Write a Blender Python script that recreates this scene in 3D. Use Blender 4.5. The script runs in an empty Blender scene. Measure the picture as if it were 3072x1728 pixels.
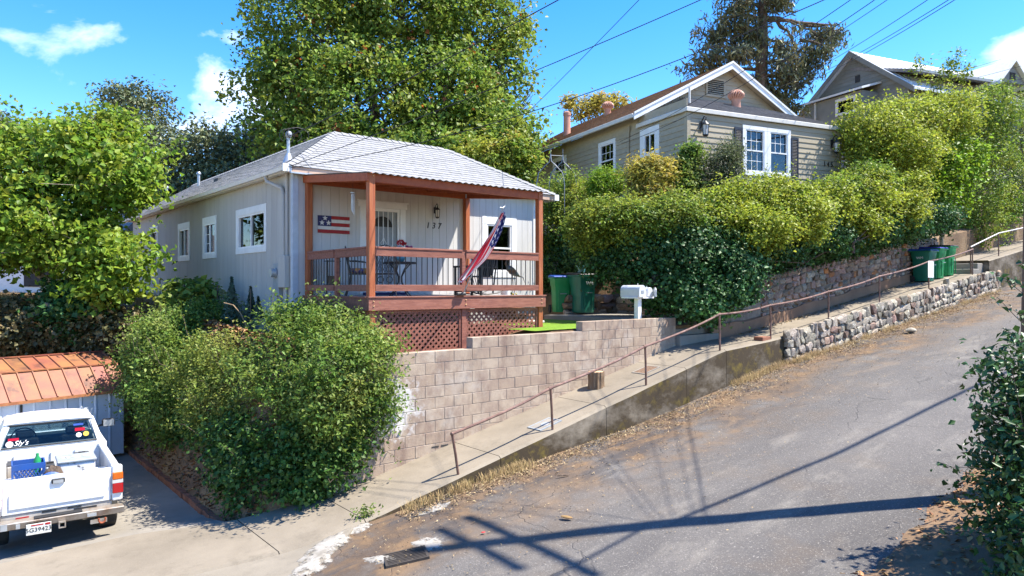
import bpy, bmesh, math, random
import numpy as np
from mathutils import Vector, Matrix, noise

random.seed(11)
S = bpy.context.scene
COL = S.collection
R = math.radians

# ------------------------------------------------------------------ camera
F_PX, CX, HY = 2130.0, 1536.0, 860.0          # focal length and horizon of the photograph (3072 px wide)
cam = bpy.data.cameras.new('camera')
cam.sensor_width = 36.0
cam.lens = F_PX / 3072.0 * 36.0
cam.shift_y = (HY - 864.0) / 3072.0
cam.clip_start, cam.clip_end = 0.1, 3000.0
camo = bpy.data.objects.new('camera', cam)
camo.location = (0, 0, 0)
camo.rotation_euler = (R(90), 0, 0)
COL.objects.link(camo)
S.camera = camo

# ------------------------------------------------------------------ sun and sky
SUN_EL = R(59.5)
SUN_H = Vector((0.9995, 0.02, 0)).normalized()
sun_dir = Vector((SUN_H.x * math.cos(SUN_EL), SUN_H.y * math.cos(SUN_EL), math.sin(SUN_EL)))
sl = bpy.data.lights.new('sun', 'SUN')
sl.energy = 4.8
sl.angle = R(0.55)
sl.color = (1.0, 0.94, 0.83)
so = bpy.data.objects.new('sun', sl)
so.rotation_euler = (-sun_dir).to_track_quat('-Z', 'Y').to_euler()
so.location = (20, 5, 40)
COL.objects.link(so)

W = bpy.data.worlds.new('World')
S.world = W
W.use_nodes = True
wn, wl = W.node_tree.nodes, W.node_tree.links
wn.clear()
wo = wn.new('ShaderNodeOutputWorld')
bg = wn.new('ShaderNodeBackground')
bg.inputs['Strength'].default_value = 0.14
sky = wn.new('ShaderNodeTexSky')
sky.sky_type = 'NISHITA'
sky.sun_disc = False
sky.sun_elevation = SUN_EL
sky.sun_rotation = math.atan2(SUN_H.x, SUN_H.y)
sky.altitude = 600
sky.air_density = 1.0
sky.dust_density = 0.25
sky.ozone_density = 2.0
hs = wn.new('ShaderNodeHueSaturation')
hs.inputs['Hue'].default_value = 0.508
hs.inputs['Saturation'].default_value = 1.42
hs.inputs['Value'].default_value = 1.0
wl.new(sky.outputs[0], hs.inputs['Color'])
tc = wn.new('ShaderNodeTexCoord')
mp = wn.new('ShaderNodeMapping')
mp.inputs['Scale'].default_value = (1.0, 1.0, 2.2)
mp.inputs['Location'].default_value = (8.55, 7.59, 4.53)
wl.new(tc.outputs['Generated'], mp.inputs['Vector'])
cn = wn.new('ShaderNodeTexNoise')
cn.inputs['Scale'].default_value = 3.0
cn.inputs['Detail'].default_value = 9
cn.inputs['Roughness'].default_value = 0.55
cn.inputs['Distortion'].default_value = 0.25
wl.new(mp.outputs[0], cn.inputs['Vector'])
cr = wn.new('ShaderNodeValToRGB')
cr.color_ramp.elements[0].position = 0.60
cr.color_ramp.elements[1].position = 0.72
wl.new(cn.outputs['Fac'], cr.inputs[0])
mx = wn.new('ShaderNodeMix')
mx.data_type = 'RGBA'
wl.new(cr.outputs[0], mx.inputs['Factor'])
wl.new(hs.outputs[0], mx.inputs['A'])
mx.inputs['B'].default_value = (6.2, 6.3, 6.6, 1)
wl.new(mx.outputs['Result'], bg.inputs['Color'])
wl.new(bg.outputs[0], wo.inputs['Surface'])

S.view_settings.view_transform = 'Standard'
S.view_settings.look = 'None'
S.view_settings.gamma = 1.0
S.view_settings.use_curve_mapping = False
S.view_settings.exposure = 1.45
S.render.engine = 'CYCLES'
S.render.resolution_x, S.render.resolution_y = 1024, 576
S.cycles.max_bounces = 7
S.cycles.transparent_max_bounces = 8
S.cycles.diffuse_bounces = 4
S.cycles.caustics_reflective = False
S.cycles.caustics_refractive = False

# ------------------------------------------------------------------ materials
MATS = {}


def pmat(name, c1, c2=None, scale=4.0, detail=6.0, rough=0.7, bump=0.0, bscale=None, metallic=0.0,
         spec=0.4, objrand=0.0, islrand=0.0, hue_rand=0.0, stretch=(1, 1, 1), ramp=(0.35, 0.65),
         c3=None, s3=1.0, r3=(0.55, 0.7), transl=0.0, coat=0.0, world_coord=False, ns=None):
    """Procedural material: two colours mixed by noise, an optional third patch colour, bump and random variation."""
    m = bpy.data.materials.new(name)
    m.use_nodes = True
    nt = m.node_tree
    N, L = nt.nodes, nt.links
    b = N['Principled BSDF']
    b.inputs['Roughness'].default_value = rough
    b.inputs['Metallic'].default_value = metallic
    b.inputs['Specular IOR Level'].default_value = spec
    if coat:
        b.inputs['Coat Weight'].default_value = coat
        b.inputs['Coat Roughness'].default_value = 0.08
    if world_coord:
        tcn = N.new('ShaderNodeNewGeometry')
        vec = tcn.outputs['Position']
    else:
        tcn = N.new('ShaderNodeTexCoord')
        vec = tcn.outputs['Object']
    mpn = N.new('ShaderNodeMapping')
    mpn.inputs['Scale'].default_value = stretch
    L.new(vec, mpn.inputs['Vector'])
    vec = mpn.outputs[0]
    oi = None
    if objrand:
        oi = N.new('ShaderNodeObjectInfo')
        ad = N.new('ShaderNodeVectorMath')
        ad.operation = 'MULTIPLY_ADD'
        cmb = N.new('ShaderNodeCombineXYZ')
        for i in range(3):
            L.new(oi.outputs['Random'], cmb.inputs[i])
        L.new(cmb.outputs[0], ad.inputs[0])
        ad.inputs[1].default_value = (37.0, 51.0, 23.0)
        L.new(vec, ad.inputs[2])
        vec = ad.outputs[0]
    col = None

    def nz(sc, det, rg=0.55):
        n = N.new('ShaderNodeTexNoise')
        n.inputs['Scale'].default_value = sc
        n.inputs['Detail'].default_value = det
        n.inputs['Roughness'].default_value = rg
        L.new(vec, n.inputs['Vector'])
        return n

    if c2 is None:
        c2 = tuple(min(1, c * 0.82) for c in c1)
    n1 = nz(scale, detail)
    rp = N.new('ShaderNodeMapRange')
    rp.inputs['From Min'].default_value, rp.inputs['From Max'].default_value = ramp
    L.new(n1.outputs['Fac'], rp.inputs['Value'])
    mxn = N.new('ShaderNodeMix')
    mxn.data_type = 'RGBA'
    L.new(rp.outputs[0], mxn.inputs['Factor'])
    mxn.inputs['A'].default_value = (*c1, 1)
    mxn.inputs['B'].default_value = (*c2, 1)
    col = mxn.outputs['Result']
    if c3 is not None:
        n3 = nz(s3, 8, 0.65)
        rp3 = N.new('ShaderNodeMapRange')
        rp3.inputs['From Min'].default_value, rp3.inputs['From Max'].default_value = r3
        L.new(n3.outputs['Fac'], rp3.inputs['Value'])
        m3 = N.new('ShaderNodeMix')
        m3.data_type = 'RGBA'
        L.new(rp3.outputs[0], m3.inputs['Factor'])
        L.new(col, m3.inputs['A'])
        m3.inputs['B'].default_value = (*c3, 1)
        col = m3.outputs['Result']
    if objrand or islrand:
        hsn = N.new('ShaderNodeHueSaturation')
        src = oi.outputs['Random'] if objrand else None
        amt = objrand or islrand
        if not objrand:
            g = N.new('ShaderNodeNewGeometry')
            src = g.outputs['Random Per Island']
        mr = N.new('ShaderNodeMapRange')
        mr.inputs['To Min'].default_value = 1 - amt
        mr.inputs['To Max'].default_value = 1 + amt
        L.new(src, mr.inputs['Value'])
        L.new(mr.outputs[0], hsn.inputs['Value'])
        if hue_rand:
            wn_ = N.new('ShaderNodeTexWhiteNoise')
            wn_.noise_dimensions = '1D'
            L.new(src, wn_.inputs['W'])
            mr2 = N.new('ShaderNodeMapRange')
            mr2.inputs['To Min'].default_value = 0.5 - hue_rand
            mr2.inputs['To Max'].default_value = 0.5 + hue_rand
            L.new(wn_.outputs['Value'], mr2.inputs['Value'])
            L.new(mr2.outputs[0], hsn.inputs['Hue'])
        L.new(col, hsn.inputs['Color'])
        col = hsn.outputs['Color']
    L.new(col, b.inputs['Base Color'])
    if bump:
        nb = nz(bscale or scale * 6, 8, 0.65)
        bp = N.new('ShaderNodeBump')
        bp.inputs['Strength'].default_value = min(1.0, bump)
        bp.inputs['Distance'].default_value = 0.03
        L.new(nb.outputs['Fac'], bp.inputs['Height'])
        L.new(bp.outputs[0], b.inputs['Normal'])
    if transl:
        out = N['Material Output']
        tr = N.new('ShaderNodeBsdfTranslucent')
        L.new(col, tr.inputs['Color'])
        ms = N.new('ShaderNodeMixShader')
        ms.inputs[0].default_value = transl
        L.new(b.outputs[0], ms.inputs[1])
        L.new(tr.outputs[0], ms.inputs[2])
        L.new(ms.outputs[0], out.inputs['Surface'])
    MATS[name] = m
    return m


def leafmat(name, c1, c2, c3=None, patch=(0.58, 0.72), s3=0.9, transl=0.46, rough=0.48, isl=0.42, hue=0.02, scale=0.8, spec=0.3):
    return pmat(name, c1, c2, scale=scale, detail=5, rough=rough, spec=spec, islrand=isl, hue_rand=hue, c3=c3, s3=s3, r3=patch,
                transl=transl, world_coord=True)


M = MATS
# painted house
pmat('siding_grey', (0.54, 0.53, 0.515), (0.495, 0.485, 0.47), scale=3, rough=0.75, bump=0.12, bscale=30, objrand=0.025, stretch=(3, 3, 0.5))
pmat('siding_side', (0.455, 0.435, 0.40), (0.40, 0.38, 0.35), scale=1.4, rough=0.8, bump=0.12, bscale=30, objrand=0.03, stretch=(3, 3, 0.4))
pmat('trim_white', (0.76, 0.76, 0.75), (0.69, 0.69, 0.68), scale=5, rough=0.5, bump=0.05)
pmat('vinyl_white', (0.8, 0.8, 0.8), (0.74, 0.74, 0.74), scale=5, rough=0.35)
pmat('trim_bluegrey', (0.45, 0.5, 0.56), (0.38, 0.42, 0.47), scale=6, rough=0.7, bump=0.1)
pmat('fascia_tan', (0.52, 0.36, 0.27), (0.46, 0.32, 0.24), scale=6, rough=0.8)
pmat('foundation', (0.42, 0.42, 0.41), (0.34, 0.34, 0.33), scale=3, rough=0.9, bump=0.3)
pmat('shingle_grey', (0.27, 0.27, 0.275), (0.22, 0.22, 0.225), scale=14, rough=0.9, bump=0.35, bscale=160, objrand=0.08)
pmat('shingle_stuff', (0.27, 0.27, 0.275), (0.22, 0.22, 0.225), scale=14, rough=0.9, bump=0.35, bscale=160, islrand=0.08)
pmat('roof_under', (0.10, 0.10, 0.10), (0.08, 0.08, 0.08), rough=0.9)
pmat('redwood', (0.38, 0.095, 0.03), (0.26, 0.055, 0.018), scale=2.2, rough=0.62, bump=0.18, bscale=22, objrand=0.1, stretch=(6, 6, 6), ramp=(0.3, 0.75))
pmat('redwood_post', (0.42, 0.13, 0.045), (0.29, 0.072, 0.025), scale=3.0, rough=0.6, bump=0.2, bscale=25, objrand=0.08, stretch=(9, 9, 0.7),
     c3=(0.46, 0.19, 0.09), s3=2.5, r3=(0.55, 0.75))
pmat('stain_brown', (0.28, 0.108, 0.07), (0.185, 0.065, 0.044), scale=3, rough=0.65, bump=0.2, bscale=20, objrand=0.12, stretch=(1.2, 6, 9),
     c3=(0.34, 0.155, 0.115), s3=2.2, r3=(0.55, 0.8))
pmat('deck_paint', (0.36, 0.32, 0.30), (0.28, 0.24, 0.22), scale=3, rough=0.8, objrand=0.1)
pmat('iron_black', (0.014, 0.014, 0.017), (0.02, 0.02, 0.022), rough=0.4, spec=0.5)
pmat('interior_dark', (0.05, 0.048, 0.045), (0.035, 0.034, 0.032), rough=0.9)
pmat('curtain', (0.62, 0.6, 0.57), (0.5, 0.48, 0.46), scale=3, rough=0.9, stretch=(14, 14, 1))
pmat('screen_dark', (0.055, 0.06, 0.065), (0.045, 0.048, 0.05), rough=0.6)
pmat('galv', (0.52, 0.54, 0.56), (0.42, 0.44, 0.46), scale=6, rough=0.42, metallic=0.6)
pmat('metal_grey', (0.30, 0.33, 0.35), (0.24, 0.26, 0.28), scale=6, rough=0.5)
pmat('brass', (0.55, 0.38, 0.2), rough=0.35, metallic=0.8)
pmat('red_paint', (0.36, 0.018, 0.02), (0.26, 0.012, 0.014), scale=8, rough=0.6, bump=0.1, stretch=(2, 8, 8))
pmat('white_paint', (0.68, 0.66, 0.62), (0.55, 0.53, 0.5), scale=8, rough=0.65, bump=0.1)
pmat('blue_paint', (0.022, 0.026, 0.11), (0.016, 0.018, 0.08), rough=0.6)
pmat('number_black', (0.02, 0.02, 0.02), rough=0.5)
# ground
pmat('mortar', (0.38, 0.315, 0.265), (0.30, 0.245, 0.20), scale=5, rough=0.95, bump=0.3)
pmat('soil', (0.20, 0.125, 0.07), (0.125, 0.078, 0.045), scale=1.3, rough=0.95, bump=0.8, bscale=14, c3=(0.33, 0.24, 0.13), s3=0.5, r3=(0.5, 0.75))
pmat('grass_dry', (0.36, 0.255, 0.115), (0.27, 0.18, 0.08), scale=2, rough=0.9, islrand=0.35, hue_rand=0.012)
pmat('leaf_litter', (0.34, 0.19, 0.08), (0.20, 0.10, 0.045), scale=3, rough=0.85, islrand=0.5, hue_rand=0.02, world_coord=True)
pmat('leaf_pale', (0.36, 0.27, 0.15), (0.22, 0.145, 0.07), scale=3, rough=0.85, islrand=0.4, hue_rand=0.015, world_coord=True)
pmat('turf', (0.17, 0.30, 0.012), (0.13, 0.245, 0.01), scale=5, rough=0.8, bump=0.8, bscale=140)
pmat('walk_concrete', (0.28, 0.255, 0.22), (0.20, 0.182, 0.158), scale=1.2, rough=0.93, bump=0.25, bscale=60)
pmat('pale_concrete', (0.62, 0.60, 0.56), (0.5, 0.48, 0.44), scale=4, rough=0.95, bump=0.5, bscale=25)
pmat('rock_grey', (0.33, 0.285, 0.225), (0.16, 0.138, 0.11), scale=7, rough=0.88, bump=0.6, bscale=16, objrand=0.38, hue_rand=0.02, c3=(0.58, 0.54, 0.46), s3=3.2, r3=(0.55, 0.72))
pmat('rock_brown', (0.29, 0.20, 0.145), (0.19, 0.125, 0.092), scale=5, rough=0.9, bump=0.55, bscale=16, objrand=0.42, hue_rand=0.022, c3=(0.40, 0.345, 0.29), s3=3.0, r3=(0.55, 0.75))
pmat('rock_orange', (0.42, 0.18, 0.065), (0.30, 0.12, 0.05), scale=4, rough=0.9, bump=0.5, bscale=16, objrand=0.25)
pmat('rock_mortar', (0.26, 0.21, 0.16), (0.17, 0.13, 0.10), scale=6, rough=0.95, bump=0.5)
pmat('brick_red', (0.30, 0.13, 0.075), (0.22, 0.09, 0.055), scale=6, rough=0.9, bump=0.4, objrand=0.2)
pmat('rail_pipe', (0.22, 0.125, 0.095), (0.13, 0.07, 0.052), scale=7, rough=0.5, metallic=0.15, bump=0.15, c3=(0.30, 0.20, 0.17), s3=4)
pmat('rail_white', (0.62, 0.60, 0.58), (0.5, 0.45, 0.42), scale=7, rough=0.5)
pmat('bark', (0.16, 0.115, 0.085), (0.085, 0.06, 0.045), scale=5, rough=0.95, bump=0.9, bscale=14, stretch=(3, 3, 0.6))
pmat('bark_pale', (0.36, 0.31, 0.25), (0.22, 0.18, 0.14), scale=5, rough=0.95, bump=0.7, bscale=14, stretch=(3, 3, 0.6))
pmat('stump_bark', (0.30, 0.20, 0.12), (0.15, 0.095, 0.055), scale=5, rough=0.95, bump=1.0, bscale=10, stretch=(5, 5, 0.5))
pmat('cut_wood', (0.58, 0.40, 0.24), (0.46, 0.30, 0.17), scale=5, rough=0.85)
pmat('pole_wood', (0.20, 0.125, 0.08), (0.13, 0.08, 0.05), scale=4, rough=0.9, bump=0.5, stretch=(4, 4, 0.4))
pmat('cable', (0.012, 0.012, 0.016), rough=0.6)
# vegetation
leafmat('leaf_maple', (0.217, 0.313, 0.032), (0.138, 0.239, 0.025), c3=(0.350, 0.345, 0.038), patch=(0.5, 0.75), s3=1.0)
leafmat('leaf_bigmaple', (0.193, 0.275, 0.040), (0.116, 0.198, 0.031), c3=(0.308, 0.314, 0.046), patch=(0.48, 0.75), s3=0.55, isl=0.45)
leafmat('leaf_rust', (0.340, 0.120, 0.030), (0.250, 0.075, 0.022), isl=0.4)
leafmat('leaf_oak', (0.142, 0.168, 0.078), (0.097, 0.127, 0.060), c3=(0.222, 0.222, 0.094), s3=1.2, transl=0.15)
leafmat('leaf_conifer', (0.140, 0.151, 0.067), (0.090, 0.106, 0.054), c3=(0.280, 0.241, 0.112), patch=(0.5, 0.7), s3=0.9, transl=0.15)
leafmat('leaf_bush', (0.175, 0.255, 0.042), (0.110, 0.190, 0.032), c3=(0.360, 0.370, 0.100), patch=(0.5, 0.75), s3=1.3, rough=0.5)  # pale third colour paints highlights into the foliage
leafmat('leaf_vine', (0.246, 0.291, 0.050), (0.168, 0.224, 0.040), c3=(0.381, 0.347, 0.101), s3=1.4, patch=(0.5, 0.75))
leafmat('leaf_ivy', (0.057, 0.139, 0.034), (0.034, 0.095, 0.027), c3=(0.105, 0.177, 0.037), s3=1.2, rough=0.5, transl=0.22)
leafmat('leaf_hedge', (0.179, 0.258, 0.036), (0.118, 0.207, 0.029), c3=(0.336, 0.336, 0.045), patch=(0.45, 0.72), s3=0.7)
leafmat('leaf_lime', (0.31, 0.355, 0.04), (0.21, 0.285, 0.034), c3=(0.46, 0.43, 0.06), patch=(0.5, 0.75), s3=0.8)
leafmat('leaf_bright', (0.213, 0.330, 0.027), (0.146, 0.258, 0.020), c3=(0.347, 0.370, 0.034), s3=0.8)
leafmat('leaf_gold', (0.426, 0.347, 0.067), (0.291, 0.269, 0.050), c3=(0.426, 0.269, 0.078), s3=1.0)
leafmat('leaf_greygreen', (0.118, 0.140, 0.062), (0.078, 0.103, 0.047), s3=1)
leafmat('leaf_camellia', (0.049, 0.114, 0.029), (0.034, 0.083, 0.023), c3=(0.078, 0.143, 0.034), rough=0.38, transl=0.2, isl=0.35, spec=0.4)
leafmat('leaf_brownivy', (0.111, 0.098, 0.039), (0.065, 0.065, 0.029), c3=(0.221, 0.156, 0.065), patch=(0.48, 0.65), s3=1.8, transl=0.12)
leafmat('leaf_ivy_lit', (0.085, 0.165, 0.030), (0.055, 0.120, 0.024), c3=(0.150, 0.210, 0.040), s3=1.2, rough=0.5, transl=0.3)  # brighter copy of the ivy, its lit look put into the leaf colour
leafmat('leaf_cypress', (0.045, 0.081, 0.047), (0.029, 0.056, 0.036), transl=0.1)


def glass_mat(name, tint=(0.9, 0.95, 0.97), refl=0.22):
    m = bpy.data.materials.new(name)
    m.use_nodes = True
    N, L = m.node_tree.nodes, m.node_tree.links
    N.remove(N['Principled BSDF'])
    gl = N.new('ShaderNodeBsdfGlossy')
    gl.inputs['Roughness'].default_value = 0.015
    gl.inputs['Color'].default_value = (0.6, 0.62, 0.64, 1)
    tr = N.new('ShaderNodeBsdfTransparent')
    tr.inputs['Color'].default_value = (*tint, 1)
    ms = N.new('ShaderNodeMixShader')
    fr = N.new('ShaderNodeFresnel')
    fr.inputs['IOR'].default_value = 1.55
    ad = N.new('ShaderNodeMath')
    ad.operation = 'ADD'
    ad.use_clamp = True
    ad.inputs[1].default_value = refl
    mu_ = N.new('ShaderNodeMath')
    mu_.operation = 'MULTIPLY'
    mu_.inputs[1].default_value = 0.75
    L.new(fr.outputs[0], mu_.inputs[0])
    L.new(mu_.outputs[0], ad.inputs[0])
    L.new(ad.outputs[0], ms.inputs[0])
    L.new(tr.outputs[0], ms.inputs[1])
    L.new(gl.outputs[0], ms.inputs[2])
    L.new(ms.outputs[0], N['Material Output'].inputs['Surface'])
    MATS[name] = m


glass_mat('glass', (0.5, 0.55, 0.57), 0.03)
glass_mat('car_glass', (0.7, 0.8, 0.82), 0.0)


def node_mat(name, rough=0.9, spec=0.35):
    m = bpy.data.materials.new(name)
    m.use_nodes = True
    m.node_tree.nodes['Principled BSDF'].inputs['Roughness'].default_value = rough
    m.node_tree.nodes['Principled BSDF'].inputs['Specular IOR Level'].default_value = spec
    MATS[name] = m
    return m, m.node_tree.nodes, m.node_tree.links, m.node_tree.nodes['Principled BSDF']


class NB:
    """Tiny helper for hand-built node trees."""

    def __init__(s, N, L):
        s.N, s.L = N, L

    def noise(s, vec, sc, det=6, rg=0.55, dist=0.0):
        n = s.N.new('ShaderNodeTexNoise')
        n.inputs['Scale'].default_value = sc
        n.inputs['Detail'].default_value = det
        n.inputs['Roughness'].default_value = rg
        n.inputs['Distortion'].default_value = dist
        s.L.new(vec, n.inputs['Vector'])
        return n.outputs['Fac']

    def rng(s, v, a, b, c=0.0, d=1.0, smooth=False):
        n = s.N.new('ShaderNodeMapRange')
        if smooth:
            n.interpolation_type = 'SMOOTHSTEP'
        for k, x in zip(('From Min', 'From Max', 'To Min', 'To Max'), (a, b, c, d)):
            n.inputs[k].default_value = x
        s.L.new(v, n.inputs['Value'])
        return n.outputs[0]

    def mix(s, f, a, b):
        n = s.N.new('ShaderNodeMix')
        n.data_type = 'RGBA'
        for k, x in (('Factor', f), ('A', a), ('B', b)):
            if isinstance(x, tuple):
                n.inputs[k].default_value = (*x, 1)
            elif isinstance(x, float):
                n.inputs[k].default_value = x
            else:
                s.L.new(x, n.inputs[k])
        return n.outputs['Result']

    def math(s, op, a, b=None):
        n = s.N.new('ShaderNodeMath')
        n.operation = op
        for i, x in enumerate((a, b)):
            if x is None:
                continue
            if isinstance(x, (int, float)):
                n.inputs[i].default_value = x
            else:
                s.L.new(x, n.inputs[i])
        return n.outputs[0]

    def bump(s, h, strength, dist=0.02):
        n = s.N.new('ShaderNodeBump')
        n.inputs['Strength'].default_value = strength
        n.inputs['Distance'].default_value = dist
        s.L.new(h, n.inputs['Height'])
        return n.outputs[0]

    def voronoi(s, vec, sc, feat='DISTANCE_TO_EDGE', rand=1.0):
        n = s.N.new('ShaderNodeTexVoronoi')
        n.feature = feat
        n.inputs['Scale'].default_value = sc
        n.inputs['Randomness'].default_value = rand
        s.L.new(vec, n.inputs['Vector'])
        return n.outputs['Distance']


def asphalt():
    m, N, L, b = node_mat('asphalt', 0.88, 0.3)
    k = NB(N, L)
    tcn = N.new('ShaderNodeTexCoord')
    v = tcn.outputs['Object']
    sep = N.new('ShaderNodeSeparateXYZ')
    L.new(v, sep.inputs[0])
    mpn = N.new('ShaderNodeMapping')
    mpn.inputs['Scale'].default_value = (0.35, 1.0, 1.0)
    L.new(v, mpn.inputs['Vector'])
    vs = mpn.outputs[0]
    base = k.mix(k.rng(k.noise(vs, 0.55, 8, 0.6), 0.36, 0.66), (0.082, 0.075, 0.071), (0.134, 0.122, 0.112))
    # long worn wheel tracks along the street, fine stones, bleached aggregate
    streak = k.noise(vs, 1.6, 9, 0.7)
    base = k.mix(k.rng(streak, 0.52, 0.72), base, (0.20, 0.18, 0.155))
    base = k.mix(k.rng(k.noise(v, 0.7, 7, 0.65), 0.5, 0.7, 0, 0.7), base, (0.125, 0.098, 0.075))
    speck = k.noise(v, 42, 4, 0.75)
    base = k.mix(k.rng(speck, 0.57, 0.68), base, (0.30, 0.275, 0.24))
    speck2 = k.noise(v, 70, 3, 0.7)
    base = k.mix(k.rng(speck2, 0.56, 0.7, 0, 0.75), base, (0.035, 0.035, 0.036))
    # gutter: brown silt and tar close to the kerb (v near -2.6)
    wob = k.math('ADD', sep.outputs['Y'], k.rng(k.noise(vs, 0.8, 6, 0.6), 0.3, 0.7, -0.9, 0.9))
    gut = k.rng(wob, -5.3, -3.2, 0, 1, True)
    siltn = k.noise(v, 2.2, 8, 0.65)
    silt = k.mix(k.rng(siltn, 0.42, 0.62), (0.085, 0.06, 0.044), (0.17, 0.108, 0.06))
    base = k.mix(k.math('MULTIPLY', gut, k.rng(k.noise(v, 1.1, 6, 0.6), 0.32, 0.52)), base, silt)
    tar = k.math('MULTIPLY', gut, k.rng(k.noise(vs, 1.7, 5, 0.6, 0.6), 0.55, 0.62))
    base = k.mix(k.math('MULTIPLY', tar, 0.75), base, (0.055, 0.05, 0.05))
    # cracks
    warp = N.new('ShaderNodeVectorMath')
    warp.operation = 'MULTIPLY_ADD'
    nn = N.new('ShaderNodeTexNoise')
    nn.inputs['Scale'].default_value = 1.5
    nn.inputs['Detail'].default_value = 5
    L.new(v, nn.inputs['Vector'])
    L.new(nn.outputs['Color'], warp.inputs[0])
    warp.inputs[1].default_value = (0.9, 0.9, 0.0)
    L.new(v, warp.inputs[2])
    crk = k.voronoi(warp.outputs[0], 0.55)
    crkm = k.math('MULTIPLY', k.rng(crk, 0.0, 0.008, 1, 0), k.rng(k.noise(v, 0.5, 3), 0.45, 0.6))
    base = k.mix(k.math('MULTIPLY', crkm, 0.45), base, (0.03, 0.03, 0.03))
    L.new(base, b.inputs['Base Color'])
    h = k.math('ADD', k.noise(v, 70, 4, 0.75), k.math('MULTIPLY', k.noise(v, 9, 5, 0.6), 1.4))
    h = k.math('SUBTRACT', h, k.math('MULTIPLY', crkm, 1.5))
    L.new(k.bump(h, 0.6, 0.015), b.inputs['Normal'])


def concrete(name, c1, c2, moss=False, joints=0.0):
    m, N, L, b = node_mat(name, 0.92, 0.3)
    k = NB(N, L)
    tcn = N.new('ShaderNodeTexCoord')
    v = tcn.outputs['Object']
    base = k.mix(k.rng(k.noise(v, 0.9, 9, 0.6), 0.34, 0.66), c1, c2)
    st = k.noise(v, 2.6, 9, 0.7)
    base = k.mix(k.rng(st, 0.52, 0.75, 0, 0.55), base, tuple(c * 0.55 for c in c2))
    base = k.mix(k.rng(k.noise(v, 60, 3, 0.6), 0.56, 0.72, 0, 0.4), base, tuple(c * 1.25 for c in c1))
    if moss:
        # black lichen and yellow moss grow on the vertical faces only
        g = N.new('ShaderNodeNewGeometry')
        sp = N.new('ShaderNodeSeparateXYZ')
        L.new(g.outputs['Normal'], sp.inputs[0])
        side = k.rng(sp.outputs['Z'], 0.3, 0.7, 1, 0)
        mp2 = N.new('ShaderNodeMapping')
        mp2.inputs['Scale'].default_value = (0.55, 1, 1.0)
        L.new(v, mp2.inputs['Vector'])
        n2 = k.noise(mp2.outputs[0], 1.5, 9, 0.68)
        base = k.mix(k.math('MULTIPLY', side, k.rng(n2, 0.36, 0.54)), base, (0.052, 0.037, 0.021))
        n3 = k.noise(v, 3.3, 8, 0.7)
        base = k.mix(k.math('MULTIPLY', k.math('MULTIPLY', side, k.rng(n2, 0.50, 0.60)), k.rng(n3, 0.50, 0.62)), base, (0.13, 0.095, 0.022))
    L.new(base, b.inputs['Base Color'])
    h = k.math('ADD', k.noise(v, 45, 5, 0.7), k.noise(v, 6, 6, 0.6))
    L.new(k.bump(h, 0.35, 0.012), b.inputs['Normal'])


asphalt()
concrete('sidewalk', (0.24, 0.203, 0.155), (0.178, 0.149, 0.112), moss=True)
concrete('drive_concrete', (0.27, 0.243, 0.207), (0.2, 0.18, 0.152))
concrete('apron_concrete', (0.255, 0.22, 0.172), (0.185, 0.16, 0.124))
concrete('base_concrete', (0.28, 0.165, 0.10), (0.20, 0.115, 0.07))


def block_material():
    m, N, L, b = node_mat('block', 0.94, 0.25)
    k = NB(N, L)
    g = N.new('ShaderNodeNewGeometry')
    pos = g.outputs['Position']
    oi = N.new('ShaderNodeObjectInfo')
    mp_ = N.new('ShaderNodeMapping')
    mp_.inputs['Scale'].default_value = (1.0, 1.0, 0.35)
    L.new(pos, mp_.inputs['Vector'])
    streak = mp_.outputs[0]
    base = k.mix(oi.outputs['Random'], (0.43, 0.345, 0.262), (0.35, 0.262, 0.19))
    base = k.mix(k.rng(k.noise(pos, 3.2, 8, 0.65), 0.42, 0.66), base, (0.28, 0.205, 0.16))
    # rain streaks and soot that run over many blocks, lime bloom
    base = k.mix(k.rng(k.noise(streak, 2.6, 9, 0.7), 0.50, 0.70, 0, 0.8), base, (0.17, 0.11, 0.085))
    base = k.mix(k.rng(k.noise(pos, 1.3, 7, 0.7), 0.52, 0.70, 0, 0.7), base, (0.47, 0.41, 0.345))
    d = N.new('ShaderNodeVectorMath')
    d.operation = 'DISTANCE'
    L.new(pos, d.inputs[0])
    d.inputs[1].default_value = (-2.0, 11.93, -2.02)
    f = k.math('ADD', d.outputs['Value'], k.rng(k.noise(pos, 4.5, 7, 0.7), 0.3, 0.7, -0.3, 0.3))
    base = k.mix(k.rng(f, 0.28, 0.55, 0.85, 0.0), base, (0.60, 0.585, 0.57))
    L.new(base, b.inputs['Base Color'])
    h = k.math('ADD', k.noise(pos, 60, 5, 0.75), k.noise(pos, 14, 5, 0.6))
    L.new(k.bump(h, 0.45, 0.012), b.inputs['Normal'])


block_material()


def worn_white():
    m, N, L, b = node_mat('pale_patch', 0.95, 0.25)
    k = NB(N, L)
    tcn = N.new('ShaderNodeTexCoord')
    v = tcn.outputs['Object']
    base = k.mix(k.rng(k.noise(v, 5, 8, 0.65), 0.38, 0.66), (0.36, 0.335, 0.30), (0.22, 0.198, 0.165))
    L.new(base, b.inputs['Base Color'])
    tr = N.new('ShaderNodeBsdfTransparent')
    ms_ = N.new('ShaderNodeMixShader')
    at_ = N.new('ShaderNodeAttribute')
    at_.attribute_name = 'fade'
    al = k.math('ADD', at_.outputs['Fac'], k.rng(k.noise(v, 6.0, 9, 0.7), 0.3, 0.7, -0.75, 0.55))
    L.new(k.rng(al, 0.30, 0.75), ms_.inputs[0])
    L.new(tr.outputs[0], ms_.inputs[1])
    L.new(b.outputs[0], ms_.inputs[2])
    L.new(ms_.outputs[0], N['Material Output'].inputs['Surface'])


worn_white()

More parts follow.
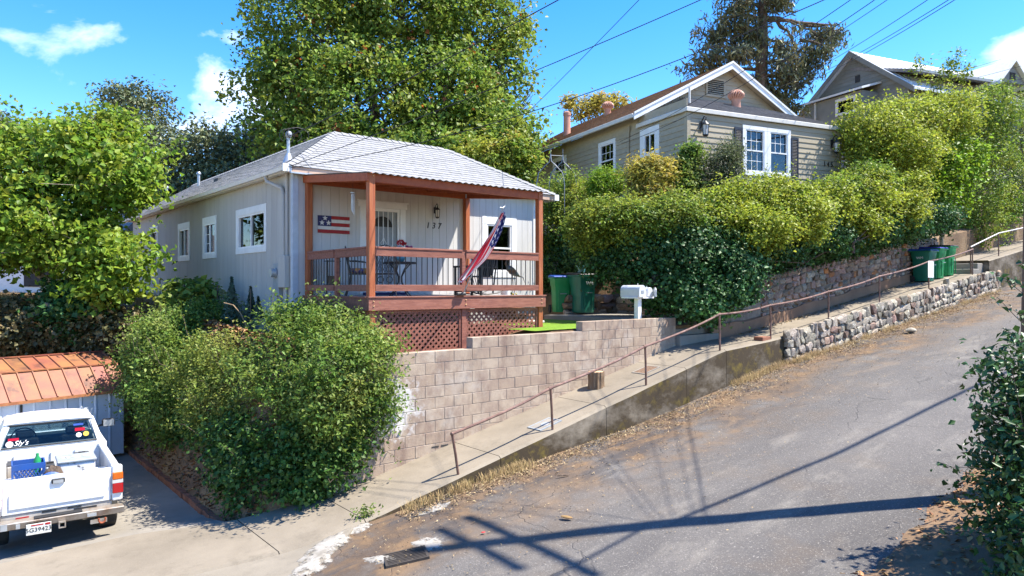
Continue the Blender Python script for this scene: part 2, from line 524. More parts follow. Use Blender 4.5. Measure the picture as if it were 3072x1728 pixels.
# ------------------------------------------------------------------ frames and mesh helpers
class Frame:
    def __init__(s, x, y, yaw):
        s.x, s.y, s.yaw = x, y, yaw
        s.c, s.s = math.cos(yaw), math.sin(yaw)

    def w(s, p):
        return Vector((s.x + p[0] * s.c - p[1] * s.s, s.y + p[0] * s.s + p[1] * s.c, p[2]))

    def l(s, p):
        dx, dy = p[0] - s.x, p[1] - s.y
        return Vector((dx * s.c + dy * s.s, -dx * s.s + dy * s.c, p[2]))


WORLD = Frame(0, 0, 0)
ST = Frame(-2.588, 13.0, math.atan2(0.637, 0.771))      # street frame: x along the street uphill, y away from the street


def at(px, py, d):
    """World point seen at a photograph pixel, at depth d metres."""
    return Vector(((px - CX) / F_PX * d, d, (HY - py) / F_PX * d))


def sat(px, py, d):
    return ST.l(at(px, py, d))


class MB:
    def __init__(s):
        s.v, s.f = [], []

    def add(s, vs, fs):
        o = len(s.v)
        s.v += [tuple(p) for p in vs]
        s.f += [tuple(i + o for i in f) for f in fs]
        return s

    def box(s, x0, x1, y0, y1, z0, z1, m=None):
        vs = [Vector((x, y, z)) for z in (z0, z1) for y in (y0, y1) for x in (x0, x1)]
        if m is not None:
            vs = [m @ p for p in vs]
        return s.add(vs, [(0, 2, 3, 1), (4, 5, 7, 6), (0, 1, 5, 4), (2, 6, 7, 3), (0, 4, 6, 2), (1, 3, 7, 5)])

    def hexa(s, p):
        """Box from 8 corners: bottom 4 (ccw) then top 4."""
        return s.add(p, [(3, 2, 1, 0), (4, 5, 6, 7), (0, 1, 5, 4), (1, 2, 6, 5), (2, 3, 7, 6), (3, 0, 4, 7)])

    def prism(s, poly, off):
        n = len(poly)
        off = Vector(off)
        vs = [Vector(p) for p in poly] + [Vector(p) + off for p in poly]
        fs = [tuple(range(n - 1, -1, -1)), tuple(range(n, 2 * n))]
        fs += [(i, (i + 1) % n, n + (i + 1) % n, n + i) for i in range(n)]
        return s.add(vs, fs)

    def tube(s, pts, r, seg=8, r2=None, cap=True, closed=False):
        pts = [Vector(p) for p in pts]
        n = len(pts)
        rs = r if isinstance(r, (list, tuple)) else [r + ((r2 if r2 is not None else r) - r) * i / max(1, n - 1) for i in range(n)]
        o = len(s.v)
        up = None
        for i, p in enumerate(pts):
            if closed:
                t = (pts[(i + 1) % n] - pts[i - 1]).normalized()
            else:
                t = (pts[min(i + 1, n - 1)] - pts[max(i - 1, 0)])
                t = t.normalized() if t.length > 1e-9 else Vector((0, 0, 1))
            if up is None:
                a = Vector((0, 0, 1)) if abs(t.z) < 0.9 else Vector((1, 0, 0))
                up = t.cross(a).normalized()
            else:
                up = (up - t * up.dot(t))
                up = up.normalized() if up.length > 1e-6 else t.orthogonal().normalized()
            w = t.cross(up)
            for k in range(seg):
                an = 2 * math.pi * k / seg
                s.v.append(tuple(p + (up * math.cos(an) + w * math.sin(an)) * rs[i]))
        m = n if closed else n - 1
        for i in range(m):
            for k in range(seg):
                a = o + i * seg + k
                b = o + i * seg + (k + 1) % seg
                c = o + ((i + 1) % n) * seg + (k + 1) % seg
                d = o + ((i + 1) % n) * seg + k
                s.f.append((a, b, c, d))
        if cap and not closed:
            s.f.append(tuple(o + k for k in range(seg - 1, -1, -1)))
            s.f.append(tuple(o + (n - 1) * seg + k for k in range(seg)))
        return s

    def lathe(s, prof, c=(0, 0, 0), seg=16, cap=True, sx=1.0, sy=1.0):
        o = len(s.v)
        for r, z in prof:
            for k in range(seg):
                a = 2 * math.pi * k / seg
                s.v.append((c[0] + r * sx * math.cos(a), c[1] + r * sy * math.sin(a), c[2] + z))
        for i in range(len(prof) - 1):
            for k in range(seg):
                s.f.append((o + i * seg + k, o + i * seg + (k + 1) % seg, o + (i + 1) * seg + (k + 1) % seg, o + (i + 1) * seg + k))
        if cap:
            s.f.append(tuple(o + k for k in range(seg - 1, -1, -1)))
            s.f.append(tuple(o + (len(prof) - 1) * seg + k for k in range(seg)))
        return s

    def ball(s, c, r, seg=10, rings=7, rz=None):
        rz = rz or r
        prof = [(max(1e-4, r * math.sin(math.pi * i / rings)), -rz * math.cos(math.pi * i / rings)) for i in range(rings + 1)]
        return s.lathe(prof, c, seg, cap=False)

    def grid(s, fn, us, vs):
        o = len(s.v)
        for v in vs:
            for u in us:
                s.v.append(tuple(fn(u, v)))
        nu = len(us)
        for j in range(len(vs) - 1):
            for i in range(nu - 1):
                a = o + j * nu + i
                s.f.append((a, a + 1, a + nu + 1, a + nu))
        return s

    def mesh(s, name, off=(0, 0, 0), smooth=False):
        me = bpy.data.meshes.new(name)
        ox, oy, oz = off
        me.from_pydata([(x - ox, y - oy, z - oz) for x, y, z in s.v], [], s.f)
        if smooth:
            me.polygons.foreach_set('use_smooth', [True] * len(me.polygons))
            try:
                me.set_sharp_from_angle(angle=R(40))
            except Exception:
                pass
        me.update()
        return me


def bev(o, w=0.006, seg=1):
    m = o.modifiers.new('bevel', 'BEVEL')
    m.width = w
    m.segments = seg
    m.limit_method = 'ANGLE'
    m.angle_limit = R(50)
    return o


def setp(o, label=None, cat=None, group=None, kind=None):
    if label:
        o['label'] = label
    if cat:
        o['category'] = cat
    if group:
        o['group'] = group
    if kind:
        o['kind'] = kind
    return o


class Th:
    """A thing: an Empty at its base; parts are given in the coordinates of its frame."""

    def __init__(s, name, label, cat, fr=WORLD, base=(0, 0, 0), rot=0.0, group=None, kind=None):
        s.fr, s.base = fr, tuple(base)
        s.e = bpy.data.objects.new(name, None)
        s.e.empty_display_size = 0.2
        s.e.location = fr.w(base)
        s.e.rotation_euler = (0, 0, fr.yaw + rot)
        COL.objects.link(s.e)
        setp(s.e, label, cat, group, kind)

    def part(s, name, mb, mat, parent=None, label=None, kind=None, smooth=False, bevel=0):
        me = mb.mesh(name, s.base, smooth) if isinstance(mb, MB) else mb
        o = bpy.data.objects.new(name, me)
        me.materials.append(M[mat]) if not me.materials else None
        COL.objects.link(o)
        o.parent = parent or s.e
        setp(o, label, None, None, kind)
        if bevel:
            bev(o, bevel)
        return o

    def piece(s, name, me, loc, rot=(0, 0, 0), scale=(1, 1, 1), parent=None):
        o = bpy.data.objects.new(name, me)
        COL.objects.link(o)
        o.parent = parent or s.e
        o.location = (loc[0] - s.base[0], loc[1] - s.base[1], loc[2] - s.base[2])
        o.rotation_euler = rot
        o.scale = scale
        return o


def single(name, mb, mat, label, cat, fr=WORLD, base=(0, 0, 0), group=None, kind=None, smooth=False, bevel=0):
    me = mb.mesh(name, base, smooth)
    me.materials.append(M[mat])
    o = bpy.data.objects.new(name, me)
    o.location = fr.w(base)
    o.rotation_euler = (0, 0, fr.yaw)
    COL.objects.link(o)
    setp(o, label, cat, group, kind)
    if bevel:
        bev(o, bevel)
    return o


def struct(name, mb, mat, fr=ST, smooth=False, kind='structure', label=None):
    me = mb.mesh(name, (0, 0, 0), smooth)
    me.materials.append(M[mat])
    o = bpy.data.objects.new(name, me)
    o.location = fr.w((0, 0, 0))
    o.rotation_euler = (0, 0, fr.yaw)
    COL.objects.link(o)
    setp(o, label, None, None, kind)
    return o


def copy_tree(o, parent=None):
    c = o.copy()
    COL.objects.link(c)
    if parent is not None:
        c.parent = parent
    for ch in list(o.children):
        copy_tree(ch, c)
    return c


def lerp_tab(tab, x):
    if x <= tab[0][0]:
        (a, b), (c, d) = tab[0], tab[1]
    elif x >= tab[-1][0]:
        (a, b), (c, d) = tab[-2], tab[-1]
    else:
        for i in range(len(tab) - 1):
            if tab[i][0] <= x <= tab[i + 1][0]:
                (a, b), (c, d) = tab[i], tab[i + 1]
                break
    return b + (d - b) * (x - a) / (c - a)


def frange(a, b, st):
    n = max(1, int(round((b - a) / st)))
    return [a + (b - a) * i / n for i in range(n + 1)]


def text_mesh(txt, size, ext=0.005, align='CENTER', shear=0.0):
    cu = bpy.data.curves.new('text', 'FONT')
    cu.body = txt
    cu.size = size
    cu.extrude = ext
    cu.align_x = align
    cu.align_y = 'CENTER'
    cu.shear = shear
    cu.resolution_u = 3
    ob = bpy.data.objects.new('text', cu)
    COL.objects.link(ob)
    dg = bpy.context.evaluated_depsgraph_get()
    me = bpy.data.meshes.new_from_object(ob.evaluated_get(dg))
    bpy.data.objects.remove(ob)
    bpy.data.curves.remove(cu)
    me.materials.clear()
    return me


def clip_poly(poly, clip):
    """Sutherland-Hodgman, convex ccw clip polygon, 2D."""
    out = list(poly)
    n = len(clip)
    for i in range(n):
        a, b = clip[i], clip[(i + 1) % n]
        inp, out = out, []
        if not inp:
            return []

        def side(p):
            return (b[0] - a[0]) * (p[1] - a[1]) - (b[1] - a[1]) * (p[0] - a[0])
        for j in range(len(inp)):
            p, q = inp[j], inp[(j + 1) % len(inp)]
            sp, sq = side(p), side(q)
            if sp >= 0:
                out.append(p)
            if sp * sq < 0:
                t = sp / (sp - sq)
                out.append((p[0] + (q[0] - p[0]) * t, p[1] + (q[1] - p[1]) * t))
    return out


def area2(p):
    return 0.5 * sum(p[i][0] * p[(i + 1) % len(p)][1] - p[(i + 1) % len(p)][0] * p[i][1] for i in range(len(p)))


def shingles(O, X, Y, poly, expo, wid, thick=0.02, gap=0.006, seed=1):
    """Shingle tabs laid on the plane O + xX + yY inside a convex ccw polygon; returns one MB for each tab."""
    rnd = random.Random(seed)
    O, X, Y = Vector(O), Vector(X).normalized(), Vector(Y).normalized()
    Nn = X.cross(Y).normalized()
    x0, x1 = min(p[0] for p in poly), max(p[0] for p in poly)
    y0, y1 = min(p[1] for p in poly), max(p[1] for p in poly)
    res = []
    y = y0
    row = 0
    while y < y1 - 1e-4:
        xo = x0 - wid * (row % 2) * 0.5 - rnd.random() * 0.08
        x = xo
        while x < x1:
            w = wid * (0.9 + 0.2 * rnd.random())
            c = clip_poly([(x + gap / 2, y), (x + w - gap / 2, y), (x + w - gap / 2, y + expo * 1.02), (x + gap / 2, y + expo * 1.02)], poly)
            x += w
            if len(c) < 3 or area2(c) < 0.0004:
                continue
            mb = MB()
            lift = rnd.random() * 0.004
            bot = [O + X * p[0] + Y * p[1] - Nn * 0.004 for p in c]
            top = [O + X * p[0] + Y * p[1] + Nn * (thick + lift - (thick - 0.003) * min(1, max(0, (p[1] - y) / expo))) for p in c]
            n = len(c)
            mb.add(bot + top, [tuple(range(n - 1, -1, -1)), tuple(range(n, 2 * n))] + [(i, (i + 1) % n, n + (i + 1) % n, n + i) for i in range(n)])
            res.append((area2(c), mb))
        y += expo
        row += 1
    return res


def wall_cells(a0, a1, z0, z1, ops):
    """Rectangles that tile a wall rectangle around its openings."""
    xs = sorted({a0, a1, *[min(max(v, a0), a1) for o in ops for v in o[:2]]})
    zs = sorted({z0, z1, *[min(max(v, z0), z1) for o in ops for v in o[2:4]]})
    out = []
    for i in range(len(xs) - 1):
        run = None
        for j in range(len(zs) - 1):
            cx, cz = (xs[i] + xs[i + 1]) / 2, (zs[j] + zs[j + 1]) / 2
            hole = any(o[0] < cx < o[1] and o[2] < cz < o[3] for o in ops)
            if hole:
                if run:
                    out.append(run)
                run = None
            else:
                run = (xs[i], xs[i + 1], run[2] if run else zs[j], zs[j + 1])
        if run:
            out.append(run)
    return out


# ------------------------------------------------------------------ foliage
RNG = np.random.default_rng(5)


def unit(a):
    return a / np.maximum(1e-9, np.linalg.norm(a, axis=1, keepdims=True))


def leaf_mesh(name, P, Nn, L, W, mat, mats2=None, frac2=0.0, droop=0.0):
    n = len(P)
    r = RNG.normal(size=(n, 3))
    t = unit(np.cross(Nn, r))
    if droop:
        t = unit(t + np.array([0, 0, -droop]))
    b = unit(np.cross(Nn, t))
    k_ = 0.45 + 1.0 * RNG.random(n)
    Lr = (L * k_)[:, None]
    Wr = (W * k_ * (0.8 + 0.4 * RNG.random(n)))[:, None]
    V = np.empty((n, 4, 3), np.float32)
    V[:, 0] = P - t * Lr * 0.5
    V[:, 1] = P + b * Wr * 0.5 + Nn * Wr * 0.18 + t * Lr * 0.04
    V[:, 2] = P + t * Lr * 0.5 - Nn * Lr * 0.12
    V[:, 3] = P - b * Wr * 0.5 + Nn * Wr * 0.18 + t * Lr * 0.04
    me = bpy.data.meshes.new(name)
    me.vertices.add(n * 4)
    me.vertices.foreach_set('co', V.reshape(-1))
    me.loops.add(n * 6)
    base = (np.arange(n) * 4)[:, None]
    idx = (base + np.array([[0, 2, 1, 0, 3, 2]])).astype(np.int32)
    me.loops.foreach_set('vertex_index', idx.reshape(-1))
    me.polygons.add(n * 2)
    me.polygons.foreach_set('loop_start', (np.arange(n * 2) * 3).astype(np.int32))
    me.polygons.foreach_set('loop_total', np.full(n * 2, 3, np.int32))
    me.materials.append(M[mat])
    if mats2:
        me.materials.append(M[mats2])
        # second colour sits in a few whole twigs, not on single leaves
        cells = np.floor(P * 2.2).astype(np.int64)
        h = (cells[:, 0] * 73856093 ^ cells[:, 1] * 19349663 ^ cells[:, 2] * 83492791) % 1000
        mi = (((h < frac2 * 1400) & (RNG.random(n) < 0.55)) | (RNG.random(n) < frac2 * 0.25)).astype(np.int32)
        me.polygons.foreach_set('material_index', np.repeat(mi, 2))
    me.update(calc_edges=True)
    return me


def crown_points(ells, nclump, per, crad, shell=(0.7, 1.02), flat=0.7, up=0.8, out=0.45, rnd=0.65, rough=0.22, core=0.55, zmin=None, inner=0.15):
    """Leaf points in clumps spread over the shells of a union of ellipsoids."""
    E = [(np.array(c, float), np.array(r if hasattr(r, '__len__') else (r, r, r), float)) for c, r in ells]
    wts = np.array([(r[0] * r[1] + r[1] * r[2] + r[0] * r[2]) for _, r in E])
    wts /= wts.sum()
    Ps, Ns = [], []
    tries = 0
    got = 0
    while got < nclump and tries < nclump * 6:
        tries += 1
        i = RNG.choice(len(E), p=wts)
        c, r = E[i]
        d = RNG.normal(size=3)
        d /= np.linalg.norm(d)
        f = shell[0] + (shell[1] - shell[0]) * math.sqrt(RNG.random())
        if RNG.random() < inner:
            f *= 0.75
        nzv = noise.noise(Vector(d * 1.9 + c * 0.7)) + 0.5 * noise.noise(Vector(d * 4.5 + c))
        f *= 1 + rough * nzv * 1.6
        p = c + r * d * f
        if zmin is not None and p[2] < zmin:
            continue
        inside = False
        for j, (c2, r2) in enumerate(E):
            if j != i and (((p - c2) / r2) ** 2).sum() < core * core:
                inside = True
                break
        if inside:
            continue
        k = max(3, int(per * (0.5 + RNG.random())))
        q = RNG.normal(size=(k, 3)) * np.array([1, 1, flat]) * crad * (0.6 + 0.8 * RNG.random()) * 0.62
        dn = d / r
        dn /= np.linalg.norm(dn)
        nn = dn * out + np.array([0, 0, up]) + RNG.normal(size=(k, 3)) * rnd
        Ps.append(p + q)
        Ns.append(nn)
        got += 1
    return np.concatenate(Ps), unit(np.concatenate(Ns))


def branch_path(a, b, rnd, wob=0.12, n=5, sag=0.0):
    a, b = Vector(a), Vector(b)
    L = (b - a).length
    pts = []
    for i in range(n + 1):
        t = i / n
        p = a.lerp(b, t)
        if 0 < i < n:
            p += Vector((rnd.uniform(-1, 1), rnd.uniform(-1, 1), rnd.uniform(-0.6, 0.6))) * L * wob * 0.5
        p.z += math.sin(math.pi * t) * sag
        pts.append(p)
    return pts


def tree(name, label, cat, base, ells, mat, nclump, per, crad, L, Wd, trunk=None, trunk_r=0.2, fork=None, bark='bark', group=None,
         mats2=None, frac2=0.0, seed=1, limbs=True, twigs=14, droop=0.0, part_name='crown', shoots=0, shoot_len=0.4, **kw):
    """Tree or shrub: tapered trunk with limbs to each mass of the crown, leaves in clumps. World coordinates."""
    rnd = random.Random(seed)
    t = Th(name, label, cat, WORLD, base, group=group)
    P, Nn = crown_points(ells, nclump, per, crad, **kw)
    stems = []
    if shoots:
        # stray shoots that break the outline
        up_idx = np.where(Nn[:, 2] > 0.1)[0]
        ctr = np.mean([np.array(c) for c, _ in ells], axis=0)
        for i in RNG.choice(up_idx, size=shoots):
            p0 = P[i]
            o_ = p0 - ctr
            o_ /= np.linalg.norm(o_) + 1e-6
            d_ = o_ * 0.7 + np.array([0, 0, 0.75]) + RNG.normal(size=3) * 0.35
            d_ /= np.linalg.norm(d_)
            ln = shoot_len * (0.4 + 0.9 * RNG.random())
            p1 = p0 + d_ * ln
            p2 = p1 + (d_ + np.array([0, 0, -0.5])) * ln * 0.35
            cn_ = min(ells, key=lambda e: sum((e[0][q] - p0[q]) ** 2 for q in range(3)))[0]
            stems.append((cn_, p0 - d_ * 0.1, p1, p2))
            k = int(9 + 8 * RNG.random())
            f_ = RNG.random(k)[:, None]
            q = np.where(f_ < 0.7, p0 + (p1 - p0) * f_ / 0.7, p1 + (p2 - p1) * (f_ - 0.7) / 0.3) + RNG.normal(size=(k, 3)) * L * 0.45
            P = np.concatenate([P, q])
            Nn = np.concatenate([Nn, unit(RNG.normal(size=(k, 3)) * 0.7 + np.array([0, 0, 0.7]))])
    P = P - np.array(base)
    t.part(part_name, leaf_mesh(part_name, P, Nn, L, Wd, mat, mats2, frac2, droop), mat)
    if limbs:
        mb = MB()
        fk = Vector(fork) if fork is not None else Vector(base) + Vector((0, 0, 0.3))
        mb.tube(branch_path(base, fk, rnd, 0.08, 4), trunk_r, 8, trunk_r * 0.7)
        for c, r in ells:
            c = Vector(c)
            r0 = trunk_r * 0.42
            mb.tube(branch_path(fk, c, rnd, 0.12, 5), r0, 6, r0 * 0.35)
            rr = r if hasattr(r, '__len__') else (r, r, r)
            for _ in range(max(2, twigs // len(ells))):
                d = Vector((rnd.gauss(0, 1), rnd.gauss(0, 1), rnd.gauss(0.3, 1))).normalized()
                e = c + Vector((d.x * rr[0], d.y * rr[1], d.z * rr[2])) * 0.85
                mb.tube(branch_path(c, e, rnd, 0.15, 3), r0 * 0.3, 5, r0 * 0.08)
        for st_ in stems:
            mb.tube([Vector(x) for x in st_], 0.007, 4, 0.002)
        t.part('trunk', mb, bark, smooth=True)
    return t

# ------------------------------------------------------------------ ground heights (street frame)
ZS = [(-20, -4.35), (-8, -4.02), (-5.5, -3.84), (-3.9, -3.72), (-2.69, -3.58), (-1.4, -3.34), (0, -3.04), (7.4, -1.41), (9.5, -1.27), (12.3, -0.96), (15.4, -0.54),
      (19.2, -0.02), (23.4, 0.47)]
ZS2 = [(24.5, 0.98), (40, 3.0), (120, 9.0)]
ZR = [(-60, -5.6), (-20, -4.5), (-6, -3.98), (-4, -3.80), (-1.7, -3.42), (0.9, -3.10), (4.6, -2.68), (9.8, -1.87), (20.85, -0.62), (26, -0.05), (40, 1.5), (120, 8)]


def zS(u):
    return lerp_tab(ZS, u) if u < 23.95 else lerp_tab(ZS2, u)


def zR(u, v=-3.0):
    c = -0.012 * (v + 5.4) ** 2 * 0.35 + 0.03
    return lerp_tab(ZR, u) + c


def zD(u):
    return max(-4.3, -3.82 + 0.07 * (u + 2.69))


def on_surface(px, py, fn, d0=8.0):
    d = d0
    for _ in range(60):
        p = ST.l(at(px, py, d))
        zt = fn(p.x, p.y)
        dn = zt * F_PX / (HY - py)
        d = d * 0.5 + dn * 0.5
    p = ST.l(at(px, py, d))
    return p.x, p.y, fn(p.x, p.y)


def sm(a, b, x):
    t = min(1, max(0, (x - a) / (b - a)))
    return t * t * (3 - 2 * t)


def HT(u, v):
    hd = zD(u) - 0.07
    hu = -0.95 + 0.035 * min(max(v, 0), 16)
    t = max(sm(-2.75, -1.45, u) * sm(-1.25, 0.1, v) * (1 - 0.12 * sm(-1.6, -1.0, u)), sm(8.9, 11.6, v))
    h = hd + (hu - hd) * t
    if u > -0.6:
        yd = -1.36 + 0.43 * sm(2.9, 3.4, u)
        h = h + (yd - h) * sm(-0.6, -0.2, u) * (1 - sm(3, 6, v))
    hill = lerp_tab(ZS if u < 23.95 else ZS2, u) + 1.0 + 1.1 * sm(-1.0, 3.0, v)
    t3 = sm(9.0, 10.6, u)
    h = h + (hill - h) * t3
    if v > 18:
        h += (v - 18) * 0.02
    h += 0.05 * noise.noise(Vector((u * 0.8, v * 0.8, 0)))
    return h


us = frange(-90, -9, 4) + frange(-8.6, 12, 0.35) + frange(13, 40, 1.0) + frange(44, 150, 8)
vs = [-1.01] + frange(-1.0, 14, 0.35) + frange(15, 40, 2) + frange(46, 260, 12)
struct('terrain', MB().grid(lambda u, v: (u, v, HT(u, v) - (1.6 if v < -1.005 else 0)), us, vs), 'soil', smooth=True)


def bank(u, v):
    w = -8.02 + 0.28 * noise.noise(Vector((u * 0.9, 3.0, 0))) + 0.10 * noise.noise(Vector((u * 3.1, 9.0, 0)))
    vv = v if v < -9.2 else w + (v + 8.3)
    e = zR(u, -8.3)
    s = -8.3 - v
    return (u, vv, e - 0.06 + 0.10 * sm(-0.15, 0.35, s) + 0.10 * sm(0.3, 3, s) + 0.06 * noise.noise(Vector((u * 1.5, v * 1.5, 4))) * sm(0, 0.5, s))


us = frange(-90, -10, 6) + frange(-9, 20, 0.25) + frange(22, 150, 6)
vs = [-260, -120, -60, -30, -20] + frange(-16, -9.25, 0.5) + frange(-9.1, -8.1, 0.13)
struct('ground_bank', MB().grid(bank, us, vs), 'soil', smooth=True)

us = frange(-90, -9, 3) + frange(-8.8, 30, 0.3) + frange(31, 150, 4)
vs = frange(-8.75, -2.45, 0.3)
struct('road', MB().grid(lambda u, v: (u, v, zR(u, v) + 0.018 * noise.noise(Vector((u * 0.7, v * 1.6, 2)))), us, vs), 'asphalt', smooth=True)

# sidewalk with its retaining kerb: stations of back edge and front edge
BK = [(-20, 1.4), (-8, 0.7), (-5.5, 0.30), (-3.9, 0.03), (-2.69, -0.72), (-1.4, -1.17), (60, -1.17)]
FT = [(-20, -0.9), (-8, -1.4), (-4.96, -1.74), (-3.67, -1.99), (-2.39, -2.42), (-1.3, -2.5), (60, -2.5)]


def walk_slab(ulist, zf, name, drop):
    mb = MB()
    prev = None
    for u in ulist:
        z = zf(u)
        vb, vf = lerp_tab(BK, u), lerp_tab(FT, u)
        wv = 0.02 * noise.noise(Vector((u * 1.3, 0, 5))) if u > -1.5 else 0
        row = [(u, vb + 0.1, z - 0.5), (u, vb + 0.1, z + 0.012), (u, (vb + vf) / 2, z + 0.004), (u, vf + 0.05 + wv, z), (u, vf + wv, z - 0.035), (u, vf - 0.02 + wv * 2, min(z - 0.05, zR(u, -2.5) - drop))]
        o = len(mb.v)
        mb.v += row
        if prev is not None:
            for k in range(5):
                mb.f.append((prev + k, prev + k + 1, o + k + 1, o + k))
        else:
            mb.f.append(tuple(range(o + 5, o - 1, -1)))
        prev = o
    mb.f.append(tuple(range(prev, prev + 6)))
    return struct(name, mb, 'sidewalk', smooth=False)


cuts = [-20, -5.6, -2.62, -1.42, 1.05, 3.6, 6.05, 7.5, 10.0, 12.8, 15.5, 18.4, 21.0, 23.4]
for a, b in zip(cuts[:-1], cuts[1:]):
    walk_slab(frange(a + 0.006, b - 0.006, 0.3), zS, 'sidewalk', 0.25)
walk_slab(frange(24.62, 60, 0.6), zS, 'sidewalk', 0.25)
st = Th('concrete_steps', 'two worn concrete steps up the sidewalk beyond the bins with blue lids', 'steps', ST, (23.4, -1.9, 0.4))
for i in range(2):
    st.part('step', MB().box(23.41 + i * 0.6, 24.615 if i else 24.01, -2.35 + 0.05 * i, -1.1, 0.15, 0.66 + i * 0.22), 'walk_concrete', bevel=0.02)

# driveway and apron (sheets over the terrain)
mb = MB()
us_, vs_ = frange(-13, -2.72, 0.4), frange(0, 1, 0.05)
mb.grid(lambda u, t: (u, lerp_tab(BK, u) + 0.11 + t * (9.2 - lerp_tab(BK, u)), zD(u) * min(1, t * 8 + 0.0) + (zS(u) - 0.01) * (1 - min(1, t * 8))), us_, vs_)
struct('driveway', mb, 'drive_concrete', smooth=True)
mb = MB()
ap = [(-1.62, -2.53), (-2.05, -2.95), (-2.75, -3.38), (-3.5, -3.8), (-4.6, -4.35), (-7, -5.2), (-13, -5.6)]


def apf(u, t):
    vf = lerp_tab(FT, u) - 0.01
    vo = lerp_tab([(a, b) for a, b in reversed(ap)], u) + 0.06 * noise.noise(Vector((u * 4, 1, 1)))
    z0, z1 = zS(u) - 0.02, zR(u, vo) + 0.03
    return (u, vf + (vo - vf) * t, z0 + (z1 - z0) * min(1, t * 1.4) + (0.0 if t < 0.999 else -0.06))


mb.grid(apf, frange(-13, -1.66, 0.2), [0, 0.1, 0.25, 0.4, 0.55, 0.7, 0.85, 0.97, 1.0])
struct('driveway_apron', mb, 'apron_concrete', smooth=True)


def zA(u, v):
    vf = lerp_tab(FT, u) - 0.01
    vo = lerp_tab([(a, b) for a, b in reversed(ap)], u)
    t = (v - vf) / (vo - vf) if u < -1.66 else 2
    zr = zR(u, v) + 0.018 * noise.noise(Vector((u * 0.7, v * 1.6, 2)))
    if t >= 1.0 or t < 0:
        return zr
    z0, z1 = zS(u) - 0.02, zR(u, vo) + 0.03
    return max(zr, z0 + (z1 - z0) * min(1, t * 1.4))


def patch(name, cpx, rx, ry, rot, mat, fn, lift, seed, n=48):
    u0, v0, z0 = on_surface(*cpx, fn)
    rr = random.Random(seed)
    mb = MB()
    pts = []
    ph = rr.random() * 10
    for i in range(n):
        a = 2 * math.pi * i / n
        k = 1.1 + 0.4 * noise.noise(Vector((math.cos(a) * 1.5 + ph, math.sin(a) * 1.5, ph))) + 0.25 * noise.noise(Vector((math.cos(a) * 6 + ph, math.sin(a) * 6, ph)))
        x, y = rx * k * math.cos(a), ry * k * math.sin(a)
        pts.append((u0 + x * math.cos(rot) - y * math.sin(rot), v0 + x * math.sin(rot) + y * math.cos(rot)))
    mb.v = [(u0, v0, fn(u0, v0) + lift)] + [(a + (u0 - a) * 0.4, b + (v0 - b) * 0.4, fn(a + (u0 - a) * 0.4, b + (v0 - b) * 0.4) + lift) for a, b in pts] + [(a, b, fn(a, b) - 0.012) for a, b in pts]
    for i in range(n):
        j = (i + 1) % n
        mb.f.append((0, 1 + i, 1 + j))
        mb.f.append((1 + i, 1 + n + i, 1 + n + j, 1 + j))
    o = struct(name, mb, mat, smooth=True)
    fa = o.data.attributes.new('fade', 'FLOAT', 'POINT')
    fa.data.foreach_set('value', [1.0] + [0.8] * n + [0.0] * n)
    return o


zRb = lambda u, v: zR(u, v) + 0.022
zRf = lambda u, v: zR(u, v) + 0.018 * noise.noise(Vector((u * 0.7, v * 1.6, 2)))
patch('concrete_patch', (975, 1640), 0.62, 0.24, R(-143), 'pale_patch', zA, 0.014, 3)
patch('concrete_patch', (935, 1695), 0.45, 0.22, R(-140), 'pale_patch', zA, 0.014, 4)
patch('concrete_patch', (1282, 1632), 0.20, 0.30, R(10), 'pale_patch', zRf, 0.012, 6)
patch('concrete_patch', (1150, 1680), 0.34, 0.12, R(-60), 'pale_patch', zRf, 0.010, 8)
patch('asphalt_patch', (1060, 1590), 0.28, 0.16, R(10), 'pale_patch', zRf, 0.010, 9)
patch('asphalt_patch', (1300, 1528), 0.34, 0.13, R(5), 'pale_patch', zRf, 0.008, 12)
patch('asphalt_patch', (1585, 1355), 0.30, 0.10, R(5), 'pale_patch', zRf, 0.008, 13)

# storm drain
pmat('drain_iron', (0.075, 0.062, 0.052), (0.05, 0.042, 0.036), scale=9, rough=0.7, metallic=0.2)
u0, v0, z0 = on_surface(1218, 1671, zRf)
tilt = -0.12
dr = Th('drain_grate', 'dark iron storm drain grate set in pale concrete in the street', 'grate', ST, (u0, v0, z0))
sl_ = (zR(u0 + 0.5) - zR(u0 - 0.5))
mb = MB()
Mx = Matrix.Translation((u0, v0, z0)) @ Matrix.Rotation(R(-24), 4, 'Z') @ Matrix.Rotation(-math.atan(sl_) * 0.9, 4, 'Y')
for x0, x1, y0, y1 in ((-0.27, 0.27, -0.2, -0.17), (-0.27, 0.27, 0.17, 0.2), (-0.27, -0.24, -0.17, 0.17), (0.24, 0.27, -0.17, 0.17)):
    mb.box(x0, x1, y0, y1, -0.02, 0.022, Mx)
dr.part('frame', mb, 'drain_iron')
for i in range(7):
    y = -0.138 + i * 0.046
    dr.part('grate_bar', MB().box(-0.24, 0.24, y - 0.011, y + 0.011, -0.02, 0.020, Mx), 'drain_iron')
dr.part('pit', MB().box(-0.24, 0.24, -0.17, 0.17, -0.019, -0.012, Mx), 'interior_dark')

# ------------------------------------------------------------------ block wall
BH, BL, GAP = 0.2032, 0.4064, 0.009
TOPS = [(-1.40, 1.445, -1.135), (1.445, 4.29, -1.135 + BH), (4.29, 7.43, -1.135 + 2 * BH)]
bw = Th('block_wall', 'long stepped retaining wall of stained pinkish concrete blocks below the porch', 'wall', ST, (-1.4, -1.17, -3.4))
mcore = MB()


def wall_bottom(u):
    return zS(u) - 0.25


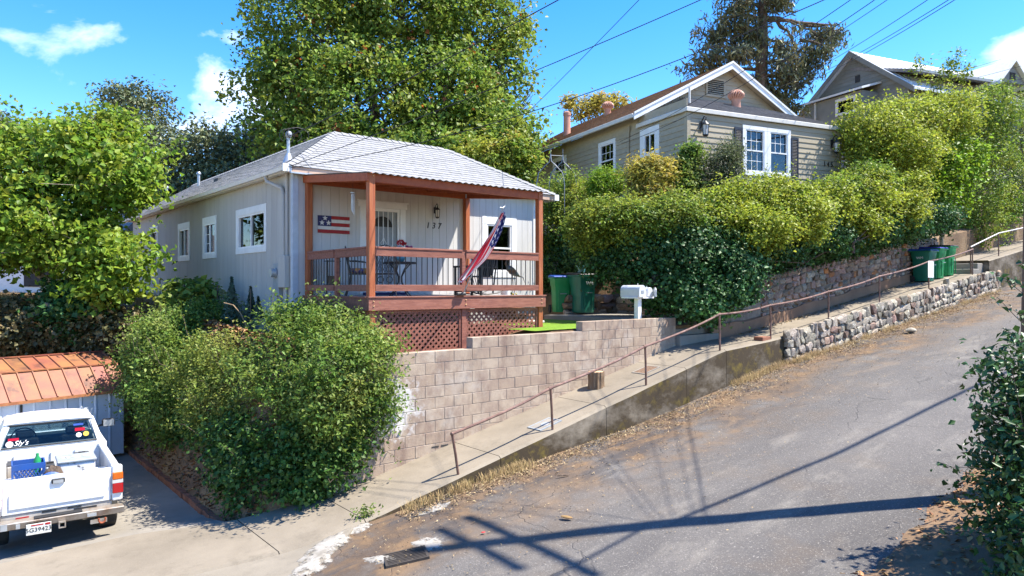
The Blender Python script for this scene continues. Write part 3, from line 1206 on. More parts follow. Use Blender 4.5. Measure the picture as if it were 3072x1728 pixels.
for (a, b, top) in TOPS:
    n = 8
    for i in range(n):
        x0, x1 = a + (b - a) * i / n, a + (b - a) * (i + 1) / n
        mcore.box(x0 + (0.012 if i == 0 and a < 0 else 0), x1 - (0.012 if b > 7 and i == n - 1 else 0), -1.163, -0.99, wall_bottom(x0), top - 0.008)
bw.part('mortar', mcore, 'mortar')
bmesh_cache = {}


def block_mesh(L):
    k = round(L, 3)
    if k not in bmesh_cache:
        bm = bmesh.new()
        bmesh.ops.create_cube(bm, size=1.0)
        bmesh.ops.scale(bm, vec=(L - GAP, 0.19, BH - GAP), verts=bm.verts)
        bmesh.ops.bevel(bm, geom=bm.edges[:], offset=0.004, segments=1, affect='EDGES')
        me = bpy.data.meshes.new('block')
        bm.to_mesh(me)
        bm.free()
        me.materials.append(M['block'])
        bmesh_cache[k] = me
    return bmesh_cache[k]


rb = random.Random(4)
topmax = TOPS[2][2]
eff = []
for row in range(15):
    zt = topmax - row * BH
    ua = -1.40
    ub = 7.43
    for (a, b, top) in TOPS:
        if abs(top - zt) < 0.01:
            ua = a
    if row == 1:
        ua = TOPS[1][0]
    x = ua
    if (row % 2) == 1:
        cells = [(x, x + BL / 2)]
        x += BL / 2
    else:
        cells = []
    while x < ub - 0.05:
        cells.append((x, min(ub, x + BL)))
        x += BL
    for (x0, x1) in cells:
        if x1 - x0 < 0.08 or zt < zS((x0 + x1) / 2) - 0.02:
            continue
        jz = rb.uniform(-0.0015, 0.0015)
        uc_, zc_ = (x0 + x1) / 2, zt - BH / 2
        o = bw.piece('block', block_mesh(x1 - x0), ((x0 + x1) / 2, -1.17 + 0.095 + rb.uniform(-0.003, 0.003), zt - BH / 2 + jz), rot=(0, 0, rb.uniform(-0.004, 0.004)))


def face_hit(px, py, vplane):
    lo, hi = 5.0, 80.0
    for _ in range(60):
        mid = (lo + hi) / 2
        if sat(px, py, mid).y < vplane:
            lo = mid
        else:
            hi = mid
    return sat(px, py, lo)


for i, (px, py) in enumerate(((1320, 1338), (1050, 1420), (1690, 1194))):
    q = face_hit(px, py, -1.172)
    for k in (-0.1, 0.1):
        bw.part('weep_slot', MB().box(q.x + k - 0.075, q.x + k + 0.075, -1.176, -1.16, q.z - 0.012, q.z + 0.012), 'interior_dark')

# ------------------------------------------------------------------ stones
STONES = {}


def stone_mesh(mat, i):
    key = (mat, i)
    if key not in STONES:
        rr = random.Random(100 + i)
        bm = bmesh.new()
        for _ in range(26):
            d = Vector((rr.gauss(0, 1), rr.gauss(0, 1), rr.gauss(0, 1))).normalized()
            p = Vector([max(-1, min(1, c * 1.5)) for c in d]) * rr.uniform(0.86, 1.0)
            bm.verts.new(p * 0.5)
        bmesh.ops.convex_hull(bm, input=bm.verts[:])
        loose = [v for v in bm.verts if not v.link_faces]
        bmesh.ops.delete(bm, geom=loose, context='VERTS')
        bmesh.ops.recalc_face_normals(bm, faces=bm.faces[:])
        me = bpy.data.meshes.new('stone')
        bm.to_mesh(me)
        bm.free()
        me.materials.append(M[mat])
        STONES[key] = me
    return STONES[key]


def stone_face(t, u0, u1, vface, zb, zt, mats, hrange, wrange, depth, seed, limit=300, proud=0.05):
    rr = random.Random(seed)
    # courses with varying heights, each course with its own joints
    n = 0
    hmax = max(zt(u) - zb(u) for u in frange(u0, u1, 0.5))
    z = 0.0
    while z < hmax + 0.02:
        h = rr.uniform(*hrange)
        u = u0 - rr.random() * 0.1
        while u < u1:
            w = rr.uniform(*wrange)
            uc = u + w / 2
            zz = zb(uc) + z + h / 2
            hh = h * rr.uniform(0.85, 1.12)
            if zz - 0.25 * h < zt(uc) and n < limit:
                mat = rr.choices([m for m, _ in mats], [k for _, k in mats])[0]
                me = stone_mesh(mat, rr.randrange(12))
                slope = math.atan(zb(uc + 0.5) - zb(uc - 0.5))
                o = t.piece('stone', me, (uc, vface + depth * 0.5 - proud * rr.random(), min(zz, zt(uc) - 0.02) + rr.uniform(-0.02, 0.02)),
                            rot=(rr.uniform(-0.12, 0.12), -slope + rr.uniform(-0.16, 0.16), rr.uniform(-0.15, 0.15)), scale=(w * 1.04, depth, hh * 1.06))
                n += 1
            u += w
        z += h
    return n


# low wall of grey fieldstones between sidewalk and street
lw = Th('fieldstone_wall', 'low rough wall of grey fieldstones holding the sidewalk above the street', 'wall', ST, (9.9, -2.6, -1.9))
us_ = frange(9.95, 25.6, 0.4)
mc = MB()
mc.grid(lambda u, k: [(u, -2.585, zR(u, -2.6) - 0.2), (u, -2.575, min(zS(min(u, 23.3)) - 0.06, 0.45)), (u, -2.44, min(zS(min(u, 23.3)) - 0.02, 0.47))][int(k)], us_, [0, 1, 2])
lw.part('mortar', mc, 'rock_mortar')
stone_face(lw, 9.95, 25.4, -2.62, lambda u: zR(u, -2.6) - 0.03, lambda u: min(zS(min(u, 23.3)), 0.5) + 0.02 + 0.10 * noise.noise(Vector((u * 1.7, 0, 0))),
           [('rock_grey', 0.86), ('rock_brown', 0.14)], (0.13, 0.27), (0.15, 0.42), 0.17, 21, 300, 0.055)
# rock wall behind the sidewalk
rw = Th('rubble_wall', 'brown rubble stone retaining wall below the clipped hedge', 'wall', ST, (9.3, -1.2, -1.3))
zrt = lambda u: zS(min(u, 23.3)) + 1.36 + 0.1 * noise.noise(Vector((u * 0.8, 2, 0)))
mc = MB()
us_ = frange(9.3, 23.3, 0.5)
mc.grid(lambda u, k: [(u, -1.165, zS(u) - 0.2), (u, -1.155, zrt(u) - 0.03), (u, -0.7, zrt(u) - 0.02)][int(k)], us_, [0, 1, 2])
rw.part('mortar', mc, 'rock_mortar')
stone_face(rw, 11.2, 23.2, -1.2, lambda u: zS(u) + (0.24 if u < 17 else 0.30), zrt, [('rock_brown', 0.80), ('rock_orange', 0.08), ('rock_grey', 0.12)], (0.11, 0.21), (0.18, 0.46), 0.15, 8, 300, 0.04)
mc = MB()
us_ = frange(8.75, 23.3, 0.5)
mc.grid(lambda u, k: [(u, -1.262, zS(u) - 0.1), (u, -1.25, zS(u) + (0.30 + 0.1 * noise.noise(Vector((u, 0, 7))))), (u, -1.06, zS(u) + 0.33)][int(k)], us_, [0, 1, 2])
rw.part('footing', mc, 'base_concrete')
# retaining wall under the ivy at the head of the path
iw = Th('rubble_wall', 'short dry stone wall under the ivy behind the white mailboxes', 'wall', ST, (9.0, 0.3, -0.85))
stone_face(iw, 7.6, 9.6, 2.6, lambda u: -0.85, lambda u: -0.3, [('rock_brown', 0.5), ('rock_grey', 0.5)], (0.16, 0.26), (0.24, 0.45), 0.3, 33, 60)
for (du, dv, rz) in ((9.2, -0.6, 1), (9.2, -0.25, 1), (9.25, 0.1, 1), (9.2, 0.45, 1), (9.25, 0.85, 1), (9.2, 1.25, 1), (9.2, 1.65, 1), (9.25, 2.05, 1)):
    for k in range(3):
        iw.piece('stone', stone_mesh('rock_brown' if (k + int(dv * 9)) % 2 else 'rock_grey', int(abs(dv) * 7 + k * 3) % 12), (du + 0.03 * k, dv + 0.05 * k, -0.78 + k * 0.19), rot=(0.05 * k, 0.1, 1.57), scale=(0.4, 0.25, 0.21))
iw.part('mortar', MB().box(9.22, 9.4, -0.95, 2.3, -1.2, -0.32), 'rock_mortar')

# yard: turf, path, steps down to the sidewalk
mbl = MB()
zlw = lambda u, v: (u, v, -0.885 + 0.015 * noise.noise(Vector((u * 2, v * 2, 0))))
mbl.grid(zlw, frange(3.15, 6.75, 0.12), frange(-0.975, -0.09, 0.11))
mbl.grid(zlw, frange(4.22, 6.75, 0.12), frange(-0.09, 2.55, 0.12))
struct('lawn', mbl, 'turf', smooth=True)
struct('path', MB().box(6.78, 9.2, -0.1, 2.75, -1.05, -0.775).box(7.47, 9.15, -0.85, -0.11, -1.2, -0.93), 'walk_concrete')
es = Th('entry_steps', 'low shaded concrete steps from the sidewalk up to the yard path', 'steps', ST, (8.1, -1.0, -1.5))
es.part('step', MB().box(7.46, 9.1, -1.28, -0.86, -1.7, -1.16), 'walk_concrete', bevel=0.015)
es.part('step', MB().box(7.46, 9.1, -1.05, -0.855, -1.65, -1.02), 'walk_concrete', bevel=0.015)
pl = single('wooden_plank', MB().prism([(8.55, -0.9, -0.55), (8.6, 0.35, -0.42), (8.6, 0.35, -0.32), (8.55, -0.9, -1.0)], (0.06, 0, 0)), 'walk_concrete',
            'weathered grey plank slanting down behind the mailbox post', 'plank', ST, (8.55, -0.3, -1.0))

# ------------------------------------------------------------------ handrail
hr = Th('handrail', 'long brown pipe handrail on posts down the sidewalk edge', 'railing', ST, (0.25, -2.42, zS(0.25)))
tops = []
for i, (u, lean) in enumerate(((0.25, -0.12), (2.29, -0.05), (4.84, -0.03), (7.37, -0.02), (9.47, -0.02), (12.34, 0), (15.43, 0), (19.1, 0), (23.1, 0))):
    zb = zS(min(u, 23.3))
    h = [0.66, 0.74, 0.78, 0.80, 0.82, 0.82, 0.84, 0.86, 0.92][i]
    tp = (u + lean, -2.42, zb + h)
    hr.part('post', MB().tube([(u, -2.42, zb - 0.02), ((u + tp[0]) / 2 + 0.005, -2.42, zb + h / 2), tp], 0.022, 8), 'rail_pipe', smooth=True)
    tops.append(tp)
path = []
for a, b in zip(tops[:-1], tops[1:]):
    for k in range(6):
        t = k / 6
        path.append((a[0] + (b[0] - a[0]) * t, -2.42 + 0.01 * math.sin(t * 3.1 * 2), a[2] + (b[2] - a[2]) * t - 0.04 * math.sin(math.pi * t)))
path.append(tops[-1])
hr.part('rail', MB().tube(path, 0.024, 8), 'rail_pipe', smooth=True)
hr.part('elbow', MB().ball(tops[0], 0.032), 'rail_pipe', smooth=True)
for tp in tops[1:]:
    hr.part('collar', MB().tube([(tp[0] - 0.035, tp[1], tp[2] - 0.01), (tp[0] + 0.035, tp[1], tp[2] + 0.006)], 0.031, 8), 'rail_pipe', smooth=True)
h2 = Th('handrail', 'upper grey handrail beside the far steps at the right edge', 'railing', ST, (23.12, -2.35, 0.5))
u2 = [(23.14, 0.47, 1.45), (26.2, 1.2, 2.1), (29.5, 1.62, 2.5), (33, 2.1, 2.95)]
for u, zb, zt in u2:
    h2.part('post', MB().tube([(u, -2.35, zb), (u, -2.35, zt)], 0.022, 8), 'rail_pipe', smooth=True)
h2.part('rail', MB().tube([(u, -2.35, zt) for u, zb, zt in u2], 0.024, 8), 'rail_white', smooth=True)
sg = Th('paper_notice', 'white sheet of paper hung on the handrail by the bins', 'notice', ST, (19.2, -2.47, 0.5))
sg.part('sheet', MB().box(18.96, 19.42, -2.452, -2.447, 0.30, 0.84), 'vinyl_white')
single('loose_brick', MB().box(9.08, 9.44, -2.44, -2.2, zS(9.2) - 0.02, zS(9.4) + 0.075), 'brick_red', 'red brick lying at the foot of a handrail post', 'brick', ST, (9.25, -2.3, zS(9.2)), bevel=0.008)
# utility lids in the sidewalk
for (px, py, mt, lab) in ((1634, 1273, 'pale_concrete', 'pale concrete meter box lid with a dark disc in the sidewalk'), (1938, 1110, 'brick_red', 'brown meter box lid with a pale frame in the upper sidewalk')):
    u, v, z = on_surface(px, py, lambda u, v: zS(u) + 0.006, 13)
    sl0 = math.atan(zS(u + 0.3) - zS(u - 0.3)) if False else math.atan((zS(u + 0.3) - zS(u - 0.3)) / 0.6)
    Mx = Matrix.Translation((u, v, z)) @ Matrix.Rotation(-sl0, 4, 'Y')
    t = Th('meter_box', lab, 'utility box', ST, (u, v, z))
    mb = MB()
    for x0, x1, y0, y1 in ((-0.27, 0.27, -0.18, -0.15), (-0.27, 0.27, 0.15, 0.18), (-0.27, -0.24, -0.15, 0.15), (0.24, 0.27, -0.15, 0.15)):
        mb.box(x0, x1, y0, y1, -0.02, 0.014, Mx)
    t.part('frame', mb, 'walk_concrete' if mt == 'brick_red' else 'metal_grey')
    t.part('lid', MB().box(-0.24, 0.24, -0.15, 0.15, -0.02, 0.010, Mx), 'pole_wood' if mt == 'brick_red' else 'walk_concrete')
    if mt != 'brick_red':
        o = MB().lathe([(0.075, 0), (0.07, 0.006)], seg=14)
        o.v = [tuple(Mx @ Vector((x * 1.2, y, zz + 0.010))) for x, y, zz in o.v]
        t.part('reader_disc', o, 'metal_grey')

# tree stump on the sidewalk
su, sv, sz = 4.36, -1.50, zS(4.36)
ts = Th('tree_stump', 'sawn log stump standing on the sidewalk against the block wall', 'stump', ST, (su, sv, sz))
mb = MB()
prof = [(0, 1.05), (0.1, 0.98), (0.2, 0.96), (0.3, 1.0), (0.375, 0.98)]
seg = 26
o = 0
for z, k in prof:
    for i in range(seg):
        a = 2 * math.pi * i / seg
        r = 0.165 * k * (1 + 0.10 * noise.noise(Vector((math.cos(a) * 3, math.sin(a) * 3, z * 0.6))) + 0.05 * math.sin(a * 11))
        mb.v.append((su + r * math.cos(a), sv + r * math.sin(a), sz - 0.04 + z))
for j in range(len(prof) - 1):
    for i in range(seg):
        mb.f.append((j * seg + i, j * seg + (i + 1) % seg, (j + 1) * seg + (i + 1) % seg, (j + 1) * seg + i))
ts.part('bark', mb, 'stump_bark')
ts.part('cut_face', MB().lathe([(0.16, 0), (0.155, 0.012)], (su, sv, sz + 0.32), 22), 'cut_wood')

# brick edging along the driveway
be = Th('brick_edging', 'row of weathered bricks edging the driveway below the bush', 'edging', ST, (-2.66, 3, -3.7))
me = MB().box(-0.05, 0.05, -0.1, 0.1, -0.06, 0.06).mesh('brick')
me.materials.append(M['brick_red'])
rb = random.Random(3)
for i in range(34):
    v = -0.55 + i * 0.205
    be.piece('brick', me, (-2.67 + rb.uniform(-0.015, 0.015), v, zD(-2.69) + 0.03 + rb.uniform(-0.01, 0.012) + 0.1 * max(0, 0.4 - v) * 0.6), rot=(0, 0, rb.uniform(-0.08, 0.08)))

# ------------------------------------------------------------------ the porch house
WU, WV = -0.30, 2.80           # left wall plane u, front wall plane v
WB, WT = -0.58, 2.42           # siding bottom and top
UE, VE = 6.5, 17.8
h1 = Th('porch_house', 'single storey grey house with a shingled hip roof and red porch', 'house', ST, (3.0, 8.0, -0.95))


def window(t, axis, plane, a0, a1, z0, z1, out, trim=0.12, kind='slider', head=0.0, glass='glass', curtain=None, frame_mat='vinyl_white', trim_mat='trim_white', grid=None, depth=0.09):
    """Window in a wall. axis 0: the wall runs along x at y=plane; axis 1: along y at x=plane. out = +1/-1 outward sign."""
    def bx(mb, p0, p1, d0, d1, q0, q1):
        lo, hi = sorted((plane + out * d0, plane + out * d1))
        if axis == 0:
            return mb.box(p0, p1, lo, hi, q0, q1)
        return mb.box(lo, hi, p0, p1, q0, q1)
    mb = MB()
    bx(mb, a0, a1, -0.03, 0.022, z1 - trim - head, z1)
    bx(mb, a0, a1, -0.03, 0.024, z0, z0 + trim)
    bx(mb, a0, a0 + trim, -0.03, 0.020, z0 + trim, z1 - trim - head)
    bx(mb, a1 - trim, a1, -0.03, 0.020, z0 + trim, z1 - trim - head)
    w = t.part('window_trim', mb, trim_mat, bevel=0.003)
    i0, i1, j0, j1 = a0 + trim, a1 - trim, z0 + trim, z1 - trim - head
    fr = MB()
    f = 0.04
    bx(fr, i0, i1, -depth, 0.008, j0, j0 + f)
    bx(fr, i0, i1, -depth, 0.008, j1 - f, j1)
    bx(fr, i0, i0 + f, -depth, 0.006, j0 + f, j1 - f)
    bx(fr, i1 - f, i1, -depth, 0.006, j0 + f, j1 - f)
    if kind == 'slider':
        m = (i0 + i1) / 2
        bx(fr, m - 0.022, m + 0.022, -depth, 0.004, j0 + f, j1 - f)
    elif kind == 'hung':
        m = (j0 + j1) / 2
        bx(fr, i0 + f, i1 - f, -depth, 0.004, m - 0.022, m + 0.022)
    t.part('frame', fr, frame_mat, parent=w)
    panes = [(i0 + f, (i0 + i1) / 2 - 0.022, j0 + f, j1 - f), ((i0 + i1) / 2 + 0.022, i1 - f, j0 + f, j1 - f)] if kind == 'slider' else \
            [(i0 + f, i1 - f, j0 + f, (j0 + j1) / 2 - 0.022), (i0 + f, i1 - f, (j0 + j1) / 2 + 0.022, j1 - f)] if kind == 'hung' else [(i0 + f, i1 - f, j0 + f, j1 - f)]
    for k, (p0, p1, q0, q1) in enumerate(panes):
        g = MB()
        bx(g, p0, p1, -0.035 - 0.02 * k, -0.03 - 0.02 * k, q0, q1)
        t.part('pane', g, glass, parent=w)
        if grid and (grid[2] is None or k in grid[2]):
            gm = MB()
            for c in range(1, grid[0]):
                x = p0 + (p1 - p0) * c / grid[0]
                bx(gm, x - 0.009, x + 0.009, -0.028 - 0.02 * k, -0.022 - 0.02 * k, q0, q1)
            for c in range(1, grid[1]):
                y = q0 + (q1 - q0) * c / grid[1]
                bx(gm, p0, p1, -0.029 - 0.02 * k, -0.023 - 0.02 * k, y - 0.009, y + 0.009)
            t.part('glazing_bar', gm, frame_mat, parent=w)
    if curtain:
        for (p0, p1, q0, q1) in curtain:
            cm = MB()
            cm.grid(lambda s, q: ((i0 + (i1 - i0) * s, plane - out * (0.16 + 0.02 * math.sin(s * 90)), q) if axis == 0 else (plane - out * (0.16 + 0.02 * math.sin(s * 90)), i0 + (i1 - i0) * s, q)),
                    frange(p0, p1, 0.012), [j0 + (j1 - j0) * q0, j0 + (j1 - j0) * q1])
            t.part('curtain', cm, 'curtain', parent=w)
    # dark room behind
    rm = MB()
    lo, hi = sorted((plane - out * 0.1, plane - out * 1.2))
    e = 0.25
    if axis == 0:
        x0, x1, y0, y1 = i0 - e, i1 + e, lo, hi
    else:
        x0, x1, y0, y1 = lo, hi, i0 - e, i1 + e
    rm.box(x0, x1, y0, y1, j0 - e, j1 + e)
    face = {(0, -1): 2, (0, 1): 3, (1, -1): 4, (1, 1): 5}[(axis, out)]
    rm.f = [q for k, q in enumerate(rm.f) if k != face]
    t.part('room', rm, 'interior_dark', parent=w)
    return (i0, i1, j0, j1)


LW = [(4.33, 6.37, 0.80, 1.90), (7.93, 9.13, 0.77, 1.91), (10.39, 11.63, 0.77, 1.91), (14.1, 15.2, 0.33, 2.04)]
lops = []
for i, (a, b, c, d) in enumerate(LW):
    lops.append(window(h1, 1, WU, a, b, c, d, -1, trim=0.13, head=0.05 if i else 0.04, kind='slider' if i < 3 else 'hung', grid=(1, 3, (1,)) if i == 1 else None))
fw = window(h1, 0, WV, 4.67, 5.81, 0.24, 1.80, -1, trim=0.16, kind='hung', head=0.03)
fops = [(1.41, 2.27, -0.5, 1.80), fw]
# siding: each board between grooves is a part
bk = MB()
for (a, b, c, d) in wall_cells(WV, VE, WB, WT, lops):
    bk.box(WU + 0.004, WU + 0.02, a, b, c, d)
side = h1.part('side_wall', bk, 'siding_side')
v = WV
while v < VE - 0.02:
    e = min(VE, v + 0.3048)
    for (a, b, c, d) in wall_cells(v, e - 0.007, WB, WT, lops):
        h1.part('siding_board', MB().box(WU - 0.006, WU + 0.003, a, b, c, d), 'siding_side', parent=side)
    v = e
bk = MB()
for (a, b, c, d) in wall_cells(WU + 0.004, UE, WB, WT, fops):
    bk.box(a, b, WV + 0.004, WV + 0.02, c, d)
front = h1.part('front_wall', bk, 'siding_grey')
u = WU + 0.02
while u < UE - 0.02:
    e = min(UE, u + 0.2032)
    for (a, b, c, d) in wall_cells(u, e - 0.007, WB, WT, fops):
        h1.part('siding_board', MB().box(a, b, WV - 0.006, WV + 0.003, c, d), 'siding_grey', parent=front)
    u = e
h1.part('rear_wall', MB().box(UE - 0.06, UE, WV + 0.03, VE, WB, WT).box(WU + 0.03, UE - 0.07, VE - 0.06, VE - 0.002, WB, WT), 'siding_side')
h1.part('corner_board', MB().box(WU - 0.03, WU + 0.09, WV - 0.03, WV - 0.007, WB - 0.1, WT).box(WU - 0.03, WU - 0.007, WV - 0.006, WV + 0.09, WB - 0.1, WT), 'trim_bluegrey')
h1.part('corner_board', MB().box(UE - 0.1, UE + 0.02, WV - 0.028, WV - 0.007, WB, WT), 'trim_white')
h1.part('foundation', MB().box(WU + 0.015, UE, WV + 0.02, VE - 0.02, -1.35, WB - 0.004), 'foundation')
for v in (4.0, 7.3, 10.6):
    h1.part('crawl_vent', MB().box(WU + 0.005, WU + 0.03, v, v + 0.4, -0.86, -0.66), 'interior_dark')
# door
dr = h1.part('door_trim', MB().box(1.24, 1.41, WV - 0.026, WV + 0.05, -0.19, 1.80).box(2.27, 2.41, WV - 0.026, WV + 0.05, -0.19, 1.80)
             .box(1.20, 2.45, WV - 0.03, WV + 0.05, 1.803, 1.93).box(1.17, 2.48, WV - 0.045, WV + 0.02, 1.932, 1.96), 'trim_white')
dd = h1.part('door', MB().box(1.41, 2.27, WV + 0.05, WV + 0.09, -0.19, 1.80), 'metal_grey', label='slate grey front door behind a white bar screen')
fan = MB()
pts = [(1.84 + 0.26 * math.cos(R(a)), WV + 0.045, 1.38 + 0.24 * math.sin(R(a))) for a in range(0, 181, 15)]
fan.prism(pts, (0, 0.01, 0))
h1.part('fan_light', fan, 'interior_dark', parent=dd)
sc = h1.part('screen_door', MB().box(1.41, 1.47, WV + 0.005, WV + 0.03, -0.19, 1.80).box(2.21, 2.27, WV + 0.005, WV + 0.03, -0.19, 1.80).box(1.47, 2.21, WV + 0.005, WV + 0.03, 1.73, 1.80)
             .box(1.47, 2.21, WV + 0.005, WV + 0.03, -0.19, -0.06), 'vinyl_white')
for k in range(1, 6):
    x = 1.47 + 0.74 * k / 6
    h1.part('screen_bar', MB().box(x - 0.007, x + 0.007, WV + 0.01, WV + 0.024, -0.06, 1.73), 'vinyl_white', parent=sc)
dm = MB()
for s in (-1, 1):
    pts = [(1.84, WV + 0.004, 1.0 + 0.14), (1.84 + s * 0.03, WV + 0.004, 1.06), (1.84 + s * 0.075, WV + 0.004, 1.0), (1.84 + s * 0.03, WV + 0.004, 0.94), (1.84, WV + 0.004, 0.86)]
    dm.tube(pts, 0.006, 5)
h1.part('scroll', dm, 'vinyl_white', parent=sc)
h1.part('door_sill', MB().box(1.3, 2.38, WV - 0.12, WV - 0.01, -0.188, -0.13), 'blue_paint')

# roof: truncated hip
EV0, EZ, RZ = 2.6, 2.52, 3.77
eL, eR, eB = -0.5, 7.0, 18.15
rl, rr_, rf, rbk = 1.42, 4.72, 4.52, 16.2
roof = h1.part('roof', MB().add([(eL, EV0, EZ), (eR, EV0, EZ), (eR, eB, EZ), (eL, eB, EZ), (rl, rf, RZ), (rr_, rf, RZ), (rr_, rbk, RZ), (rl, rbk, RZ), ((rl + rr_) / 2, rf + 1.6, RZ + 0.16), ((rl + rr_) / 2, rbk - 1.6, RZ + 0.16)],
               [(0, 1, 5, 4), (1, 2, 6, 5), (2, 3, 7, 6), (3, 0, 4, 7), (4, 5, 8), (5, 6, 9, 8), (6, 7, 9), (7, 4, 8, 9)]), 'roof_under')
h1.part('soffit', MB().box(eL + 0.02, eR - 0.02, EV0 + 0.02, eB - 0.02, 2.425, 2.44), 'trim_white')
h1.part('fascia', MB().box(eL, eR, EV0 - 0.02, EV0 + 0.005, 2.36, 2.505), 'fascia_tan', label='tan front fascia board above the porch')
h1.part('fascia', MB().box(eL - 0.001, eL + 0.02, EV0 + 0.01, eB, 2.40, 2.505), 'trim_white')
h1.part('fascia', MB().box(eR - 0.02, eR + 0.002, EV0 + 0.01, eB, 2.36, 2.505), 'trim_white')
h1.part('flashing', MB().box(eL + 0.02, 4.2, EV0 - 0.035, EV0 - 0.022, 2.355, 2.385), 'galv')
SW = (rf - EV0)
sf = math.hypot(SW, RZ - EZ)
Yf = (0, SW, RZ - EZ)
tabs = shingles((eL - 0.03, EV0 - 0.04, EZ - 0.025), (1, 0, 0), Yf, [(0, 0), (eR - eL + 0.06, 0), (rr_ - eL + 0.03, sf + 0.05), (rl - eL + 0.03, sf + 0.05)], 0.138, 0.34, 0.014, seed=3)
tabs.sort(key=lambda t: -t[0])
for k, (a, mb) in enumerate(tabs[:300]):
    h1.part('shingle', mb, 'shingle_grey', parent=roof)
rest = MB()
for a, mb in tabs[300:]:
    rest.add(mb.v, mb.f)
sl2 = math.hypot(rl - eL, RZ - EZ)
for a, mb in shingles((eL - 0.04, eB + 0.03, EZ - 0.027), (0, -1, 0), (rl - eL, 0, RZ - EZ), [(0, 0), (eB - EV0 + 0.06, 0), (eB - rf + 0.03, sl2 + 0.05), (eB - rbk + 0.03, sl2 + 0.05)], 0.138, 0.34, 0.014, seed=5):
    rest.add(mb.v, mb.f)
for a, mb in shingles((eR + 0.04, EV0 - 0.03, EZ - 0.027), (0, 1, 0), (rr_ - eR, 0, RZ - EZ), [(0, 0), (eB - EV0 + 0.06, 0), (rbk - EV0 + 0.03, math.hypot(rr_ - eR, RZ - EZ) + 0.05), (rf - EV0 + 0.03, math.hypot(rr_ - eR, RZ - EZ) + 0.05)], 0.138, 0.5, seed=6):
    rest.add(mb.v, mb.f)
h1.part('side_shingles', rest, 'shingle_stuff', parent=roof, kind='stuff')
# hip and ridge caps, one by one


def caps(p, q, n1, n2, step=0.2):
    p, q = Vector(p), Vector(q)
    d = (q - p)
    n = int(d.length / step)
    d.normalize()
    a, b = d.cross(Vector(n1)).normalized(), d.cross(Vector(n2)).normalized()
    for i in range(n):
        s0 = p + d * (i * step)
        s1 = p + d * (i * step + step * 1.15)
        up = (Vector(n1) + Vector(n2)).normalized()
        mb = MB()
        w = 0.14
        lift0, lift1 = 0.042, 0.022
        A = -a if a.dot(Vector(n1) - Vector(n2)) < 0 else a
        B = -b if b.dot(Vector(n2) - Vector(n1)) < 0 else b
        vs = [s0 + A * w + up * lift0 * 0.8, s0 + up * lift0, s0 + B * w + up * lift0 * 0.8, s1 + A * w + up * lift1 * 0.8, s1 + up * lift1, s1 + B * w + up * lift1 * 0.8]
        vs += [x - up * 0.016 for x in vs]
        mb.add(vs, [(0, 1, 4, 3), (1, 2, 5, 4), (0, 6, 7, 1), (1, 7, 8, 2), (0, 3, 9, 6), (2, 8, 11, 5), (3, 4, 10, 9), (4, 5, 11, 10), (6, 9, 10, 7), (7, 10, 11, 8)])
        h1.part('ridge_cap', mb, 'shingle_grey', parent=roof)


nF = Vector((0, -(RZ - EZ), SW)).normalized()
nL = Vector((-(RZ - EZ), 0, rl - eL)).normalized()
nR = Vector((RZ - EZ, 0, eR - rr_)).normalized()
nT = Vector((0, 0.0, 1))
caps((eL - 0.02, EV0 - 0.02, EZ), (rl, rf, RZ), nL, nF)
caps((eR + 0.02, EV0 - 0.02, EZ), (rr_, rf, RZ), nF, nR)
caps((rl, rf, RZ), (rr_, rf, RZ), nF, nT)
caps((rl, rbk, RZ), (rl, rf, RZ), nL, nT)
# gutter, downspout
g = MB()
pr = [(0, 0), (-0.012, -0.085), (-0.085, -0.085), (-0.115, -0.01), (-0.105, -0.008), (-0.08, -0.075), (-0.02, -0.075), (-0.01, 0)]
g.prism([(eL - 0.002 + x, EV0, 2.5 + z) for x, z in pr], (0, eB - EV0, 0))
h1.part('gutter', g, 'trim_white')
h1.part('gutter_end', MB().box(eL - 0.13, eL + 0.06, EV0 - 0.05, EV0 - 0.021, 2.38, 2.54), 'vinyl_white')
h1.part('gutter_end', MB().box(eR - 0.02, eR + 0.13, EV0 - 0.06, EV0 + 0.5, 2.36, 2.52), 'vinyl_white', label='white gutter end at the right corner of the porch roof')
h1.part('downspout', MB().tube([(eL - 0.05, 3.75, 2.42), (eL - 0.03, 3.72, 2.30), (WU - 0.055, 3.3, 2.12), (WU - 0.05, 3.22, 1.98), (WU - 0.05, 3.2, 0.9), (WU - 0.05, 3.2, 0.62)], 0.042, 10), 'siding_side', smooth=True)
# roof pipes
for (u, v, h) in ((0.3, 15.5, 0.45), (0.9, 13.8, 0.4)):
    zz = EZ + (u - eL) / (rl - eL) * (RZ - EZ)
    p = h1.part('vent_pipe', MB().lathe([(0.045, -0.1), (0.045, h), (0.075, h), (0.08, h + 0.03), (0.05, h + 0.08)], (u, v, zz), 10), 'galv', smooth=True)
h1.part('roof_vent', MB().box(0.55, 0.85, 10.6, 11.0, 3.16, 3.30), 'roof_under')
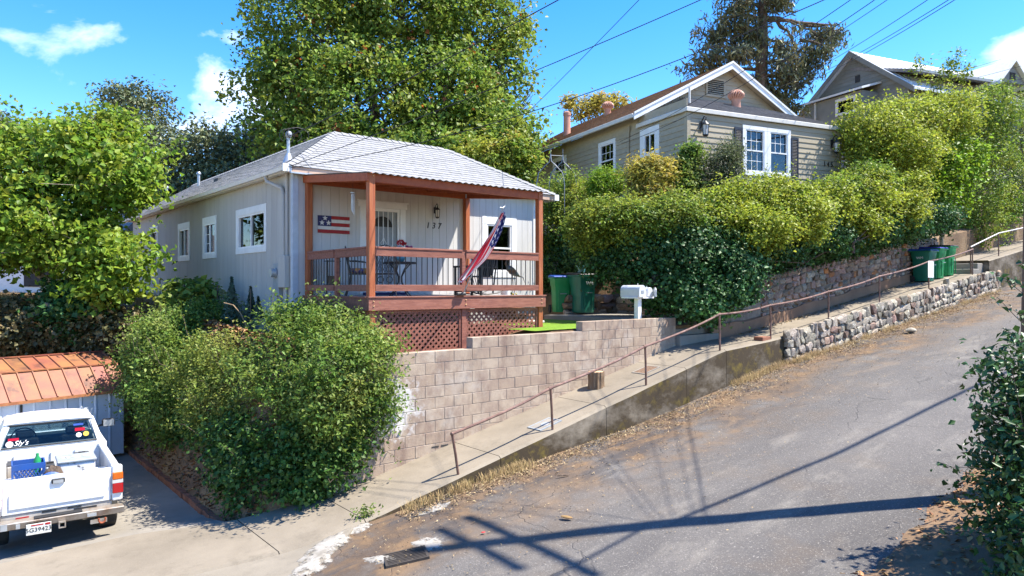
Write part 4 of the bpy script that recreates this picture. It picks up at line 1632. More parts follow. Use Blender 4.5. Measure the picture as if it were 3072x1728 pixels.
# service mast with weatherhead
mz = EZ + (0.0 - eL) / (rl - eL) * (RZ - EZ)
ms = Th('service_mast', 'grey electrical service mast and weatherhead on the porch house roof corner', 'mast', ST, (-0.05, 3.7, mz))
ms.part('pipe', MB().tube([(-0.05, 3.7, mz - 0.25), (-0.05, 3.7, mz + 0.5)], 0.036, 10), 'galv', smooth=True)
ms.part('flashing_cone', MB().lathe([(0.14, -0.12), (0.05, 0.12)], (-0.05, 3.7, mz), 12), 'galv', smooth=True)
ms.part('weatherhead', MB().ball((-0.05, 3.68, mz + 0.54), 0.075, rz=0.09), 'metal_grey', smooth=True)
for k in range(3):
    c = Vector((-0.05, 3.66, mz + 0.5))
    loop = [c + Vector((0.17 * math.cos(a) * (1 + 0.25 * k) - 0.05 + 0.12 * k, -0.02 * k, 0.15 * math.sin(a) + 0.03 * k)) for a in [R(x) for x in range(-60, 260, 25)]]
    ms.part('drip_loop', MB().tube(loop, 0.008, 5), 'cable', smooth=True)
# meter and panel
mt = Th('electric_meter', 'round glass electric meter and grey panel box with conduits on the side wall', 'meter', ST, (WU - 0.1, 3.35, -0.6))
mt.part('panel_box', MB().box(WU - 0.13, WU - 0.008, 2.98, 3.34, -0.02, 0.66), 'siding_side', bevel=0.008)
mt.part('meter_base', MB().box(WU - 0.11, WU - 0.008, 3.36, 3.68, -0.2, 0.5), 'metal_grey', bevel=0.008)
mb = MB()
for x0, x1, r in ((WU - 0.115, WU - 0.14, 0.115), (WU - 0.14, WU - 0.23, 0.095)):
    mb.tube([(x0, 3.52, 0.3), (x1, 3.52, 0.3)], r, 18)
mt.part('meter_glass', mb, 'galv', smooth=True)
for v, z0, r in ((3.1, -0.02, 0.03), (3.42, -0.2, 0.03), (3.55, -0.2, 0.035), (3.2, -0.02, 0.02)):
    mt.part('conduit', MB().tube([(WU - 0.05, v, z0), (WU - 0.05, v, -1.05)], r, 8), 'siding_side', smooth=True)
mt.part('gas_meter', MB().box(WU - 0.16, WU - 0.02, 3.0, 3.22, -0.75, -0.42), 'metal_grey', bevel=0.02)
mt.part('mast_conduit', MB().tube([(WU - 0.05, 3.05, 0.66), (WU - 0.05, 3.05, 2.44)], 0.03, 8), 'siding_side', smooth=True)

# ------------------------------------------------------------------ porch
po = Th('porch', 'red stained timber porch with railings, lattice skirt and low roof', 'porch', ST, (2.06, 1.4, -1.3))
PW, PD, ZK = 4.13, 2.72, -0.19
s = 0.062
rise = 0.29 / 2.8


def zbm(v):
    return 1.92 + rise * max(0, v)


for (u, v) in ((0, 0), (PW, 0), (0, PD), (PW, PD)):
    po.part('post', MB().box(u - s, u + s, v - s, v + s, -1.45, zbm(v) + (0.165 if v < 1 else 0.0)), 'redwood_post', bevel=0.006)
po.part('rail_post', MB().box(2.065 - 0.045, 2.065 + 0.045, -0.045, 0.045, -0.44, 0.70), 'stain_brown', bevel=0.004)
po.part('rail_post', MB().box(-0.045, 0.045, 1.36 - 0.045, 1.36 + 0.045, -0.19, 0.70), 'stain_brown', bevel=0.004)
po.part('beam', MB().box(s + 0.002, PW - s - 0.002, -0.045, 0.045, 1.92, 2.07), 'redwood', bevel=0.004)
po.part('beam', MB().box(s + 0.002, PW - s - 0.002, PD - 0.05, PD + 0.04, zbm(PD) - 0.02, zbm(PD) + 0.12), 'redwood', bevel=0.004)
for u in (0, PW):
    y0, y1 = -0.07, PD + 0.06
    x0, x1 = (u - s - 0.045, u - s - 0.003) if u == 0 else (u - 0.045, u + 0.045)
    if u != 0:
        y0 = s + 0.002
        y1 = PD - s - 0.002
    po.part('beam', MB().hexa([(x0, y0, zbm(y0)), (x1, y0, zbm(y0)), (x1, y1, zbm(y1)), (x0, y1, zbm(y1)), (x0, y0, zbm(y0) + 0.15), (x1, y0, zbm(y0) + 0.15), (x1, y1, zbm(y1) + 0.15), (x0, y1, zbm(y1) + 0.15)]), 'redwood', bevel=0.004)
for k in range(1, 7):
    u = PW * k / 7
    y0, y1 = 0.05, PD - 0.055
    x0, x1 = u - 0.02, u + 0.02
    po.part('rafter', MB().hexa([(x0, y0, zbm(y0) + 0.06), (x1, y0, zbm(y0) + 0.06), (x1, y1, zbm(y1) + 0.06), (x0, y1, zbm(y1) + 0.06), (x0, y0, zbm(y0) + 0.148), (x1, y0, zbm(y0) + 0.148), (x1, y1, zbm(y1) + 0.148), (x0, y1, zbm(y1) + 0.148)]), 'redwood')
# corrugated roof sheets
n = 5
for i in range(n):
    a, b = -0.10 + i * (PW + 0.24) / n, -0.10 + (i + 1) * (PW + 0.24) / n + 0.02
    mb = MB()
    us_ = frange(a, b, 0.026)
    yy = [-0.13, 1.0, PD + 0.05]
    z_ = lambda u, v: zbm(v if v > 0 else 0) + 0.162 + rise * min(0, v) + 0.013 * math.sin(u * 2 * math.pi / 0.155) + 0.002 * i
    mb.grid(lambda u, v: (u, v, z_(u, v)), us_, yy)
    mb.grid(lambda u, v: (u, v, z_(u, v) + 0.004), us_, yy)
    po.part('roof_sheet', mb, 'shingle_grey', smooth=True)
# deck
w = (PD + 0.06) / 20
for i in range(20):
    v = -0.02 + i * w
    po.part('deck_board', MB().box(-0.06, PW + 0.06, v, v + w - 0.006, ZK - 0.035, ZK - 0.002), 'deck_paint')
po.part('rim_board', MB().box(-0.1, PW + 0.1, -0.11, -0.065, -0.44, ZK - 0.02), 'stain_brown', bevel=0.004)
po.part('rim_cap', MB().box(-0.11, PW + 0.11, -0.125, -0.025, ZK - 0.018, ZK + 0.008), 'stain_brown', bevel=0.003)
po.part('rim_board', MB().box(-0.108, -0.066, -0.063, PD + 0.05, -0.44, ZK - 0.02), 'stain_brown', bevel=0.004)
po.part('rim_cap', MB().box(-0.125, -0.025, -0.022, PD + 0.05, ZK - 0.018, ZK + 0.008), 'stain_brown', bevel=0.003)
po.part('rim_board', MB().box(PW + 0.066, PW + 0.108, -0.063, PD + 0.05, -0.44, ZK - 0.02), 'stain_brown')
for u in (0.0, 2.065, PW - 0.02):
    for z in (-0.27, -0.36):
        po.part('bolt', MB().ball((u, -0.113, z), 0.014, 8, 5), 'brass', smooth=True)
po.part('bolt', MB().ball((0.02, -0.066, 2.03), 0.016, 8, 5), 'brass', smooth=True)
po.part('bolt', MB().ball((PW, -0.066, 2.02), 0.016, 8, 5), 'brass', smooth=True)


def rail_bay(axis, a, b, off):
    def bx(p0, p1, q0, q1, z0, z1):
        return MB().box(p0, p1, off + q0, off + q1, z0, z1) if axis == 0 else MB().box(off + q0, off + q1, p0, p1, z0, z1)
    po.part('rail_cap', bx(a, b, -0.075, 0.07, 0.702, 0.738), 'stain_brown', bevel=0.003)
    po.part('top_rail', bx(a, b, -0.062, -0.024, 0.565, 0.70), 'stain_brown', bevel=0.003)
    po.part('bottom_rail', bx(a, b, -0.062, -0.024, -0.085, 0.035), 'stain_brown', bevel=0.003)
    nb = int((b - a) / 0.122)
    for k in range(nb):
        x = a + (b - a) * (k + 0.5) / nb
        p = (x, off + 0.0, 0) if axis == 0 else (off + 0.0, x, 0)
        po.part('baluster', MB().tube([(p[0], p[1], -0.075), (p[0], p[1], 0.64)], 0.0098, 6), 'iron_black', smooth=True)


rail_bay(0, s + 0.003, 2.065 - 0.048, 0.0)
rail_bay(0, 2.065 + 0.048, PW - s - 0.003, 0.0)
rail_bay(1, s + 0.003, 1.36 - 0.048, 0.0)
rail_bay(1, 1.36 + 0.048, PD - s - 0.003, 0.0)
# lattice


def lattice(axis, a, b, z0, z1, off, sgn):
    def P(x, z, d):
        return (x, off + d, z) if axis == 0 else (off + d, x, z)
    fr = MB()
    for (x0, x1, q0, q1) in ((a, b, z1 - 0.05, z1), (a, b, z0, z0 + 0.045), (a, a + 0.045, z0 + 0.045, z1 - 0.05), (b - 0.045, b, z0 + 0.045, z1 - 0.05)):
        if axis == 0:
            fr.box(x0, x1, off - 0.02, off + 0.0, q0, q1)
        else:
            fr.box(off - 0.02, off + 0.0, x0, x1, q0, q1)
    lp = po.part('lattice_panel', fr, 'stain_brown')
    clip = [(a + 0.03, z0 + 0.03), (b - 0.03, z0 + 0.03), (b - 0.03, z1 - 0.035), (a + 0.03, z1 - 0.035)]
    H = z1 - z0
    sp, w = 0.125, 0.042
    for dirn in (1, -1):
        x = a - H - 0.2
        while x < b + H:
            base = [(x, z0), (x + w * 1.414, z0), (x + w * 1.414 + H * dirn, z1), (x + H * dirn, z1)]
            if dirn == -1:
                base = [(x + H, z0), (x + H + w * 1.414, z0), (x + w * 1.414, z1), (x, z1)]
            c = clip_poly(base, clip)
            x += sp
            if len(c) < 3 or area2(c) < 0.002:
                continue
            d0 = -0.004 if dirn == 1 else 0.004
            po.part('slat', MB().prism([P(q[0], q[1], d0) for q in c], (0, 0.007, 0) if axis == 0 else (0.007, 0, 0)), 'stain_brown', parent=lp)


po.part('skirt_post', MB().box(2.065 - 0.05, 2.065 + 0.05, -0.05, 0.04, -1.35, -0.445), 'stain_brown')
lattice(0, s + 0.003, 2.012, -1.27, -0.45, -0.01, 1)
lattice(0, 2.118, PW - s - 0.003, -1.27, -0.45, -0.01, 1)
lattice(1, s + 0.003, PD, -1.2, -0.45, 0.0, 1)
# steps on the right side
for i in range(3):
    po.part('stair_tread', MB().box(PW + 0.115 + i * 0.30, PW + 0.41 + i * 0.30, 1.25, 2.55, ZK - 0.19 - i * 0.17, ZK - 0.14 - i * 0.17), 'stain_brown', bevel=0.003)
    po.part('stair_riser', MB().box(PW + 0.112 + i * 0.30, PW + 0.135 + i * 0.30, 1.27, 2.53, ZK - 0.36 - i * 0.17, ZK - 0.192 - i * 0.17), 'stain_brown')

# ------------------------------------------------------------------ things on and about the porch
wa = Th('flag_plaque', 'wooden wall plaque of red and white slats with three white stars', 'plaque', ST, (0.6, WV - 0.03, 1.16))
for i in range(5):
    z0 = 1.165 + i * 0.076
    a = 0.23 if i < 2 else 0.23 + 0.31
    wa.part('slat', MB().box(a, 0.97 + (0.012 if i % 2 else 0), WV - 0.035, WV - 0.012, z0, z0 + 0.072), 'red_paint' if i % 2 == 0 else 'white_paint')
wa.part('canton', MB().box(0.23, 0.535, WV - 0.036, WV - 0.012, 1.165 + 2 * 0.076, 1.165 + 5 * 0.076 - 0.004), 'blue_paint')
for (x, z) in ((0.385, 1.485), (0.315, 1.385), (0.465, 1.385)):
    pts = []
    for k in range(10):
        r = 0.06 if k % 2 == 0 else 0.026
        an = R(90 + k * 36)
        pts.append((x - r * math.cos(an), WV - 0.037, z + r * math.sin(an)))
    pts.reverse()
    wa.part('star', MB().prism(pts, (0, -0.012, 0)), 'white_paint')


def lantern(t, u, v, z, k=1.0, outv=(0, -1)):
    """Wall lantern: scroll arm, cap, glass cage, finial. Coordinates of the thing's frame."""
    ox, oy = outv
    c = (u + ox * 0.13 * k, v + oy * 0.13 * k)
    t.part('arm', MB().tube([(u, v, z + 0.02 * k), (u + ox * 0.03 * k, v + oy * 0.03 * k, z + 0.17 * k), (u + ox * 0.1 * k, v + oy * 0.1 * k, z + 0.24 * k), (c[0] + ox * 0.02 * k, c[1] + oy * 0.02 * k, z + 0.2 * k), (c[0], c[1], z + 0.13 * k)], 0.011 * k, 6), 'iron_black', smooth=True)
    t.part('wall_plate', MB().box(u - 0.04 * k, u + 0.04 * k, v - (0.012 if oy < 0 else 0), v + (0 if oy < 0 else 0.012), z - 0.03 * k, z + 0.15 * k), 'iron_black')
    t.part('lantern_cap', MB().lathe([(0.085 * k, 0.06 * k), (0.07 * k, 0.085 * k), (0.02 * k, 0.125 * k), (0.012 * k, 0.16 * k)], (c[0], c[1], z), 12), 'iron_black', smooth=True)
    t.part('lantern_glass', MB().lathe([(0.052 * k, -0.14 * k), (0.066 * k, 0.055 * k)], (c[0], c[1], z), 6), 'curtain')
    cg = MB()
    for i in range(6):
        a = 2 * math.pi * i / 6
        cg.tube([(c[0] + 0.055 * k * math.cos(a), c[1] + 0.055 * k * math.sin(a), z - 0.145 * k), (c[0] + 0.07 * k * math.cos(a), c[1] + 0.07 * k * math.sin(a), z + 0.06 * k)], 0.007 * k, 4)
    t.part('cage', cg, 'iron_black')
    t.part('base_ring', MB().lathe([(0.03 * k, -0.18 * k), (0.06 * k, -0.15 * k), (0.06 * k, -0.138 * k)], (c[0], c[1], z), 12), 'iron_black', smooth=True)


ln = Th('wall_lantern', 'small black carriage lantern above the house number on the porch wall', 'lantern', ST, (3.24, WV, 1.6))
lantern(ln, 3.24, WV - 0.008, 1.80, 0.85)
hn = Th('house_number', 'black house number 137 on the grey porch wall', 'house number', ST, (3.2, WV - 0.01, 1.4))
for i, ch in enumerate('137'):
    me = text_mesh(ch, 0.205, 0.006, shear=0.18)
    me.transform(Matrix.Rotation(R(90), 4, 'X'))
    me.materials.append(M['number_black'])
    hn.piece('digit', me, (3.03 + i * 0.165, WV - 0.016, 1.47))
wc = Th('wind_chime', 'silver tube wind chime hanging from the left porch beam', 'wind chime', ST, (0.05, 0.8, 1.4))
wc.part('cord', MB().tube([(0.05, 0.8, 1.99), (0.05, 0.8, 1.80)], 0.003, 4), 'cable')
wc.part('disc', MB().lathe([(0.05, 0), (0.05, 0.012)], (0.05, 0.8, 1.80), 12), 'galv')
for k in range(6):
    a = k * math.pi / 3
    L = 0.2 + 0.04 * k
    wc.part('chime', MB().tube([(0.05 + 0.027 * math.cos(a), 0.8 + 0.027 * math.sin(a), 1.78), (0.05 + 0.027 * math.cos(a), 0.8 + 0.027 * math.sin(a), 1.78 - L)], 0.0065, 7), 'galv', smooth=True)

# bistro table with vase and flowers
tu, tv = 1.30, 1.15
tb = Th('bistro_table', 'round black wrought iron bistro table on the porch', 'table', ST, (tu, tv, ZK))
tb.part('table_top', MB().lathe([(0.33, 0.66), (0.345, 0.675), (0.345, 0.69), (0.33, 0.70)], (tu, tv, ZK), 28), 'iron_black', smooth=True)
for k in range(4):
    a = k * math.pi / 2 + 0.4
    pts = [(r, z) for r, z in ((0.26, 0.66), (0.14, 0.55), (0.045, 0.40), (0.05, 0.28), (0.16, 0.10), (0.27, 0.0))]
    tb.part('leg', MB().tube([(tu + r * math.cos(a), tv + r * math.sin(a), ZK + z) for r, z in pts], 0.013, 6), 'iron_black', smooth=True)
vz = Th('flower_vase', 'teal glass vase of red, white and magenta flowers on the bistro table', 'vase', ST, (tu, tv, ZK + 0.7))
pmat('teal_glass', (0.12, 0.32, 0.34), (0.07, 0.22, 0.25), rough=0.15, spec=0.6)
pmat('petal_red', (0.5, 0.012, 0.02), (0.36, 0.01, 0.02), rough=0.6)
pmat('petal_magenta', (0.42, 0.02, 0.22), (0.3, 0.015, 0.16), rough=0.6)
pmat('petal_white', (0.72, 0.72, 0.74), rough=0.6)
pmat('petal_yellow', (0.6, 0.42, 0.05), rough=0.6)
pmat('stem_green', (0.06, 0.12, 0.03), rough=0.6)
vz.part('vessel', MB().lathe([(0.06, 0.0), (0.10, 0.05), (0.10, 0.12), (0.06, 0.18), (0.075, 0.21)], (tu, tv, ZK + 0.7), 16), 'teal_glass', smooth=True)
rf_ = random.Random(2)
for (dx, dz, mt_, r) in ((-0.12, 0.27, 'petal_yellow', 0.055), (0.0, 0.28, 'petal_white', 0.075), (0.02, 0.40, 'petal_red', 0.085), (0.10, 0.38, 'petal_red', 0.06), (0.17, 0.28, 'petal_magenta', 0.09), (0.24, 0.29, 'petal_magenta', 0.06)):
    c = Vector((tu + dx, tv - 0.02 + rf_.uniform(-0.05, 0.05), ZK + 0.7 + dz))
    fl = MB()
    for _ in range(26):
        d = Vector((rf_.gauss(0, 1), rf_.gauss(0, 1), rf_.gauss(0.3, 1))).normalized()
        t_ = d.orthogonal().normalized()
        b_ = d.cross(t_)
        p = c + d * r * 0.55
        fl.add([p - t_ * r * 0.35, p + d * r * 0.5 + b_ * r * 0.3, p + t_ * r * 0.35, p + d * r * 0.5 - b_ * r * 0.3], [(0, 1, 2), (0, 2, 3)])
    vz.part('blossom', fl, mt_)
    vz.part('stem', MB().tube([(tu, tv, ZK + 0.82), c], 0.005, 4), 'stem_green')


def iron_chair(name, label, u, v, yaw, group):
    """Wrought iron arm chair: hoop back with scrolls, seat ring, arms, legs. Local x right, y back."""
    t = Th(name, label, 'chair', ST, (u, v, ZK), rot=yaw, group=group)
    t.base = (0, 0, 0)
    t.part('seat', MB().lathe([(0.22, 0.43), (0.225, 0.445), (0.2, 0.455)], seg=20), 'iron_black', smooth=True)
    hoop = [(-0.21, 0.16, 0.45), (-0.23, 0.22, 0.65), (-0.2, 0.25, 0.85), (-0.1, 0.27, 0.97), (0, 0.275, 1.0), (0.1, 0.27, 0.97), (0.2, 0.25, 0.85), (0.23, 0.22, 0.65), (0.21, 0.16, 0.45)]
    t.part('back_hoop', MB().tube(hoop, 0.011, 6), 'iron_black', smooth=True)
    mesh_ = MB()
    for k in range(-4, 5):
        for sg_ in (-1, 1):
            a = (k * 0.05, 0.2, 0.47)
            b = (max(-0.21, min(0.21, k * 0.05 + sg_ * 0.2)), 0.255, 0.92)
            mesh_.tube([a, b], 0.004, 4)
    t.part('back_lattice', mesh_, 'iron_black')
    for sx in (-1, 1):
        t.part('arm', MB().tube([(sx * 0.22, 0.2, 0.7), (sx * 0.26, 0.05, 0.7), (sx * 0.27, -0.12, 0.68), (sx * 0.25, -0.2, 0.6), (sx * 0.22, -0.15, 0.45)], 0.010, 6), 'iron_black', smooth=True)
        t.part('leg', MB().tube([(sx * 0.18, -0.15, 0.44), (sx * 0.2, -0.2, 0.2), (sx * 0.22, -0.24, 0.0)], 0.011, 6), 'iron_black', smooth=True)
        t.part('leg', MB().tube([(sx * 0.18, 0.16, 0.44), (sx * 0.2, 0.2, 0.2), (sx * 0.22, 0.27, 0.0)], 0.011, 6), 'iron_black', smooth=True)
        cx = sx * 0.09
        t.part('scroll', MB().tube([(cx + 0.06 * math.cos(R(a)), -0.21, 0.33 + 0.06 * math.sin(R(a))) for a in range(0, 360, 30)], 0.008, 5, closed=True), 'iron_black', smooth=True)
    return t


pmat('cushion', (0.07, 0.07, 0.22), (0.45, 0.22, 0.06), scale=9, detail=2, rough=0.9, ramp=(0.45, 0.55))
iron_chair('iron_chair', 'black wrought iron chair behind the left railing, holding a patterned cushion', 0.42, 1.25, R(60), 'wrought iron porch chairs')
cu_ = Th('cushion', 'orange and blue patterned cushion on the iron chair', 'cushion', ST, (0.42, 1.25, ZK + 0.455))
cu_.part('pad', MB().box(0.25, 0.6, 1.08, 1.42, ZK + 0.458, ZK + 0.56), 'cushion', bevel=0.04)
iron_chair('iron_chair', 'black wrought iron chair between the corner post and the bistro table', 0.72, 0.75, R(150), 'wrought iron porch chairs')
# plant stand
ps = Th('plant_stand', 'tall black iron plant stand with two shelves in the left porch corner', 'plant stand', ST, (0.35, 2.3, ZK))
for z in (0.22, 0.72):
    ps.part('shelf', MB().lathe([(0.17, z), (0.175, z + 0.015)], (0.35, 2.3, ZK), 16), 'iron_black')
for k in range(4):
    a = k * math.pi / 2 + 0.3
    ps.part('leg', MB().tube([(0.35 + 0.19 * math.cos(a), 2.3 + 0.19 * math.sin(a), ZK), (0.35 + 0.15 * math.cos(a), 2.3 + 0.15 * math.sin(a), ZK + 0.4), (0.35 + 0.165 * math.cos(a), 2.3 + 0.165 * math.sin(a), ZK + 0.75)], 0.01, 6), 'iron_black')
pt = Th('flower_pot', 'dark clay pot on the lower shelf of the plant stand', 'pot', ST, (0.35, 2.3, ZK + 0.236))
pt.part('bowl', MB().lathe([(0.09, 0), (0.13, 0.16), (0.14, 0.18)], (0.35, 2.3, ZK + 0.236), 16), 'bark', smooth=True)
# old sewing stand and rocker on the right bay
sw = Th('iron_side_table', 'square black side table with fretwork sides behind the right railing', 'table', ST, (2.75, 0.75, ZK))
sw.part('table_top', MB().box(2.5, 3.0, 0.55, 0.95, ZK + 0.60, ZK + 0.64), 'iron_black', bevel=0.005)
for (x, y) in ((2.53, 0.58), (2.97, 0.58), (2.53, 0.92), (2.97, 0.92)):
    sw.part('leg', MB().box(x - 0.02, x + 0.02, y - 0.02, y + 0.02, ZK, ZK + 0.6), 'iron_black')
for k in range(7):
    fz = MB()
    x = 2.57 + k * 0.06
    fz.tube([(x, 0.575, ZK + 0.1), (x + 0.03, 0.575, ZK + 0.25), (x - 0.02, 0.575, ZK + 0.4), (x + 0.02, 0.575, ZK + 0.6)], 0.009, 5)
    sw.part('fret', fz, 'iron_black')
sw.part('shelf', MB().box(2.52, 2.98, 0.57, 0.93, ZK + 0.08, ZK + 0.11), 'iron_black')
cd = Th('candle_jar', 'white and black candle jar on the black side table', 'candle', ST, (2.85, 0.75, ZK + 0.64))
cd.part('jar', MB().lathe([(0.035, 0), (0.035, 0.14)], (2.85, 0.75, ZK + 0.64), 12), 'trim_white')
cd.part('lid', MB().lathe([(0.037, 0.14), (0.02, 0.17)], (2.85, 0.75, ZK + 0.64), 12), 'iron_black')
rk = Th('rocking_chair', 'black slatted rocking chair in front of the porch window', 'chair', ST, (3.3, 1.1, ZK))
for sy in (0.82, 1.38):
    rk.part('rocker', MB().tube([(2.85, sy, ZK + 0.09), (3.1, sy, ZK + 0.03), (3.35, sy, ZK + 0.02), (3.6, sy, ZK + 0.05), (3.8, sy, ZK + 0.12)], 0.016, 6), 'iron_black', smooth=True)
    rk.part('leg', MB().tube([(3.08, sy, ZK + 0.03), (3.1, sy, ZK + 0.62)], 0.018, 6), 'iron_black')
    rk.part('leg', MB().tube([(3.48, sy, ZK + 0.03), (3.62, sy, ZK + 1.02)], 0.018, 6), 'iron_black')
    rk.part('arm', MB().box(3.03, 3.58, sy - 0.03, sy + 0.03, ZK + 0.61, ZK + 0.635), 'iron_black')
rk.part('seat', MB().box(3.06, 3.52, 0.84, 1.36, ZK + 0.40, ZK + 0.43), 'iron_black', bevel=0.01)
for k in range(7):
    y = 0.88 + k * 0.075
    rk.part('back_slat', MB().hexa([(3.50, y, ZK + 0.43), (3.53, y, ZK + 0.43), (3.53, y + 0.05, ZK + 0.43), (3.50, y + 0.05, ZK + 0.43), (3.60, y, ZK + 1.0), (3.63, y, ZK + 1.0), (3.63, y + 0.05, ZK + 1.0), (3.60, y + 0.05, ZK + 1.0)]), 'iron_black')
# metal heron
he = Th('metal_heron', 'blue green painted metal heron sculpture beside the right porch post', 'sculpture', ST, (3.72, 0.45, ZK))
pmat('heron', (0.04, 0.11, 0.14), (0.16, 0.085, 0.03), scale=9, rough=0.4, metallic=0.4)
hu, hv = 3.72, 0.45
bd = [(hu - 0.14, hv, ZK + 0.62), (hu - 0.08, hv, ZK + 0.60), (hu, hv, ZK + 0.54), (hu + 0.12, hv, ZK + 0.47), (hu + 0.24, hv, ZK + 0.41)]
he.part('body', MB().tube(bd, [0.02, 0.065, 0.085, 0.06, 0.01], 10), 'heron', smooth=True)
he.part('neck', MB().tube([(hu - 0.12, hv, ZK + 0.62), (hu - 0.17, hv, ZK + 0.70), (hu - 0.13, hv, ZK + 0.79), (hu - 0.15, hv, ZK + 0.87), (hu - 0.17, hv, ZK + 0.88)], [0.028, 0.022, 0.018, 0.022, 0.02], 8), 'heron', smooth=True)
he.part('beak', MB().tube([(hu - 0.17, hv, ZK + 0.88), (hu - 0.28, hv, ZK + 0.86)], 0.012, 6, 0.002), 'iron_black')
for k in (0, 0.08):
    he.part('leg', MB().tube([(hu + 0.02 + k, hv + k * 0.3, ZK + 0.48), (hu + 0.04 + k, hv + k * 0.3, ZK + 0.24), (hu + k, hv + k * 0.3, ZK)], 0.009, 5), 'iron_black')
he.part('tail', MB().tube([(hu + 0.22, hv, ZK + 0.42), (hu + 0.33, hv, ZK + 0.40), (hu + 0.38, hv, ZK + 0.28)], 0.018, 6, 0.004), 'heron')

# flag on its staff at the front of the porch
fb = Vector((1.99, -0.14, -0.12))
tipw = ST.l(at(1508, 628, 13.62))
fp = Th('flag_staff', 'stars and stripes flag hanging furled from a slanted staff on the porch', 'flag', ST, tuple(fb))
fp.part('bracket', MB().box(1.80, 2.03, -0.19, -0.127, -0.18, -0.11), 'iron_black', bevel=0.02)
fp.part('staff', MB().tube([fb, tipw], 0.013, 8), 'galv', smooth=True)
fp.part('finial', MB().tube([tipw + Vector((-0.07, 0, 0.03)), tipw + Vector((0, 0, 0.03)), tipw + Vector((0.06, 0, 0.07))], 0.012, 6, 0.003).ball(tipw + Vector((0, 0, 0.02)), 0.022), 'galv', smooth=True)


def flag_cloth():
    m, N, L, b = node_mat('flag_cloth', 0.8, 0.2)
    k = NB(N, L)
    uvn = N.new('ShaderNodeUVMap')
    uvn.uv_map = 'UVMap'
    sp = N.new('ShaderNodeSeparateXYZ')
    L.new(uvn.outputs[0], sp.inputs[0])
    x, y = sp.outputs['X'], sp.outputs['Y']
    st_ = k.math('GREATER_THAN', k.math('MODULO', k.math('MULTIPLY', y, 6.5), 1.0), 0.5)
    colr = k.mix(st_, (0.50, 0.02, 0.045), (0.66, 0.64, 0.66))
    can = k.math('MULTIPLY', k.math('LESS_THAN', x, 0.42), k.math('GREATER_THAN', y, 0.46))
    sc_ = N.new('ShaderNodeVectorMath')
    sc_.operation = 'MULTIPLY'
    L.new(uvn.outputs[0], sc_.inputs[0])
    sc_.inputs[1].default_value = (14, 11, 1)
    vr = k.voronoi(sc_.outputs[0], 1.0, 'F1', 0.0)
    star = k.math('LESS_THAN', vr, 0.27)
    colr = k.mix(can, colr, k.mix(star, (0.03, 0.035, 0.16), (0.66, 0.66, 0.7)))
    L.new(colr, b.inputs['Base Color'])
    tr = N.new('ShaderNodeBsdfTranslucent')
    L.new(colr, tr.inputs['Color'])
    ms_ = N.new('ShaderNodeMixShader')
    ms_.inputs[0].default_value = 0.3
    L.new(b.outputs[0], ms_.inputs[1])
    L.new(tr.outputs[0], ms_.inputs[2])
    L.new(ms_.outputs[0], N['Material Output'].inputs['Surface'])


flag_cloth()
ns, ntt = 26, 34
top_ = tipw - Vector((0.0, 0, 0.06))
endw = ST.l(at(1379, 842, 13.3))
V, UV = [], []
axis = (endw - top_)
sidev = Vector((0.75, -0.1, -0.35)).normalized()
outv = Vector((0, -1, 0))
for i in range(ns + 1):
    s_ = i / ns
    c = top_ + axis * s_ + Vector((0, 0, -0.05)) * math.sin(math.pi * s_)
    wdt = 0.045 + 0.20 * math.sin(math.pi * min(1, s_ * 0.95 + 0.02)) ** 0.8 * (1.0 if s_ < 0.6 else 1 - 0.55 * (s_ - 0.6) / 0.4)
    for j in range(ntt + 1):
        t_ = j / ntt
        fold = 0.055 * math.sin(t_ * 15 + s_ * 2.0) * (0.4 + 0.8 * s_) + 0.03 * math.sin(t_ * 31 + 1.3 + 3 * s_)
        p = c + sidev * (wdt * (0.15 - 1 + t_) * 1.0 + wdt * 0.75) + outv * fold + Vector((0, 0, -0.03 * math.sin(t_ * 9 + s_ * 5)))
        V.append(p - fb)
        UV.append((s_, t_))
F = []
for i in range(ns):
    for j in range(ntt):
        a = i * (ntt + 1) + j
        F.append((a, a + 1, a + ntt + 2, a + ntt + 1))
me = bpy.data.meshes.new('flag_cloth')
me.from_pydata([tuple(p) for p in V], [], F)
uvl = me.uv_layers.new(name='UVMap')
for lp in me.loops:
    uvl.data[lp.index].uv = UV[lp.vertex_index]
me.polygons.foreach_set('use_smooth', [True] * len(me.polygons))
fp.part('cloth', me, 'flag_cloth')

# pots on the steps
pmat('terracotta', (0.34, 0.09, 0.04), (0.27, 0.07, 0.03), rough=0.8)
bk_ = Th('plastic_bucket', 'white plastic bucket on the porch steps', 'bucket', ST, (PW + 0.26, 1.5, ZK - 0.14))
bk_.part('shell', MB().lathe([(0.095, 0), (0.125, 0.27), (0.135, 0.27), (0.135, 0.29)], (PW + 0.26, 1.5, ZK - 0.14), 18), 'vinyl_white', smooth=True)
p2 = Th('flower_pot', 'red clay pot of yellow flowers on the lower porch step', 'pot', ST, (PW + 0.58, 1.55, ZK - 0.31))
p2.part('pot', MB().lathe([(0.09, 0), (0.12, 0.13), (0.13, 0.13), (0.13, 0.16)], (PW + 0.58, 1.55, ZK - 0.31), 16), 'terracotta', smooth=True)
fl = MB()
lf = MB()
for k in range(22):
    c = Vector((PW + 0.58 + rf_.uniform(-0.12, 0.12), 1.55 + rf_.uniform(-0.12, 0.12), ZK - 0.1 + rf_.uniform(-0.04, 0.13)))
    (fl if k % 3 == 0 else lf).ball(c, rf_.uniform(0.018, 0.032), 6, 4)
p2.part('leaves', lf, 'stem_green')
p2.part('blossoms', fl, 'petal_yellow')

